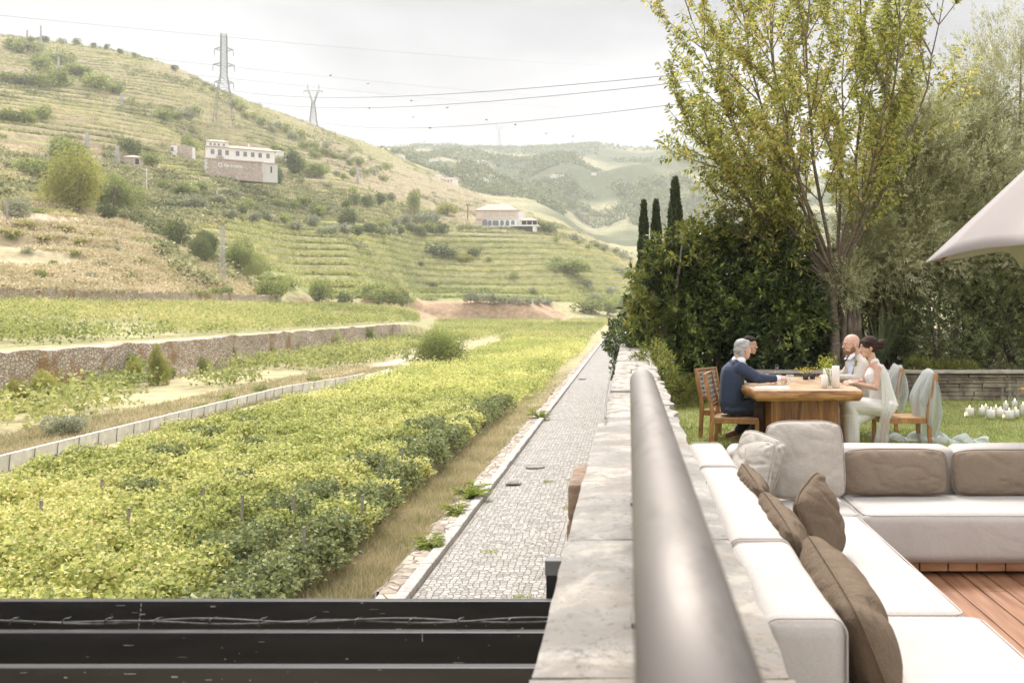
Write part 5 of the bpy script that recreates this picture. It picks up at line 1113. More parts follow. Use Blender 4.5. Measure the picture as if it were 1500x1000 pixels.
shrub('laurel_shrub', [((2.85, 19.2, 1.6), (.85, .9, 1.4)), ((2.7, 19.1, 2.5), (.5, .7, .8))], 2100, 7, .125, .048, M_laurel, 'glossy dark laurel left of the brown tree trunk', 3)
shrub('laurel_shrub', [((3.6, 19.9, 1.5), (.7, .8, 1.5))], 1300, 7, .115, .045, M_laurel, 'dark laurel directly behind the brown tree trunk', 4)
shrub('young_shrub', [((.50, 18.3, 1.9), (.42, .5, .75)), ((.95, 18.4, 2.75), (.5, .4, .5)), ((.25, 18.0, 1.6), (.25, .4, .35))], 230, 9, .15, .042, M_laurely, 'yellow-green drooping shrub on the left face of the laurels', 5, spread=1.3)
shrub('young_shrub', [((1.55, 18.7, 3.05), (.45, .4, .35)), ((2.55, 18.9, 3.0), (.35, .4, .35)), ((2.2, 18.9, 2.9), (.3, .4, .3))], 260, 8, .10, .04, M_laurely, 'yellow-green young growth sprouting above the dark laurels', 6)
shrub('juniper_bush', [((.66, 16.9, .18), (.36, .6, .34)), ((.98, 17.1, .15), (.34, .5, .30))], 900, 8, .07, .012, M_deepg if 0 else leafmat('juniper', [(0, (.05,.06,.015)), (.5, (.14,.15,.035)), (1, (.27,.26,.06))], trans=.25), 'feathery green-gold bush on the lawn edge beside the wall', 7, zmin=.0, trunks=1)
shrub('yellow_bush', [((.36, 14.2, .85), (.22, .5, .26)), ((.42, 13.3, .72), (.16, .4, .2))], 420, 7, .055, .02, M_laurely, 'small yellow-green bush pressed against the top of the parapet wall', 8, zmin=.0, trunks=1)
shrub('dark_bush', [((-.12, 23.6, .95), (.34, .8, .44)), ((.35, 22.5, 1.1), (.4, .7, .5)), ((.1, 23, .2), (.35, .9, .6))], 1500, 8, .09, .032, M_laurel, 'dark bush at the far end of the parapet wall', 9, zmin=-.3)
shrub('dark_bush', [((.7, 21.5, 1.6), (.6, .8, 1.0)), ((1.2, 22.5, 2.0), (.8, .9, 1.2))], 1200, 7, .1, .035, M_laurely, 'green-gold bush filling the gap beside the parapet wall end', 10)
sg = 'dense shrubs under the olive trees'
shrub('yellow_bush', [((4.35, 20.3, 1.8), (.5, .5, .9)), ((4.9, 20.6, 1.5), (.45, .5, .8))], 420, 8, .08, .035, M_laurely, 'bright yellow-green bush in the gap right of the brown tree trunk', 11)
for k, (x, y, z, rx, rz_, lab) in enumerate(((5.2, 20.8, 1.5, 1.0, 1.4, 'behind the bride and the bald man'), (6.5, 20.4, 1.4, 1.1, 1.35, 'above the draped chairs'), (7.9, 20.5, 1.5, 1.1, 1.5, 'below the parasol corner'), (9.2, 20.4, 1.5, 1.1, 1.6, 'at the right edge of the photo'))):
    shrub('hedge_shrub', [((x, y, z), (rx, .9, rz_))], 2600, 8, .075, .02, M_deepg, 'dark small-leaved hedge shrub '+lab, 20+k, group=sg)
for k, (x, z, rx, lab) in enumerate(((5.45, .5, .3, 'left of the draped chairs'), (6.1, .45, .35, 'right above the draped chair'))):
    shrub('ground_fern', [((x, 18.6, z), (rx, .25, .16))], 260, 8, .075, .018, M_laurely, 'low bright green fern on top of the garden wall '+lab, 30+k, zmin=.33, trunks=0, cat='fern')
for k, x in enumerate((3.4, 5.4, 7.6, 9.8, 12.0)):
    shrub('hedge_shrub', [((x, 24.5, 1.5), (1.35, .8, 1.5))], 1500, 8, .11, .04, M_deepg, ('dark hedge shrub far behind the cherry trunk', 'dark hedge shrub far behind the bride', 'dark hedge shrub deep behind the olive trees', 'dark hedge shrub deep behind the parasol corner', 'dark hedge shrub deep at the right edge')[k], 60+k, group=sg)
# strap-leaved clump
r = np.random.default_rng(77); t = empty('flax_clump', (4.75, 18.9, .33), 'clump of long strappy leaves behind the bride', 'plant'); b = MB()
for k in range(70):
    a_ = r.uniform(0, 6.28); l = r.uniform(.8, 1.5); ln = r.uniform(.1, .55); w_ = .018; vs = []
    for i in range(7): u = i/6; p = Vector((math.cos(a_)*l*ln*u**1.4, math.sin(a_)*l*ln*u**1.4, l*(u-.35*ln*u**3))); s_ = Vector((-math.sin(a_), math.cos(a_), 0))*w_*(1-u*.9); vs += [p-s_, p+s_]
    b.add(vs, [(2*i, 2*i+1, 2*i+3, 2*i+2) for i in range(6)])
b.obj('strap_leaves', mat('flax', (.05,.075,.03), (.16,.20,.09), scale=3), t)
# ---- cypresses
M_cyp = leafmat('cypress', [(0, (.018,.03,.012)), (.5, (.05,.07,.028)), (1, (.11,.13,.05))], trans=.1)
for k, (px_, top, D, w_, lab) in enumerate(((943, 305, 41, .36, 'leftmost and slimmest of the three'), (961, 304, 42, .42, 'middle of the three'), (989, 271, 40, .56, 'tallest, nearest the laurels'))):
    X = (px_-VX)/F*D; ht = CAMZ+(VY-top)/F*D+.2; t = empty('cypress', (X, D, .3), 'dark pointed cypress, '+lab, 'cypress', 'cypresses beyond the laurels')
    n = 5200; r = np.random.default_rng(90+k); u = r.random(n)**.8; rad = w_*(1-u)**.62*(1-.5*np.exp(-u*12))*(1+.12*np.sin(u*40+k)); a_ = r.uniform(0, 6.28, n); q = r.uniform(.7, 1.08, n)
    Pn = np.stack([np.cos(a_)*rad*q, np.sin(a_)*rad*q, u*(ht-.3)], -1); dr = np.stack([np.cos(a_)*.35, np.sin(a_)*.35, np.ones(n)], -1)
    V, Fc, rn = leaves(Pn, .2, .06, r, dirs=dr, jit=.15); mesh_np('foliage', V, Fc, M_cyp, t, rnd=rn); b = MB(); b.tube([(0, 0, -.05), (0, 0, ht*.5), (0, 0, ht*.9)], [.09, .05, .01], 6); b.obj('trunk', M_trunk, t)
# ---- the deciduous tree with long rising shoots
def rising_tree(base, fork, ends, label, seed, mleaf, ll=.105, lw=.042, per=.045, name='cherry_tree', nsec=7, tr=.10):
    r = np.random.default_rng(seed); base = Vector(base); t = empty(name, base, label, 'tree'); wood = MB(); Lp = []; Ld = []
    f = Vector(fork)-base; wood.tube([(0, 0, -.1), f*.33+Vector((.03, 0, 0)), f*.7+Vector((-.03, 0, 0)), f], [tr*1.15, tr, tr*.9, tr*.85], 12)
    def shoot(p0, d, L_, r0, lev):
        pts = [p0]; d = d.normalized(); n = max(4, int(L_/.22)); p = p0.copy()
        for i in range(n):
            d = (d+Vector((r.normal(0, .06), r.normal(0, .06), .045))).normalized(); p = p+d*(L_/n); pts.append(p.copy())
        wood.tube(pts, [max(.003, r0*(1-.8*i/n)) for i in range(n+1)], 6 if lev else 8, cap=False)
        s0 = .0 if lev > 1 else .35 if lev else .5; step = per; s = s0*L_
        while s < L_:
            i = min(n-1, int(s/L_*n)); fr_ = s/L_*n-i; q = pts[i].lerp(pts[i+1], fr_); ax = (pts[i+1]-pts[i]).normalized()
            for sd in range(2):
                v = Vector(r.normal(0, 1, 3)); v = (v-ax*v.dot(ax)).normalized(); Lp.append(tuple(q+v*.01)); Ld.append(tuple(ax*.35+v*.7+Vector((0, 0, -.35))))
            s += step*r.uniform(.6, 1.4)
        return pts
    for e in ends:
        e = Vector(e)-base; L_ = (e-f).length; st = f.lerp(Vector((0, 0, f.z)), 0)-Vector((0, 0, r.uniform(0, .25))); d0 = (e-st); pts = [st]; n = 9
        for i in range(1, n+1):
            u = i/n; p = st.lerp(e, u); bow = math.sin(math.pi*u)*L_*.07; hz = Vector((d0.x, d0.y, 0)); 
            p += -Vector((0, 0, 1))*0+ (hz.normalized() if hz.length > .01 else Vector())*bow+Vector((r.normal(0, .03), r.normal(0, .03), 0)); pts.append(p)
        wood.tube(pts, [tr*.36*(1-.88*i/n)+.004 for i in range(n+1)], 9, cap=False)
        for k in range(nsec):
            u = .22+.78*k/(nsec-1) if nsec > 1 else .5; i = min(n-1, int(u*n)); q = pts[i].lerp(pts[i+1], u*n-i); ax = (pts[i+1]-pts[i]).normalized()
            for rep in range(2 if k < nsec-1 else 1):
                v = Vector(r.normal(0, 1, 3)); v = (v-ax*v.dot(ax)).normalized(); d = ax+v*(.65 if k < nsec-1 else .1); l2 = L_*r.uniform(.22, .36)*(1.15-.35*u); ps = shoot(q, d, l2, .014, 1)
                for m_ in range(4):
                    i2 = r.integers(1, len(ps)-1); ax2 = (ps[i2+1]-ps[i2]).normalized(); v = Vector(r.normal(0, 1, 3)); v = (v-ax2*v.dot(ax2)).normalized(); shoot(ps[i2], ax2+v*.7, l2*r.uniform(.35, .6), .006, 2)
    wood.obj('trunk', mat('cherry_bark', (.10,.075,.055), (.22,.17,.13), scale=4, rough=.75, bump=.5, stretch=(2,2,9)), t, smooth=True)
    V, Fc, rn = leaves(np.array(Lp), ll, lw, r, dirs=np.array(Ld), jit=.25, up=.1, fold=.2); mesh_np('crown', V, Fc, mleaf, t, rnd=rn); print(name, 'leaves', len(Lp)); return t
D = 18.9
def Q(px_, py_, dy=0): p = P(px_, py_, D+dy); return tuple(p)
rising_tree((at(1220, D), D, .3), Q(1223, 402), [Q(1000,160,-.6), Q(1020,30,.5), Q(1075,-60,-1), Q(1130,-90,.8), Q(1190,-110,-.5), Q(1250,-120,.3), Q(1320,-70,-.9), Q(1385,-10,.7), Q(1060,130,1.4), Q(1130,60,-1.6), Q(1235,40,1.5), Q(1300,90,-1.2), Q(1090,230,-1.0), Q(1035,215,.4)],
            'tall yellowing cherry tree with a single brown trunk behind the table', 5, M_cherry, ll=.115, lw=.046, per=.047, nsec=8)
# low arching twigs with yellow leaves
rising_tree(Q(1215, 420), Q(1208, 400), [Q(1048,292,-.8), Q(1110,262,-.9), Q(1075,330,-.7)], 'low arching branch with sparse yellow leaves over the laurels', 6, M_laurely, per=.13, name='arching_sapling', nsec=4, tr=.028)
# ---- olive trees
def olive(base, cells, n, label, seed, k=11):
    base = Vector(base); r = np.random.default_rng(seed); t = shrub('olive_tree', cells, n, k, .09, .020, M_olive, label, seed, sl=.2, shell=(.35, 1.08), trunks=0, cat='olive tree', spread=.75)
    o = Vector(t.location); b = MB()
    for j in range(14):
        c_ = cells[j % len(cells)]; e = Vector(c_[0])+Vector((r.normal(0, .4)*c_[1][0], r.normal(0, .4)*c_[1][1], r.uniform(-.3, .7)*c_[1][2])); m_ = base.lerp(e, .45)+Vector((r.normal(0, .15), 0, .2))
        b.tube([base-o, base.lerp(m_, .5)+Vector((r.normal(0, .08), 0, 0))-o, m_-o, m_.lerp(e, .6)-o, e-o], [.11, .085, .05, .03, .008], 8)
    b.obj('trunk', M_trunk, t, smooth=True); return t
olive((5.3, 20.6, .3), [((5.65, 20.2, 4.3), (1.15, 1.1, 1.5)), ((5.3, 20.0, 3.0), (.95, .9, 1.1)), ((4.75, 19.8, 3.1), (.6, .7, 1.0)), ((6.2, 20.4, 3.3), (1.0, 1.0, 1.2)), ((5.9, 20.2, 5.3), (.8, .8, .7))], 8500, 'grey-green olive tree just right of the cherry tree', 41)
olive((7.4, 21.0, .3), [((7.5, 20.8, 3.9), (1.3, 1.2, 1.5)), ((6.9, 20.4, 2.8), (1.0, .9, 1.0)), ((8.2, 20.6, 2.9), (1.1, 1.0, 1.1)), ((7.0, 20.9, 4.9), (1.0, .8, 1.0))], 9000, 'grey-green olive tree behind the parasol corner', 42)
olive((8.9, 22.6, .3), [((8.7, 22.4, 6.6), (1.5, 1.2, 1.7)), ((9.6, 22.4, 5.4), (1.2, 1.1, 1.3)), ((7.7, 22.5, 6.0), (.8, .9, .9))], 4200, 'tallest sparse olive tree in the top right corner', 43)
olive((9.4, 20.9, .3), [((9.4, 20.6, 3.6), (1.2, 1.1, 1.6))], 3600, 'olive tree cut by the right edge behind the parasol', 44)
olive((4.2, 19.2, .3), [((4.15, 19.0, 2.15), (.34, .4, .42))], 380, 'small silvery olive sapling beside the cherry trunk', 45)
# ================================================================ PEOPLE
def skinmat(name, c):
    m = mat(name, tuple(v*.9 for v in c), tuple(min(1, v*1.08) for v in c), scale=14, rough=.5, bump=.08, bscale=300, bdist=.0005); b = [n for n in m.node_tree.nodes if n.type == 'BSDF_PRINCIPLED'][0]
    b.inputs['Subsurface Weight'].default_value = .12; b.inputs['Subsurface Radius'].default_value = (.02,.008,.004); b.inputs['Subsurface Scale'].default_value = .5; return m
def frame(c, f, tilt=0, roll=0):
    """matrix: x forward along f, z up, tipped forward by tilt degrees"""
    a_ = math.atan2(f[1], f[0]); return Matrix.Translation(c) @ Matrix.Rotation(a_, 4, 'Z') @ Matrix.Rotation(R(tilt), 4, 'Y') @ Matrix.Rotation(R(roll), 4, 'X')
def ellM(b, M, c, r, nu=20, nv=14):
    M2 = M @ Matrix.Translation(c) @ Matrix.Diagonal((*r, 1)); vs = []
    for j in range(nv+1):
        ph = math.pi*j/nv
        for i in range(nu): a_ = 2*math.pi*i/nu; vs.append(M2 @ Vector((math.sin(ph)*math.cos(a_), math.sin(ph)*math.sin(a_), math.cos(ph))))
    b.add(vs, [((j+1)*nu+i, (j+1)*nu+(i+1) % nu, j*nu+(i+1) % nu, j*nu+i) for j in range(nv) for i in range(nu)])
def capM(b, M, p, q, r0, r1): b.cap(M @ Vector(p), M @ Vector(q), r0, r1)
def head(b, M, s=1.0, jaw=1.0):
    E = lambda c, r: ellM(b, M, [v*s for v in c], [v*s for v in r]); Cp = lambda p, q, r0, r1: capM(b, M, [v*s for v in p], [v*s for v in q], r0*s, r1*s)
    E((-.012, 0, .030), (.097, .077, .088)); E((.030, 0, -.008), (.062, .066, .082)); E((.040, 0, -.062), (.050, .052*jaw, .048)); E((.058, 0, -.094), (.026, .026*jaw, .019))
    Cp((.074, -.028, .022), (.074, .028, .022), .015, .015)            # brow
    Cp((.088, 0, .012), (.106, 0, -.022), .008, .013); E((.100, 0, -.026), (.012, .016, .009))   # nose
    E((.086, 0, -.056), (.010, .022, .006)); E((.084, 0, -.067), (.010, .019, .007))             # lips
    for y in (-1, 1):
        E((.058, y*.040, -.022), (.022, .020, .022)); E((-.006, y*.077, -.012), (.017, .008, .029)); Cp((.078, y*.020, .006), (.076, y*.042, .006), .0085, .007)
def eyes(M, s, parent, brow=(.10,.06,.04)):
    w_ = MB(); i_ = MB()
    for y in (-1, 1): ellM(w_, M, (.079*s, y*.031*s, .004*s), (.0095*s, .014*s, .006*s), 10, 8); ellM(i_, M, (.0875*s, y*.031*s, .004*s), (.003*s, .0055*s, .0055*s), 8, 6)
    e = w_.obj('eyes', mat('eye_white', (.7,.68,.66), rough=.2), parent, smooth=True); i_.obj('iris', mat('iris', (.04,.025,.02), rough=.1), e, smooth=True)
    b = MB()
    for y in (-1, 1): b.cap(M @ Vector((.090*s, y*.014*s, .027*s)), M @ Vector((.076*s, y*.050*s, .027*s)), .004*s, .003*s, 8)
    b.obj('eyebrows', mat('brow', brow, rough=.9), parent, smooth=True)
    b = MB(); ellM(b, M, (.0925*s, 0, -.0615*s), (.005*s, .021*s, .0075*s), 12, 8); b.obj('lips', mat('lip', (.36,.14,.12), (.42,.18,.15), rough=.45), parent, smooth=True)
def hand(b, wrist, d, up, side, curl=.5, s=1.0):
    """palm, four fingers of unequal length bent at the knuckles, thumb from the side of the palm; up = back of the hand"""
    wrist = Vector(wrist); d = Vector(d).normalized(); up = Vector(up); up = (up-d*up.dot(d)).normalized(); lat = d.cross(up)*side
    b.cap(wrist-d*.02*s, wrist+d*.02*s, .026*s, .026*s)
    for k in range(4):
        o = (k-1.5)*.0195*s; b.cap(wrist+d*.02*s+lat*o*.6, wrist+d*.085*s+lat*o, .015*s, .0125*s)
        L_ = (.068, .078, .073, .056)[k]*s; p = wrist+d*.088*s+lat*o*1.08; a_ = .35+curl*(.8+.12*k); r_ = .0088*s
        for seg in range(3):
            l = L_*(.42, .33, .25)[seg]; dd = d*math.cos(a_)-up*math.sin(a_)+lat*(k-1.5)*.05; q = p+dd.normalized()*l; b.cap(p, q, r_, r_*.92); p = q; r_ *= .92; a_ += curl*(.75 if seg == 0 else .45)
    p = wrist+d*.025*s-lat*.026*s; q = p+(d*.55-lat*.75-up*.25).normalized()*.042*s; b.cap(p, q, .0135*s, .0105*s); b.cap(q, q+(d*.9-lat*.15-up*.35).normalized()*.034*s, .0102*s, .0085*s)
def wrinkle(amp, sc=9., seed=0, dirv=(1,1,.45)):
    def f(co, no):
        n = fbm(co[:, 0]*sc*dirv[0]+co[:, 1]*sc*.6+seed, co[:, 2]*sc*dirv[2]*2+co[:, 1]*sc*.5+seed*2, 3); r_ = 1-np.abs(n-.5)*4
        return co+no*(amp*(r_-.3))[:, None]
    return f
def cloth(name, c1, c2=None, scale=60, rough=.85, sheen=.3, bump=.2): return mat(name, c1, c2 or tuple(v*1.25 for v in c1), scale=scale, rough=rough, sheen=sheen, bump=bump*.5, bscale=12, bdist=.004)
def person(b, skin, label, group='guests seated at the table'):
    o = fuse(b, 'person', skin, None, vox=.0052, smooth=3); return tag(o, label, 'person')
M_sk1 = skinmat('skin_rosy', (.58,.34,.26)); M_sk2 = skinmat('skin_tan', (.46,.27,.19)); M_sk3 = skinmat('skin_fair', (.62,.38,.29)); M_sk4 = skinmat('skin_bride', (.60,.37,.28))
M_navy = cloth('navy_wool', (.020,.030,.060), (.034,.048,.088), sheen=.05); M_white = cloth('white_cotton', (.74,.75,.77), (.80,.81,.83)); M_beige = cloth('beige_linen', (.50,.45,.39), (.60,.55,.48)); M_green = cloth('sage_cloth', (.20,.25,.15), (.30,.35,.22))
M_satin = cloth('ivory_satin', (.72,.70,.66), (.80,.78,.74), rough=.42, sheen=.2, bump=.1); M_ivory = cloth('ivory_top', (.70,.68,.64), (.78,.76,.72)); M_blue = cloth('pale_blue_shirt', (.55,.60,.70), (.66,.70,.78))
def hairmat(n_, c1, c2): return mat(n_, c1, c2, scale=8, rough=.7, spec=.2, bump=1, bscale=70, bdist=.012, stretch=(1,1,4))
M_hgrey = hairmat('grey_hair', (.30,.29,.28), (.58,.57,.56)); M_hdark = hairmat('dark_hair', (.010,.007,.006), (.035,.022,.017)); M_hbrown = hairmat('brown_hair', (.022,.012,.010), (.080,.042,.032)); M_beard = hairmat('ginger_beard', (.20,.10,.055), (.36,.20,.12))
M_leather = mat('brown_leather', (.12,.045,.03), (.22,.09,.06), rough=.4)
# ---------- man in the navy suit
hm = frame((1.385, 12.06, 1.168), (.86, .50), 4)
b = MB(); head(b, hm, 1.03, 1.05)
b.cap((1.345, 12.05, 1.11), (1.31, 12.06, .98), .058, .066); b.ell((1.27, 12.1, .80), (.13, .17, .22)); b.ell((1.24, 12.1, .52), (.14, .16, .14)); b.cap((1.36, 12.1, .95), (1.28, 12.1, .93), .07, .08)
b.cap((1.37, 11.94, .94), (1.56, 11.90, .83), .045, .038); b.cap((1.56, 11.90, .83), (1.785, 11.96, .825), .038, .027); hand(b, (1.80, 11.965, .83), (1, .12, -.05), (-.1, -.55, .85), 1, .75)
b.cap((1.37, 12.27, .94), (1.50, 12.36, .80), .045, .038); b.cap((1.50, 12.36, .80), (1.68, 12.16, .80), .038, .027); hand(b, (1.69, 12.15, .795), (.8, -.5, -.05), (0, 0, 1), -1, .25)
for p in (((1.26, 12.0, .47), (1.62, 11.99, .49), (1.47, 12.0, .12)), ((1.26, 12.22, .47), (1.62, 12.28, .49), (1.36, 12.32, .2))): b.cap(p[0], p[1], .08, .058); b.cap(p[1], p[2], .056, .038)
b.cap((1.47, 12.0, .1), (1.58, 11.99, .05), .035, .03); b.cap((1.36, 12.32, .18), (1.28, 12.33, .08), .035, .03)
man = person(b, M_sk1, 'grey-haired man in a navy suit reaching across the table with one arm')
eyes(hm, 1.03, man, (.35,.33,.31))
b = MB(); E_ = lambda c, r: ellM(b, hm, c, r)
E_((-.022, 0, .042), (.101, .085, .090)); E_((-.055, 0, -.005), (.066, .080, .070)); E_((.035, 0, .085), (.055, .066, .035)); capM(b, hm, (-.055, .05, -.05), (-.055, -.05, -.05), .035, .035)
fuse(b, 'hair', M_hgrey, man, .005, 2, wrinkle(.004, 40, 1))
b = MB()
[b.cap((1.262, 12.10+y_, .87), (1.245, 12.10+y_*.95, .53), .140, .148) for y_ in (-.075, -.035, 0, .035, .075)]; b.cap((1.30, 12.0, .98), (1.30, 12.18, .98), .075, .075); b.cap((1.33, 11.945, .94), (1.27, 12.26, .94), .085, .085); b.cap((1.35, 12.22, .96), (1.29, 12.08, .995), .078, .078)
b.cap((1.355, 11.935, .945), (1.555, 11.895, .835), .078, .060); b.cap((1.555, 11.895, .835), (1.755, 11.955, .825), .060, .045); b.cap((1.37, 12.27, .94), (1.50, 12.36, .80), .075, .058); b.cap((1.50, 12.36, .80), (1.63, 12.22, .80), .058, .046)
b.box(1.13, 1.40, 11.93, 12.27, .405, .50); b.cap((1.20, 11.93, .45), (1.40, 11.94, .46), .045, .04)
fuse(b, 'jacket', M_navy, man, .007, 16, wrinkle(.0045, 5, 3, (1.6,1,.25)))
b = MB(); b.cap((1.355, 12.0, 1.035), (1.35, 12.12, 1.035), .055, .055); b.cap((1.31, 12.06, 1.03), (1.30, 12.06, .98), .068, .07); fuse(b, 'shirt', M_white, man, .007, 2); b = MB(); b.cap((1.765, 11.957, .826), (1.80, 11.963, .828), .040, .038); fuse(b, 'cuff', M_white, man, .007, 2)
b = MB()
for p in (((1.24, 12.0, .47), (1.63, 11.99, .49), (1.475, 12.0, .10)), ((1.24, 12.22, .47), (1.64, 12.28, .49), (1.37, 12.32, .17))): b.cap(p[0], p[1], .098, .078); b.cap(p[1], p[2], .076, .062)
fuse(b, 'trousers', cloth('navy_trousers', (.014,.019,.035), (.022,.029,.05)), man, .009, 3, wrinkle(.008, 10, 5))
for q in (((1.45, 12.0, .06), (1.60, 11.985, .035)), ((1.37, 12.32, .15), (1.23, 12.33, .10))): b = MB(); b.cap(*q, .047, .036); b.cap(q[0], Vector(q[0])+Vector((0, 0, .05)), .044, .044); fuse(b, 'shoe', M_leather, man, .006, 2)
# ---------- dark-haired woman behind him
hm = frame((1.575, 12.93, 1.185), (.80, -.60), 2)
b = MB(); head(b, hm, .96, .9); b.cap((1.54, 12.95, 1.10), (1.46, 12.99, .97), .045, .052); b.ell((1.42, 13.0, .80), (.10, .15, .19)); b.ell((1.30, 13.0, .50), (.14, .17, .12)); b.cap((1.45, 12.84, .93), (1.45, 13.16, .93), .05, .05)
b.cap((1.46, 12.83, .92), (1.58, 12.76, .76), .038, .032); b.cap((1.58, 12.76, .76), (1.80, 12.86, .79), .031, .022); hand(b, (1.81, 12.865, .79), (1, .2, -.05), (0, 0, 1), 1, .3, .92)
b.cap((1.46, 13.16, .92), (1.60, 13.2, .78), .038, .032); b.cap((1.60, 13.2, .78), (1.80, 13.0, .79), .031, .022); hand(b, (1.81, 12.995, .79), (.9, -.4, -.05), (0, 0, 1), -1, .3, .92)
for y in (-.1, .1): b.cap((1.30, 13.0+y, .47), (1.68, 12.98+y, .49), .075, .055); b.cap((1.68, 12.98+y, .49), (1.62, 12.98+y, .08), .052, .034); b.cap((1.62, 12.98+y, .06), (1.74, 12.96+y, .035), .032, .026)
wom = person(b, M_sk2, 'dark-haired woman in sage green, her face just showing behind the suited man'); eyes(hm, .96, wom, (.03,.02,.015))
b = MB(); E_((-.020, 0, .045), (.098, .083, .086)); 
b = MB(); ellM(b, hm, (-.022, 0, .042), (.095, .082, .086)); ellM(b, hm, (-.055, 0, .0), (.062, .078, .072)); ellM(b, hm, (.03, 0, .078), (.05, .062, .030)); ellM(b, hm, (-.125, 0, .0), (.055, .055, .055)); ellM(b, hm, (-.02, -.066, .01), (.05, .024, .055)); ellM(b, hm, (-.02, .066, .01), (.05, .024, .055)); ellM(b, hm, (-.075, 0, -.07), (.04, .06, .07)); fuse(b, 'hair', M_hdark, wom, .005, 2, wrinkle(.003, 40, 2))
b = MB(); b.ell((1.42, 13.0, .80), (.125, .175, .20)); b.ell((1.34, 13.0, .56), (.15, .19, .16)); b.cap((1.45, 12.86, .925), (1.45, 13.14, .925), .07, .07); b.cap((1.46, 12.83, .925), (1.57, 12.77, .78), .062, .055); b.cap((1.46, 13.17, .925), (1.58, 13.2, .79), .062, .055)
for y in (-.1, .1): b.cap((1.30, 13.0+y, .47), (1.66, 12.98+y, .49), .10, .085); b.cap((1.66, 12.98+y, .49), (1.63, 12.98+y, .2), .085, .10)
fuse(b, 'dress', M_green, wom, .009, 4, wrinkle(.008, 10, 8))
# ---------- bald man
hm = frame((2.872, 12.86, 1.200), (-.90, -.30), 3) @ Matrix.Identity(4)
b = MB(); head(b, hm, 1.12, 1.06); b.cap((2.915, 12.88, 1.14), (2.97, 12.92, 1.0), .060, .068); b.ell((3.0, 12.95, .80), (.12, .18, .22)); b.ell((3.10, 12.95, .50), (.14, .17, .13)); b.cap((2.98, 12.78, .95), (2.98, 13.12, .95), .06, .06)
b.cap((2.98, 12.74, .93), (2.90, 12.62, .76), .045, .038); b.cap((2.90, 12.62, .76), (2.68, 12.68, .79), .036, .027); hand(b, (2.67, 12.685, .79), (-1, .15, -.05), (0, 0, 1), -1, .3)
b.cap((2.98, 13.16, .93), (2.86, 13.24, .77), .045, .038); b.cap((2.86, 13.24, .77), (2.62, 13.1, .79), .036, .027); hand(b, (2.61, 13.09, .79), (-.9, -.4, -.05), (0, 0, 1), 1, .3)
for y in (-.1, .1): b.cap((3.10, 12.95+y, .47), (2.68, 12.95+y, .50), .08, .06); b.cap((2.68, 12.95+y, .50), (2.72, 12.95+y, .08), .055, .036); b.cap((2.72, 12.95+y, .06), (2.58, 12.95+y, .035), .035, .03)
gr = person(b, M_sk3, 'bald bearded man with glasses in a beige jacket, seated beside the bride'); eyes(hm, 1.12, gr, (.22,.13,.08))
hs = hm @ Matrix.Scale(1.067, 4)
b = MB(); ellM(b, hs, (.046, 0, -.085), (.058, .056, .042)); 
for y in (-1, 1): ellM(b, hs, (.012, y*.062, -.062), (.035, .014, .036))
ellM(b, hs, (.100, 0, -.046), (.010, .028, .006)); fuse(b, 'beard', M_beard, gr, .004, 2, wrinkle(.0025, 90, 3))
b = MB(); ring = lambda y: [hs @ Vector((.108-.0*abs(k), y+.024*math.cos(k*.5236), .006+.019*math.sin(k*.5236))) for k in range(13)]
for y in (-.034, .034): b.tube(ring(y), .0021, 6, cap=False)
b.tube([hs @ Vector((.109, -.011, .010)), hs @ Vector((.111, 0, .013)), hs @ Vector((.109, .011, .010))], .002, 6)
for y in (-1, 1): b.tube([hs @ Vector((.107, y*.058, .010)), hs @ Vector((.05, y*.082, .009)), hs @ Vector((-.01, y*.085, .004))], .002, 6)
b.obj('glasses', mat('spectacle_frame', (.10,.06,.04), (.2,.12,.08), rough=.3), gr, smooth=True)
b = MB(); [b.cap((3.0, 12.95+y_, .87), (3.05, 12.95+y_*.95, .58), .150, .155) for y_ in (-.08, -.04, 0, .04, .08)]; b.cap((2.985, 12.79, .965), (2.985, 13.11, .965), .085, .085); b.cap((2.975, 12.84, 1.01), (2.975, 13.04, 1.01), .07, .07); b.cap((2.98, 12.74, .94), (2.90, 12.62, .77), .078, .060); b.cap((2.90, 12.62, .77), (2.71, 12.67, .79), .058, .046); b.cap((2.98, 13.16, .94), (2.86, 13.24, .78), .078, .060); b.cap((2.86, 13.24, .78), (2.66, 13.12, .79), .058, .046)
jk = fuse(b, 'jacket', M_beige, gr, .008, 12, wrinkle(.005, 7, 13, (1.4,1,.3)))
# open shirt front and lapels, lying on the chest that faces the table and the viewer
fm = frame((3.0, 12.95, .82), (-.72, -.69)); b = MB()
b.add([fm @ Vector(v) for v in ((.165, -.062, .155), (.165, .062, .155), (.215, .03, -.02), (.205, .012, -.17), (.205, -.012, -.17), (.215, -.03, -.02), (.13, 0, .2))], [(0,1,2,5),(5,2,3,4),(0,6,1)]); o = b.obj('shirt', M_blue, gr); md = o.modifiers.new('s', 'SOLIDIFY'); md.thickness = .02; md.offset = 0
for s_ in (-1, 1):
    b = MB(); b.add([fm @ Vector(v) for v in ((.14, s_*.055, .195), (.155, s_*.105, .15), (.205, s_*.085, .06), (.232, s_*.020, -.14), (.225, s_*.035, .02), (.18, s_*.045, .12))], [(0,1,2,3,4,5)]); o = b.obj('lapel', M_beige, jk); md = o.modifiers.new('s', 'SOLIDIFY'); md.thickness = .012; md.offset = 0
    b = MB(); b.add([hm @ Vector(v) for v in ((-.01, s_*.062, -.10), (.05, s_*.05, -.128), (.075, s_*.015, -.185), (.07, s_*.07, -.19), (.0, s_*.085, -.14))], [(0,1,2,3,4)]); o = b.obj('collar', M_white, gr); md = o.modifiers.new('s', 'SOLIDIFY'); md.thickness = .010; md.offset = 0
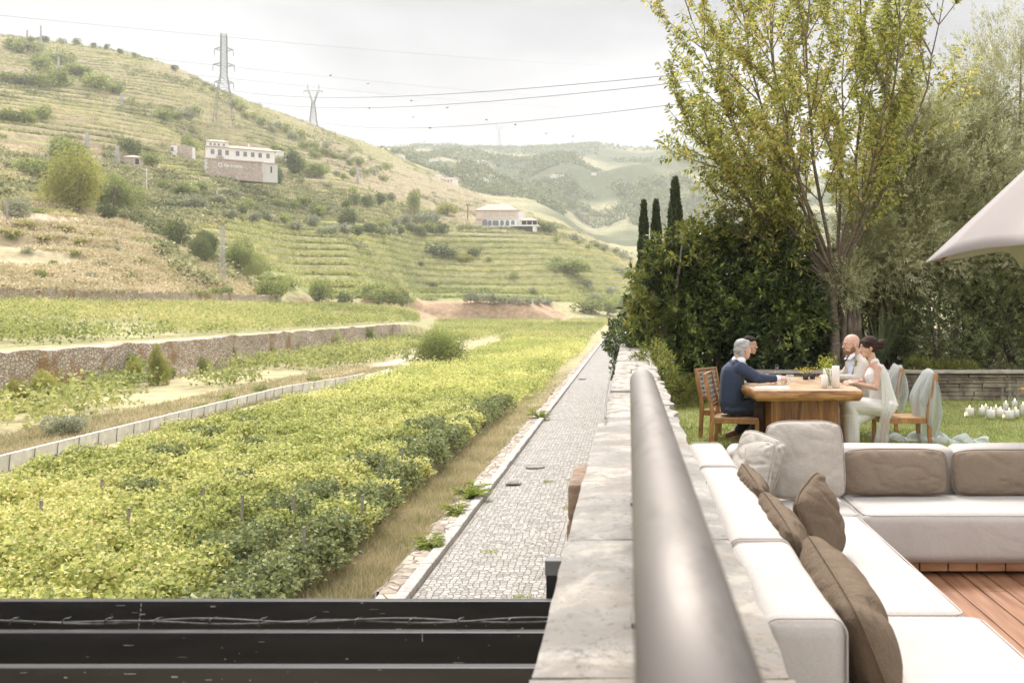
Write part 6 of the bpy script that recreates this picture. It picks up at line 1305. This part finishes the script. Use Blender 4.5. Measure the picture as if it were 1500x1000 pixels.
r = np.random.default_rng(3); bp_ = fm @ Vector((.20, .10, .10)); V, Fc, rn = leaves(np.tile(np.array(bp_), (12, 1)), .10, .028, r, dirs=np.tile([[-.2, -.3, .8]], (12, 1)), jit=.45); mesh_np('buttonhole_leaves', V, Fc, M_petal, gr, rnd=rn)
b = MB()
for y in (-.1, .1): b.cap((3.10, 12.95+y, .47), (2.68, 12.95+y, .50), .10, .08); b.cap((2.68, 12.95+y, .50), (2.72, 12.95+y, .10), .078, .062)
fuse(b, 'trousers', M_beige, gr, .010, 3)
# ---------- bride
hm = frame((2.892, 12.02, 1.195), (-.97, -.10), 9)
b = MB(); head(b, hm, 1.03, .88); b.cap((2.925, 12.03, 1.12), (2.955, 12.04, .99), .048, .056); b.cap((2.965, 11.96, 1.0), (2.96, 12.12, 1.0), .046, .046); b.ell((2.985, 12.04, .83), (.10, .145, .17)); b.ell((3.02, 12.04, .64), (.09, .125, .12)); b.ell((3.08, 12.04, .50), (.13, .17, .11)); b.cap((2.975, 11.91, .955), (2.965, 12.17, .955), .048, .048)
b.cap((2.975, 11.885, .95), (2.935, 11.82, .725), .044, .035); b.cap((2.935, 11.82, .725), (2.70, 11.80, .775), .034, .022); hand(b, (2.685, 11.80, .785), (-1, .05, .0), (0, -.1, 1), -1, .4, .9)
b.cap((2.965, 12.20, .95), (2.88, 12.25, .76), .042, .034); b.cap((2.88, 12.25, .76), (2.70, 12.05, .785), .033, .022); hand(b, (2.69, 12.04, .785), (-.9, -.4, 0), (0, 0, 1), 1, .4, .9)
for y in (-.09, .09): b.cap((3.06, 12.02+y, .47), (2.64, 12.0+y, .51), .085, .058); b.cap((2.64, 12.0+y, .51), (2.67, 12.0+y, .08), .052, .032); b.cap((2.67, 12.0+y, .05), (2.56, 12.0+y, .03), .03, .024)
br = person(b, M_sk4, 'bride in an ivory satin dress with her dark hair in a bun, on the right'); eyes(hm, 1.03, br, (.05,.03,.02))
hb = hm @ Matrix.Scale(1.06, 4)
b = MB(); ellM(b, hb, (-.024, 0, .040), (.098, .086, .090)); ellM(b, hb, (-.060, 0, .0), (.064, .080, .070)); ellM(b, hb, (.035, 0, .078), (.052, .068, .034)); ellM(b, hb, (.04, -.058, .045), (.04, .022, .04)); ellM(b, hb, (.04, .058, .045), (.04, .022, .04)); ellM(b, hb, (-.145, 0, .012), (.058, .058, .058)); ellM(b, hb, (-.175, .01, .045), (.03, .035, .03)); ellM(b, hb, (-.18, -.02, -.01), (.028, .03, .028)); fuse(b, 'hair', M_hbrown, br, .005, 1, wrinkle(.005, 34, 4))
b = MB(); b.ell((2.985, 12.04, .83), (.118, .165, .165)); b.ell((2.955, 12.04, .84), (.10, .13, .10)); b.ell((3.03, 12.04, .62), (.115, .15, .15)); b.cap((2.985, 11.93, .955), (2.98, 12.15, .955), .060, .060); b.cap((2.965, 11.98, 1.015), (2.962, 12.10, 1.015), .056, .056); b.ell((3.09, 12.04, .50), (.15, .19, .08)); fuse(b, 'bodice', M_ivory, br, .008, 3, wrinkle(.006, 10, 21))
b = MB()
for y in (-.09, .09): b.cap((3.08, 12.03+y, .475), (2.64, 12.0+y, .51), .115, .088); b.cap((2.64, 12.0+y, .51), (2.665, 12.0+y, .28), .088, .095); b.cap((2.665, 12.0+y, .28), (2.665, 12.0+y*1.1, .09), .095, .085)
b.ell((3.09, 12.04, .47), (.15, .20, .10)); b.cap((2.66, 11.9, .30), (2.90, 12.02, .42), .07, .10)
def sk(co, no):
    k = np.clip((.5-co[:, 2])/.5, 0, 1); f = np.sin(co[:, 0]*44+co[:, 2]*6)*.5+np.sin(co[:, 1]*38+2)*.5; sw = np.sin((co[:, 0]*.6+co[:, 2]*1.2)*30)*.005*(co[:, 2] > .4)
    return co+no*(k*.014*f+sw)[:, None]
fuse(b, 'skirt', M_satin, br, .009, 4, sk)
M_veil = chiffon('veil_chiffon', (.80,.78,.76), .42); M_cape = chiffon('cape_chiffon', (.80,.78,.75), .12)
def sheet(name, m, rows_, parent, fold=.012, ny=26, seed=0):
    """hanging sheet: rows_ = [(left point, right point)] from top to bottom"""
    L2 = []
    for i in range(len(rows_)-1):
        for k in range(6): t_ = k/6; L2.append((Vector(rows_[i][0]).lerp(Vector(rows_[i+1][0]), t_), Vector(rows_[i][1]).lerp(Vector(rows_[i+1][1]), t_)))
    L2.append((Vector(rows_[-1][0]), Vector(rows_[-1][1]))); vs = []; n = len(L2)
    for i, (a_, b__) in enumerate(L2):
        for j in range(ny+1): v = j/ny; q = a_.lerp(b__, v); g = .3+.9*i/n; q.y += fold*g*(math.sin(v*21+seed+i*.05)+.5*math.sin(v*43+seed*2)); vs.append(q)
    bb = MB(); bb.add(vs, [(i*(ny+1)+j, i*(ny+1)+j+1, (i+1)*(ny+1)+j+1, (i+1)*(ny+1)+j) for i in range(n-1) for j in range(ny)]); return bb.obj(name, m, parent, smooth=True)
sheet('cape', M_cape, [((2.975, 11.90, 1.01), (3.07, 12.0, .99)), ((2.99, 11.835, .90), (3.13, 11.98, .88)), ((3.0, 11.815, .72), (3.17, 11.95, .70)), ((3.0, 11.80, .53), (3.235, 11.93, .50))], br, .008, seed=2)
sheet('veil', M_veil, [((3.03, 11.80, .55), (3.20, 11.86, .52)), ((2.96, 11.77, .35), (3.10, 11.82, .33)), ((2.90, 11.75, .14), (3.08, 11.78, .13)), ((2.87, 11.74, .012), (3.07, 11.78, .012))], br, .014, seed=5)
# ================================================================ HOUSES, PYLONS, WIRES
M_ww = mat('white_render', (.80,.78,.75), (.87,.85,.82), scale=.6, rough=.9); M_roof = mat('clay_roof', (.44,.33,.26), (.58,.47,.39), scale=1.2, rough=.9, stretch=(3,1,1)); M_pink = mat('pink_render', (.68,.54,.45), (.74,.62,.53), scale=.3, rough=.9)
M_hstone = stonemat('house_stone', (.42,.33,.27), (.54,.45,.38), (.66,.58,.51), (.36,.28,.23), scale=1.6, jw=.06, bdist=.05); M_quoin = mat('pale_quoins', (.60,.57,.53), (.70,.67,.62)); M_win = mat('window_pane', (.14,.15,.16), (.22,.23,.25), rough=.2); M_frame = mat('window_frame_paint', (.42,.36,.30))
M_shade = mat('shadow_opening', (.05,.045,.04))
class House:
    def __init__(s, p, rz, label, name='house'): s.t = empty(name, p, label, 'house', None, rz)
    def box(s, name, m, x0, x1, y0, y1, z0, z1, par=None, bevel=0): b = MB(); b.box(x0, x1, y0, y1, z0, z1); return b.obj(name, m, par or s.t, bevel=bevel)
    def win(s, x, y, z, w_, h, m=None, frame=.18, name='window'):
        f = s.box(name, M_frame, x-w_/2-frame, x+w_/2+frame, y-.10, y+.02, z-frame, z+h+frame); b = MB(); b.box(x-w_/2, x-.06, y-.14, y-.02, z, z+h); b.box(x+.06, x+w_/2, y-.14, y-.02, z, z+h); b.obj('pane', m or M_win, f); return f
    def hip(s, x0, x1, y0, y1, z, h, over=.5, inset=None, m=None, name='roof'):
        x0 -= over; x1 += over; y0 -= over; y1 += over; i = inset if inset is not None else (y1-y0)/2; ym = (y0+y1)/2; b = MB()
        b.add([(x0,y0,z),(x1,y0,z),(x1,y1,z),(x0,y1,z),(x0+i,ym,z+h),(x1-i,ym,z+h),(x0,y0,z-.25),(x1,y0,z-.25),(x1,y1,z-.25),(x0,y1,z-.25)], [(0,1,5,4),(1,2,5),(2,3,4,5),(3,0,4),(0,6,7,1),(1,7,8,2),(2,8,9,3),(3,9,6,0),(6,9,8,7)]); return b.obj(name, m or M_roof, s.t)
# the white quinta above its stone wall: facade turned a little, seen from below
D = min(ground_at(x_, 253).y for x_ in (300, 325, 350, 375, 400))-2; print('house D', D); p0 = P(300, 249, D); H = House(p0, R(23), 'long white farmhouse on a stone base with white lettering, on the left hillside', 'farmhouse')
H.t.scale = (D/500,)*3; D = 500; mp_ = D/F; L1 = 101*mp_
sl = -.025  # the base line falls to the right in the view: roofs step with it
def sheared(o, k=sl): 
    for v in o.data.vertices: v.co.z += k*v.co.x
    return o
sheared(H.box('stone_base', M_hstone, 0, 80*mp_, 0, 9, -4, 5.7)); sheared(H.box('stone_base', M_quoin, 80.1*mp_, L1, .3, 9, -4, 5.5)); sheared(H.box('base_door', M_shade, 91*mp_, 93*mp_, .1, .4, 1, 4.2))
for q in (0, 79*mp_):
    for k in range(6): sheared(H.box('quoin', M_quoin, q-.12, q+(1.5 if k % 2 else .9), -.14, .2, .2+k*.9, .2+k*.9+.85))
sheared(H.box('terrace_coping', M_roof, -.4, 80.5*mp_, -.45, 1.2, 5.71, 6.2)); sheared(H.box('terrace_coping', M_roof, 80.6*mp_, L1+.4, -.1, 1.2, 5.51, 6.0))
sheared(H.box('wall', M_ww, .3, 97*mp_, 1.6, 10, 5.9, 12.3)); sheared(H.hip(.3, 97*mp_, 1.6, 10, 12.3, 1.9, .6, 3)); sheared(H.box('wall', M_ww, .6, 33*mp_, 2.2, 9.4, 12.35, 15.1)); sheared(H.hip(.6, 33*mp_, 2.2, 9.4, 15.1, 1.3, .5, 3)); sheared(H.box('chimney', M_ww, 60*mp_, 62*mp_, 5, 6, 13, 15.6))
for x in (10.5, 30.5, 45, 55.5, 66, 76.5, 87.5): 
    f = H.win(x*mp_, 1.6, 8.7, 1.3, 2.0, frame=.25); sheared(f); 
    for c_ in f.children: sheared(c_)
f = H.win(20.5*mp_, 1.6, 8.0, 1.5, 2.9, name='balcony_door'); sheared(f); [sheared(c_) for c_ in f.children]
b = MB(); b.box(15.5*mp_, 25.5*mp_, .6, 1.6, 7.0, 7.25)
for k in range(14): x = 15.6*mp_+k*.26; b.box(x, x+.06, .62, .70, 7.25, 8.1)
b.box(15.5*mp_, 25.5*mp_, .6, .72, 8.1, 8.2); sheared(b.obj('balcony', M_frame, H.t))
for x in (8, 13.5, 19, 26): f = H.win(x*mp_, 2.2, 13.1, .9, .9, frame=.08); sheared(f); [sheared(c_) for c_ in f.children]
cu = bpy.data.curves.new('lettering', 'FONT'); cu.body = 'Q.da costa'; cu.size = 4.3; cu.extrude = .08; cu.offset = .05; fo = bpy.data.objects.new('lettering', cu); link(fo)
dg = bpy.context.evaluated_depsgraph_get(); me = bpy.data.meshes.new_from_object(fo.evaluated_get(dg)); bpy.data.objects.remove(fo); xs_ = [v.co.x for v in me.vertices]; k_ = (33.5*mp_)/(max(xs_)-min(xs_))
for v in me.vertices: v.co = Vector((18*mp_+(v.co.x-min(xs_))*k_, -.12-v.co.z, 2.3+v.co.y*k_))
me.materials.clear(); me.materials.append(mat('white_letters', (.8,.8,.78))); lo = bpy.data.objects.new('lettering', me); link(lo, H.t); sheared(lo)
H2 = House(P(398, 228, ground_at(398, 230).y-1), R(15), 'low white outbuilding half hidden by trees right of the long farmhouse', 'outbuilding'); H2.box('wall', M_ww, 0, 7, 0, 6, -3, 2.6); H2.hip(0, 7, 0, 6, 2.6, 1.2, .4)
H3 = House(P(252, 228, ground_at(258, 230).y-1), R(15), 'small crumbling stone and white ruin left of the long farmhouse', 'ruined_house')
H3.box('wall', M_ww, -.4, 2.2, 0, 5, -4, 4.6); H3.box('stone_wall', M_hstone, 2.2, 8.5, .3, 5, -4, 4.4); H3.box('white_corner', M_ww, 8.5, 9.1, .2, 5, -4, 4.2)
f = H3.win(0, 0, 2, 1.1, 1.7)
b = MB(); b.add([(2.2,.3,4.41),(5,.3,5.3),(8.5,.3,4.41),(2.2,1.2,4.41),(5,1.2,5.3),(8.5,1.2,4.41)], [(0,1,4,3),(1,2,5,4),(0,2,1),(3,4,5)]); b.obj('broken_gable', M_hstone, H3.t)
H4 = House(P(182, 240, ground_at(184, 242).y-1), R(20), 'little stone shed with a dark doorway on the slope beside a pole', 'stone_shed'); H4.box('wall', M_hstone, 0, 6, 0, 5, -2, 2.8); H4.hip(0, 6, 0, 5, 2.8, 1.1, .3); H4.box('door', M_shade, 4, 5.3, -.08, .1, 0, 2.2)
# the pink house with arcades
D = min(ground_at(x_, 333).y for x_ in (700, 730, 760, 780))-3; print('pink D', D); p1 = P(697, 331.5, D); mp_ = D/F; H5 = House(p1, R(-2), 'pink house with a hipped tile roof and white arched ground floor', 'villa'); W5 = 61*mp_
H5.box('ground_floor', M_ww, 10*mp_, W5, .3, 14, -4, 4.3); H5.box('upper_floor', M_pink, 0, W5, 0, 14, 4.32, 9.3); H5.box('string_course', M_quoin, -.1, W5+.1, -.12, 14, 4.1, 4.5); H5.box('side_wall', M_ww, W5+.01, W5+2.8, 1.5, 14, -4, 8.6); H5.hip(0, W5, 0, 14, 9.3, 4.2, .8, 7); H5.box('lower_wall', M_pink, 0, 10*mp_-.05, .5, 13, -4, 4.0)
for x in (14, 22, 31, 41, 49.5, 56.5): H5.win(x*mp_, 0, 6.0, 1.2, 1.6, m=M_quoin, frame=.2)
for x in (13.5, 20.5, 27, 31, 38.5, 46.5, 54.5):
    b = MB(); w_ = 1.0 if x != 13.5 else 1.5; b.add([(x*mp_-w_, .14, .4), (x*mp_+w_, .14, .4), (x*mp_+w_, .14, 2.5)]+[(x*mp_+w_*math.cos(a_), .14, 2.5+w_*math.sin(a_)*.9) for a_ in (.5, 1.05, 1.57, 2.1, 2.64)]+[(x*mp_-w_, .14, 2.5)], [tuple(range(9))]); o = b.obj('arch', M_win, H5.t); md = o.modifiers.new('s', 'SOLIDIFY'); md.thickness = .2
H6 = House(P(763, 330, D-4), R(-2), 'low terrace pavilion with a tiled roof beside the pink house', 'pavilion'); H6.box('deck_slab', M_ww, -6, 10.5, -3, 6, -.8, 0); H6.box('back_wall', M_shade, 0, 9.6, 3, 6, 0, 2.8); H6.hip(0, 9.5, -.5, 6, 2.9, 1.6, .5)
for x in (.2, 3.3, 6.4, 9.3): H6.box('pillar', M_ww, x, x+.3, -.4, -.1, .01, 2.6)
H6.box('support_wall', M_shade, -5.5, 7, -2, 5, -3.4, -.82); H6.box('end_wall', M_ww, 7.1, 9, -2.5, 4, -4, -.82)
H7 = House(P(636, 264, 980), R(-6), 'long low white farm buildings on the crest of the dry spur', 'farm_buildings'); H7.box('wall', M_ww, 0, 8, 0, 8, -3, 4.0); H7.hip(0, 8, 0, 8, 4, 1.6); H7.box('wall', M_ww, 9, 22, 1, 8, -7, 1.2); H7.hip(9, 22, 1, 8, 1.2, 1.4)
for x in (11, 14, 17): H7.win(x, 1, -1.6, 1.2, 1.6)
H8 = House(P(-8, 64, 850), 0, 'white building cut by the left edge on the skyline', 'hilltop_house'); H8.box('wall', M_ww, 0, 19, 0, 8, -6, 3.2); H8.box('wall', M_ww, 0, 6, .5, 8, 3.2, 6); H8.hip(0, 6, .5, 8, 6, 3, .3, 2.8)
for k, (px_, py_, w_, h_, lab) in enumerate(((590, 218, 22, 8, 'highest white farmhouse near the left end of the distant hills'), (584, 231, 14, 6, 'white farmhouse just below the highest one on the distant hills'), (636, 237, 18, 5, 'low white farmhouse on the distant hills above the spur'), (697, 241, 10, 7, 'left one of two white houses above the pink villa'), (706, 241, 9, 7, 'right one of two white houses above the pink villa'), (640, 214, 14, 5, 'pale house on the skyline left of the far pylon'), (812, 262, 16, 7, 'white farmhouse on the distant wooded slope'), (822, 260, 12, 6, 'smaller white building beside the one on the wooded slope'), (870, 258, 10, 5, 'tiny white house farthest right on the distant hills'), (705, 266, 26, 6, 'pale cluster building on the middle distant terraces'))):
    q = ground_at(px_, py_); 
    if q.y < 1000: q = P(px_, py_, 2000); q.z = float(hill(q.x, q.y))
    m_ = q.y/F; w_ *= m_*.8; h_ *= m_*.7; HH = House(q, random.uniform(-.3, .3), lab, 'far_house'); HH.box('wall', M_ww, -w_/2, w_/2, 0, 9, -5, h_); HH.hip(-w_/2, w_/2, 0, 9, h_, h_*.35, .5, 3)
# ---- lattice pylons
M_galv = mat('galvanised_lattice', (.17,.165,.16), (.26,.255,.25), scale=.5, rough=.6, metallic=.4)
def lattice(b, prof, th, seg):
    """four legs and crossed braces; prof = [(half width, z)]"""
    def W(z):
        for (w0, z0), (w1, z1) in zip(prof, prof[1:]):
            if z <= z1: return w0+(w1-w0)*(z-z0)/(z1-z0)
        return prof[-1][0]
    z = prof[0][1]; zs = [z]; 
    while z < prof[-1][1]-.5: z = min(prof[-1][1], z+max(1.6, W(z)*seg)); zs.append(z)
    for sx, sy in ((1,1),(1,-1),(-1,1),(-1,-1)):
        for (w0, z0), (w1, z1) in zip(prof, prof[1:]): b.bar((sx*w0, sy*w0, z0), (sx*w1, sy*w1, z1), th*1.5)
    for z0, z1 in zip(zs, zs[1:]):
        w0, w1 = W(z0), W(z1)
        for s_ in (-1, 1): b.bar((-w0, s_*w0, z0), (w1, s_*w1, z1), th); b.bar((w0, s_*w0, z0), (-w1, s_*w1, z1), th); b.bar((s_*w0, -w0, z0), (s_*w1, w1, z1), th); b.bar((s_*w0, w0, z0), (s_*w1, -w1, z1), th); b.bar((-w1, s_*w1, z1), (w1, s_*w1, z1), th)
D = 620; q = P(328, 186, D); q.z = float(hill(q.x, q.y))-1; t = empty('pylon', q, 'tallest lattice pylon, standing above the white farmhouse', 'pylon', rz=.25); ht = CAMZ+(VY-50)/F*D-q.z
b = MB(); lattice(b, [(6.3, 0), (3.4, ht*.42), (1.9, ht*.58), (1.7, ht)], .15, 1.3); b.obj('tower', M_galv, t)
for k, (zf, l) in enumerate(((.70, 6.2), (.52, 5.6), (.86, 5.4))):
    for s_ in (-1, 1):
        b = MB()
        for y in (-1.2, 1.2): b.bar((s_*1.8, y, ht*zf), (s_*l, 0, ht*zf-1.2), .24); b.bar((s_*1.8, y, ht*zf-2), (s_*l, 0, ht*zf-1.2), .2)
        b.bar((s_*l, 0, ht*zf-1.2), (s_*(l+.2), 0, ht*zf-5.2), .3)
        b.obj('crossarm', M_galv, t)
def waist_pylon(px_, pyb, pyt, D, label):
    q = P(px_, pyb, D); q.z = float(hill(q.x, q.y))-1; t = empty('pylon', q, label, 'pylon', rz=.15); ht = CAMZ+(VY-pyt)/F*D-q.z; b = MB(); s_ = ht/46
    lattice(b, [(4.2*s_, 0), (1.3*s_, ht*.62)], .22, 1.5)
    for sx in (-1, 1):
        for sy in (-1, 1): b.bar((sx*1.3*s_, sy*1.2*s_, ht*.62), (sx*4.6*s_, sy*.6*s_, ht*.84), .34); b.bar((sx*.3*s_, sy*1.2*s_, ht*.62), (sx*3.2*s_, sy*.6*s_, ht*.84), .30)
        for k in range(4): u = k/4; b.bar((sx*(1.3+3.3*u)*s_, 0, ht*(.62+.22*u)), (sx*(.3+2.9*(u+.25))*s_, 0, ht*(.62+.22*(u+.25))), .26)
        b.bar((sx*4.0*s_, 0, ht*.84), (sx*5.2*s_, 0, ht), .34); b.bar((sx*5.6*s_, 0, ht*.86), (sx*5.2*s_, 0, ht), .26)
    b.obj('tower', M_galv, t); b = MB(); b.bar((-9*s_, 0, ht*.86), (9*s_, 0, ht*.86), .4); b.bar((-9*s_, 0, ht*.86), (-3*s_, 0, ht*.81), .3); b.bar((9*s_, 0, ht*.86), (3*s_, 0, ht*.81), .3)
    b.obj('crossarm', M_galv, t); b = MB()
    for x in (-8.4, 0, 8.4): b.bar((x*s_, 0, ht*.85), (x*s_, 0, ht*.79), .26)
    b.obj('insulators', M_galv, t)
waist_pylon(459, 192, 123, 1000, 'forked lattice pylon on the descending ridge'); waist_pylon(731, 206, 180, 2750, 'tiny forked pylon on the distant skyline')
M_galvl = mat('pale_lattice', (.40,.39,.38), (.52,.51,.50), scale=.5, rough=.6)
def slim(px_, pyb, hpx, D, label):
    q = P(px_, pyb, D); z = float(hill(q.x, q.y)); t = empty('lattice_mast', (q.x, q.y, z), label, 'mast', 'slim lattice masts on the hill'); ht = hpx*D/F; b = MB(); lattice(b, [(.55, 0), (.25, ht)], .045 if D < 300 else .22, 2.2); b.obj('tower', M_galvl, t); b = MB(); b.bar((-.9, 0, ht*.93), (.9, 0, ht*.93), .12 if D < 300 else .3); b.obj('crossarm', M_galvl, t)
g_ = ground_at(326, 416); slim(326, 416, 84, g_.y, 'slim grey lattice mast at the corner of the terraced vineyard')
for px_, pyb, hpx, lab in ((60, 58, 26, 'right one of two slim masts on the skyline'), (40, 54, 14, 'left, shorter one of two slim masts on the skyline'), (86, 114, 34, 'slim mast on the upper terraces near the left edge'), (128, 212, 22, 'faint mast on the terraces above the huge willow-like tree'), (178, 152, 18, 'slim mast in the middle of the upper terraces'), (524, 264, 22, 'faint mast on the dry slope left of the spur'), (172, 238, 26, 'mast beside the stone shed')):
    g_ = ground_at(px_, pyb+6); slim(px_, pyb, hpx, min(g_.y, 860), lab)
def pole(px_, pyb, hpx, m, label, arm=True):
    g_ = ground_at(px_, pyb); t = empty('utility_pole', g_, label, 'pole', 'utility poles on the lower slopes'); ht = hpx*g_.y/F; w_ = max(.3, 2.0*g_.y/F*.55); b = MB(); b.bar((0, 0, -.5), (0, 0, ht), w_, w_); b.obj('shaft', m, t)
    if arm: b = MB(); b.bar((-w_*5, 0, ht*.96), (w_*3.2, 0, ht*.93), w_*.7); b.bar((-w_*4.6, 0, ht*.96), (-w_*4.6, 0, ht*1.02), w_*.5); b.obj('crossarm', m, t)
M_polew = mat('concrete_pole', (.62,.60,.57), (.72,.70,.67)); pole(215, 284, 36, M_polew, 'white concrete pole with a crossarm right of the huge willow-like tree'); pole(318, 295, 14, M_polew, 'short white post in the olive grove', False); pole(357, 309, 12, M_polew, 'short white post at the edge of the vineyard', False); pole(11, 328, 34, M_stake, 'thin grey pole at the left edge on the lane')
# ---- wires: each a long sagging cable
M_wire = mat('power_cable', (.10,.10,.10), (.14,.14,.14), rough=.6)
def wire(a, c, sag, r, label, group='power lines'):
    a = Vector(a); c = Vector(c); b = MB(); b.tube([a.lerp(c, i/24)-Vector((0, 0, sag*4*(i/24)*(1-i/24))) for i in range(25)], r, 5, cap=False); tag(b.obj('power_line', M_wire), label, 'cable', group)
wire(P(340, 133, 760), P(1075, 101, 230), 6, .10, 'top one of the three dark wires crossing the sky'); wire(P(380, 150, 800), P(1075, 112, 235), 6, .10, 'middle one of the three dark wires crossing the sky'); wire(P(462, 178, 900), P(1075, 142, 250), 7, .10, 'lowest one of the three dark wires crossing the sky')
for k, (y0, y1, x1) in enumerate(((28, 88, 1000), (66, 140, 1000), (84, 152, 960), (100, 214, 690), (118, 236, 660))):
    wire(P(-30, y0-8, 520), P(x1, y1+8, 2300), 10, .09, ('highest', 'second highest', 'middle', 'second lowest', 'lowest')[k]+' of the five faint wires sloping down from the upper left', 'faint power lines')
# ---- birds
M_bird = mat('bird_dark', (.03,.03,.035))
for k, (x, y) in enumerate(((539,123),(603,148),(541,159),(655,158),(606,172),(630,188),(713,176),(755,183),(800,196),(839,200),(484,111))):
    p = P(x, y, 120); b = MB(); b.ell((0, 0, 0), (.16, .045, .045), nu=8, nv=6)
    for s_ in (-1, 1): b.add([(.05, s_*.03, 0), (-.06, s_*.03, 0), (-.08, s_*.2, .07+.02*(k % 3)), (.04, s_*.19, .075+.02*(k % 3)), (-.07, s_*.34, .03)], [(0,1,2,3),(3,2,4)])
    b.add([(-.14, -.015, 0), (-.14, .015, 0), (-.24, .03, 0), (-.24, -.03, 0)], [(0,1,2,3)]); o = b.obj('bird', M_bird, loc=p); o.rotation_euler = (0, 0, random.uniform(0, 6.28)); tag(o, 'tiny dark bird flying over the distant hills', 'bird', 'birds in the sky')
# ---- palm beside the pink house
g_ = ground_at(685, 322); t = empty('palm_tree', g_, 'slender palm tree just left of the pink house', 'palm tree'); b = MB(); b.tube([(0, 0, 0), (.2, 0, 5), (0, 0, 8.5)], [.4, .3, .3], 6); b.obj('trunk', M_trunk, t); b = MB()
for k in range(16):
    a_ = k*.3927+random.random()*.2; u_ = random.uniform(.0, .8); vs = []
    for i in range(5): s_ = i/4; c_ = Vector((math.cos(a_)*2.6*s_, math.sin(a_)*2.6*s_, 8.5+1.6*s_*u_+.6*s_-2.2*s_*s_)); w_ = Vector((-math.sin(a_), math.cos(a_), 0))*.35*(1-s_*.8); vs += [c_-w_, c_+w_]
    b.add(vs, [(2*i, 2*i+1, 2*i+3, 2*i+2) for i in range(4)])
b.obj('crown', mat('palm_green', (.06,.08,.03), (.12,.15,.06)), t)
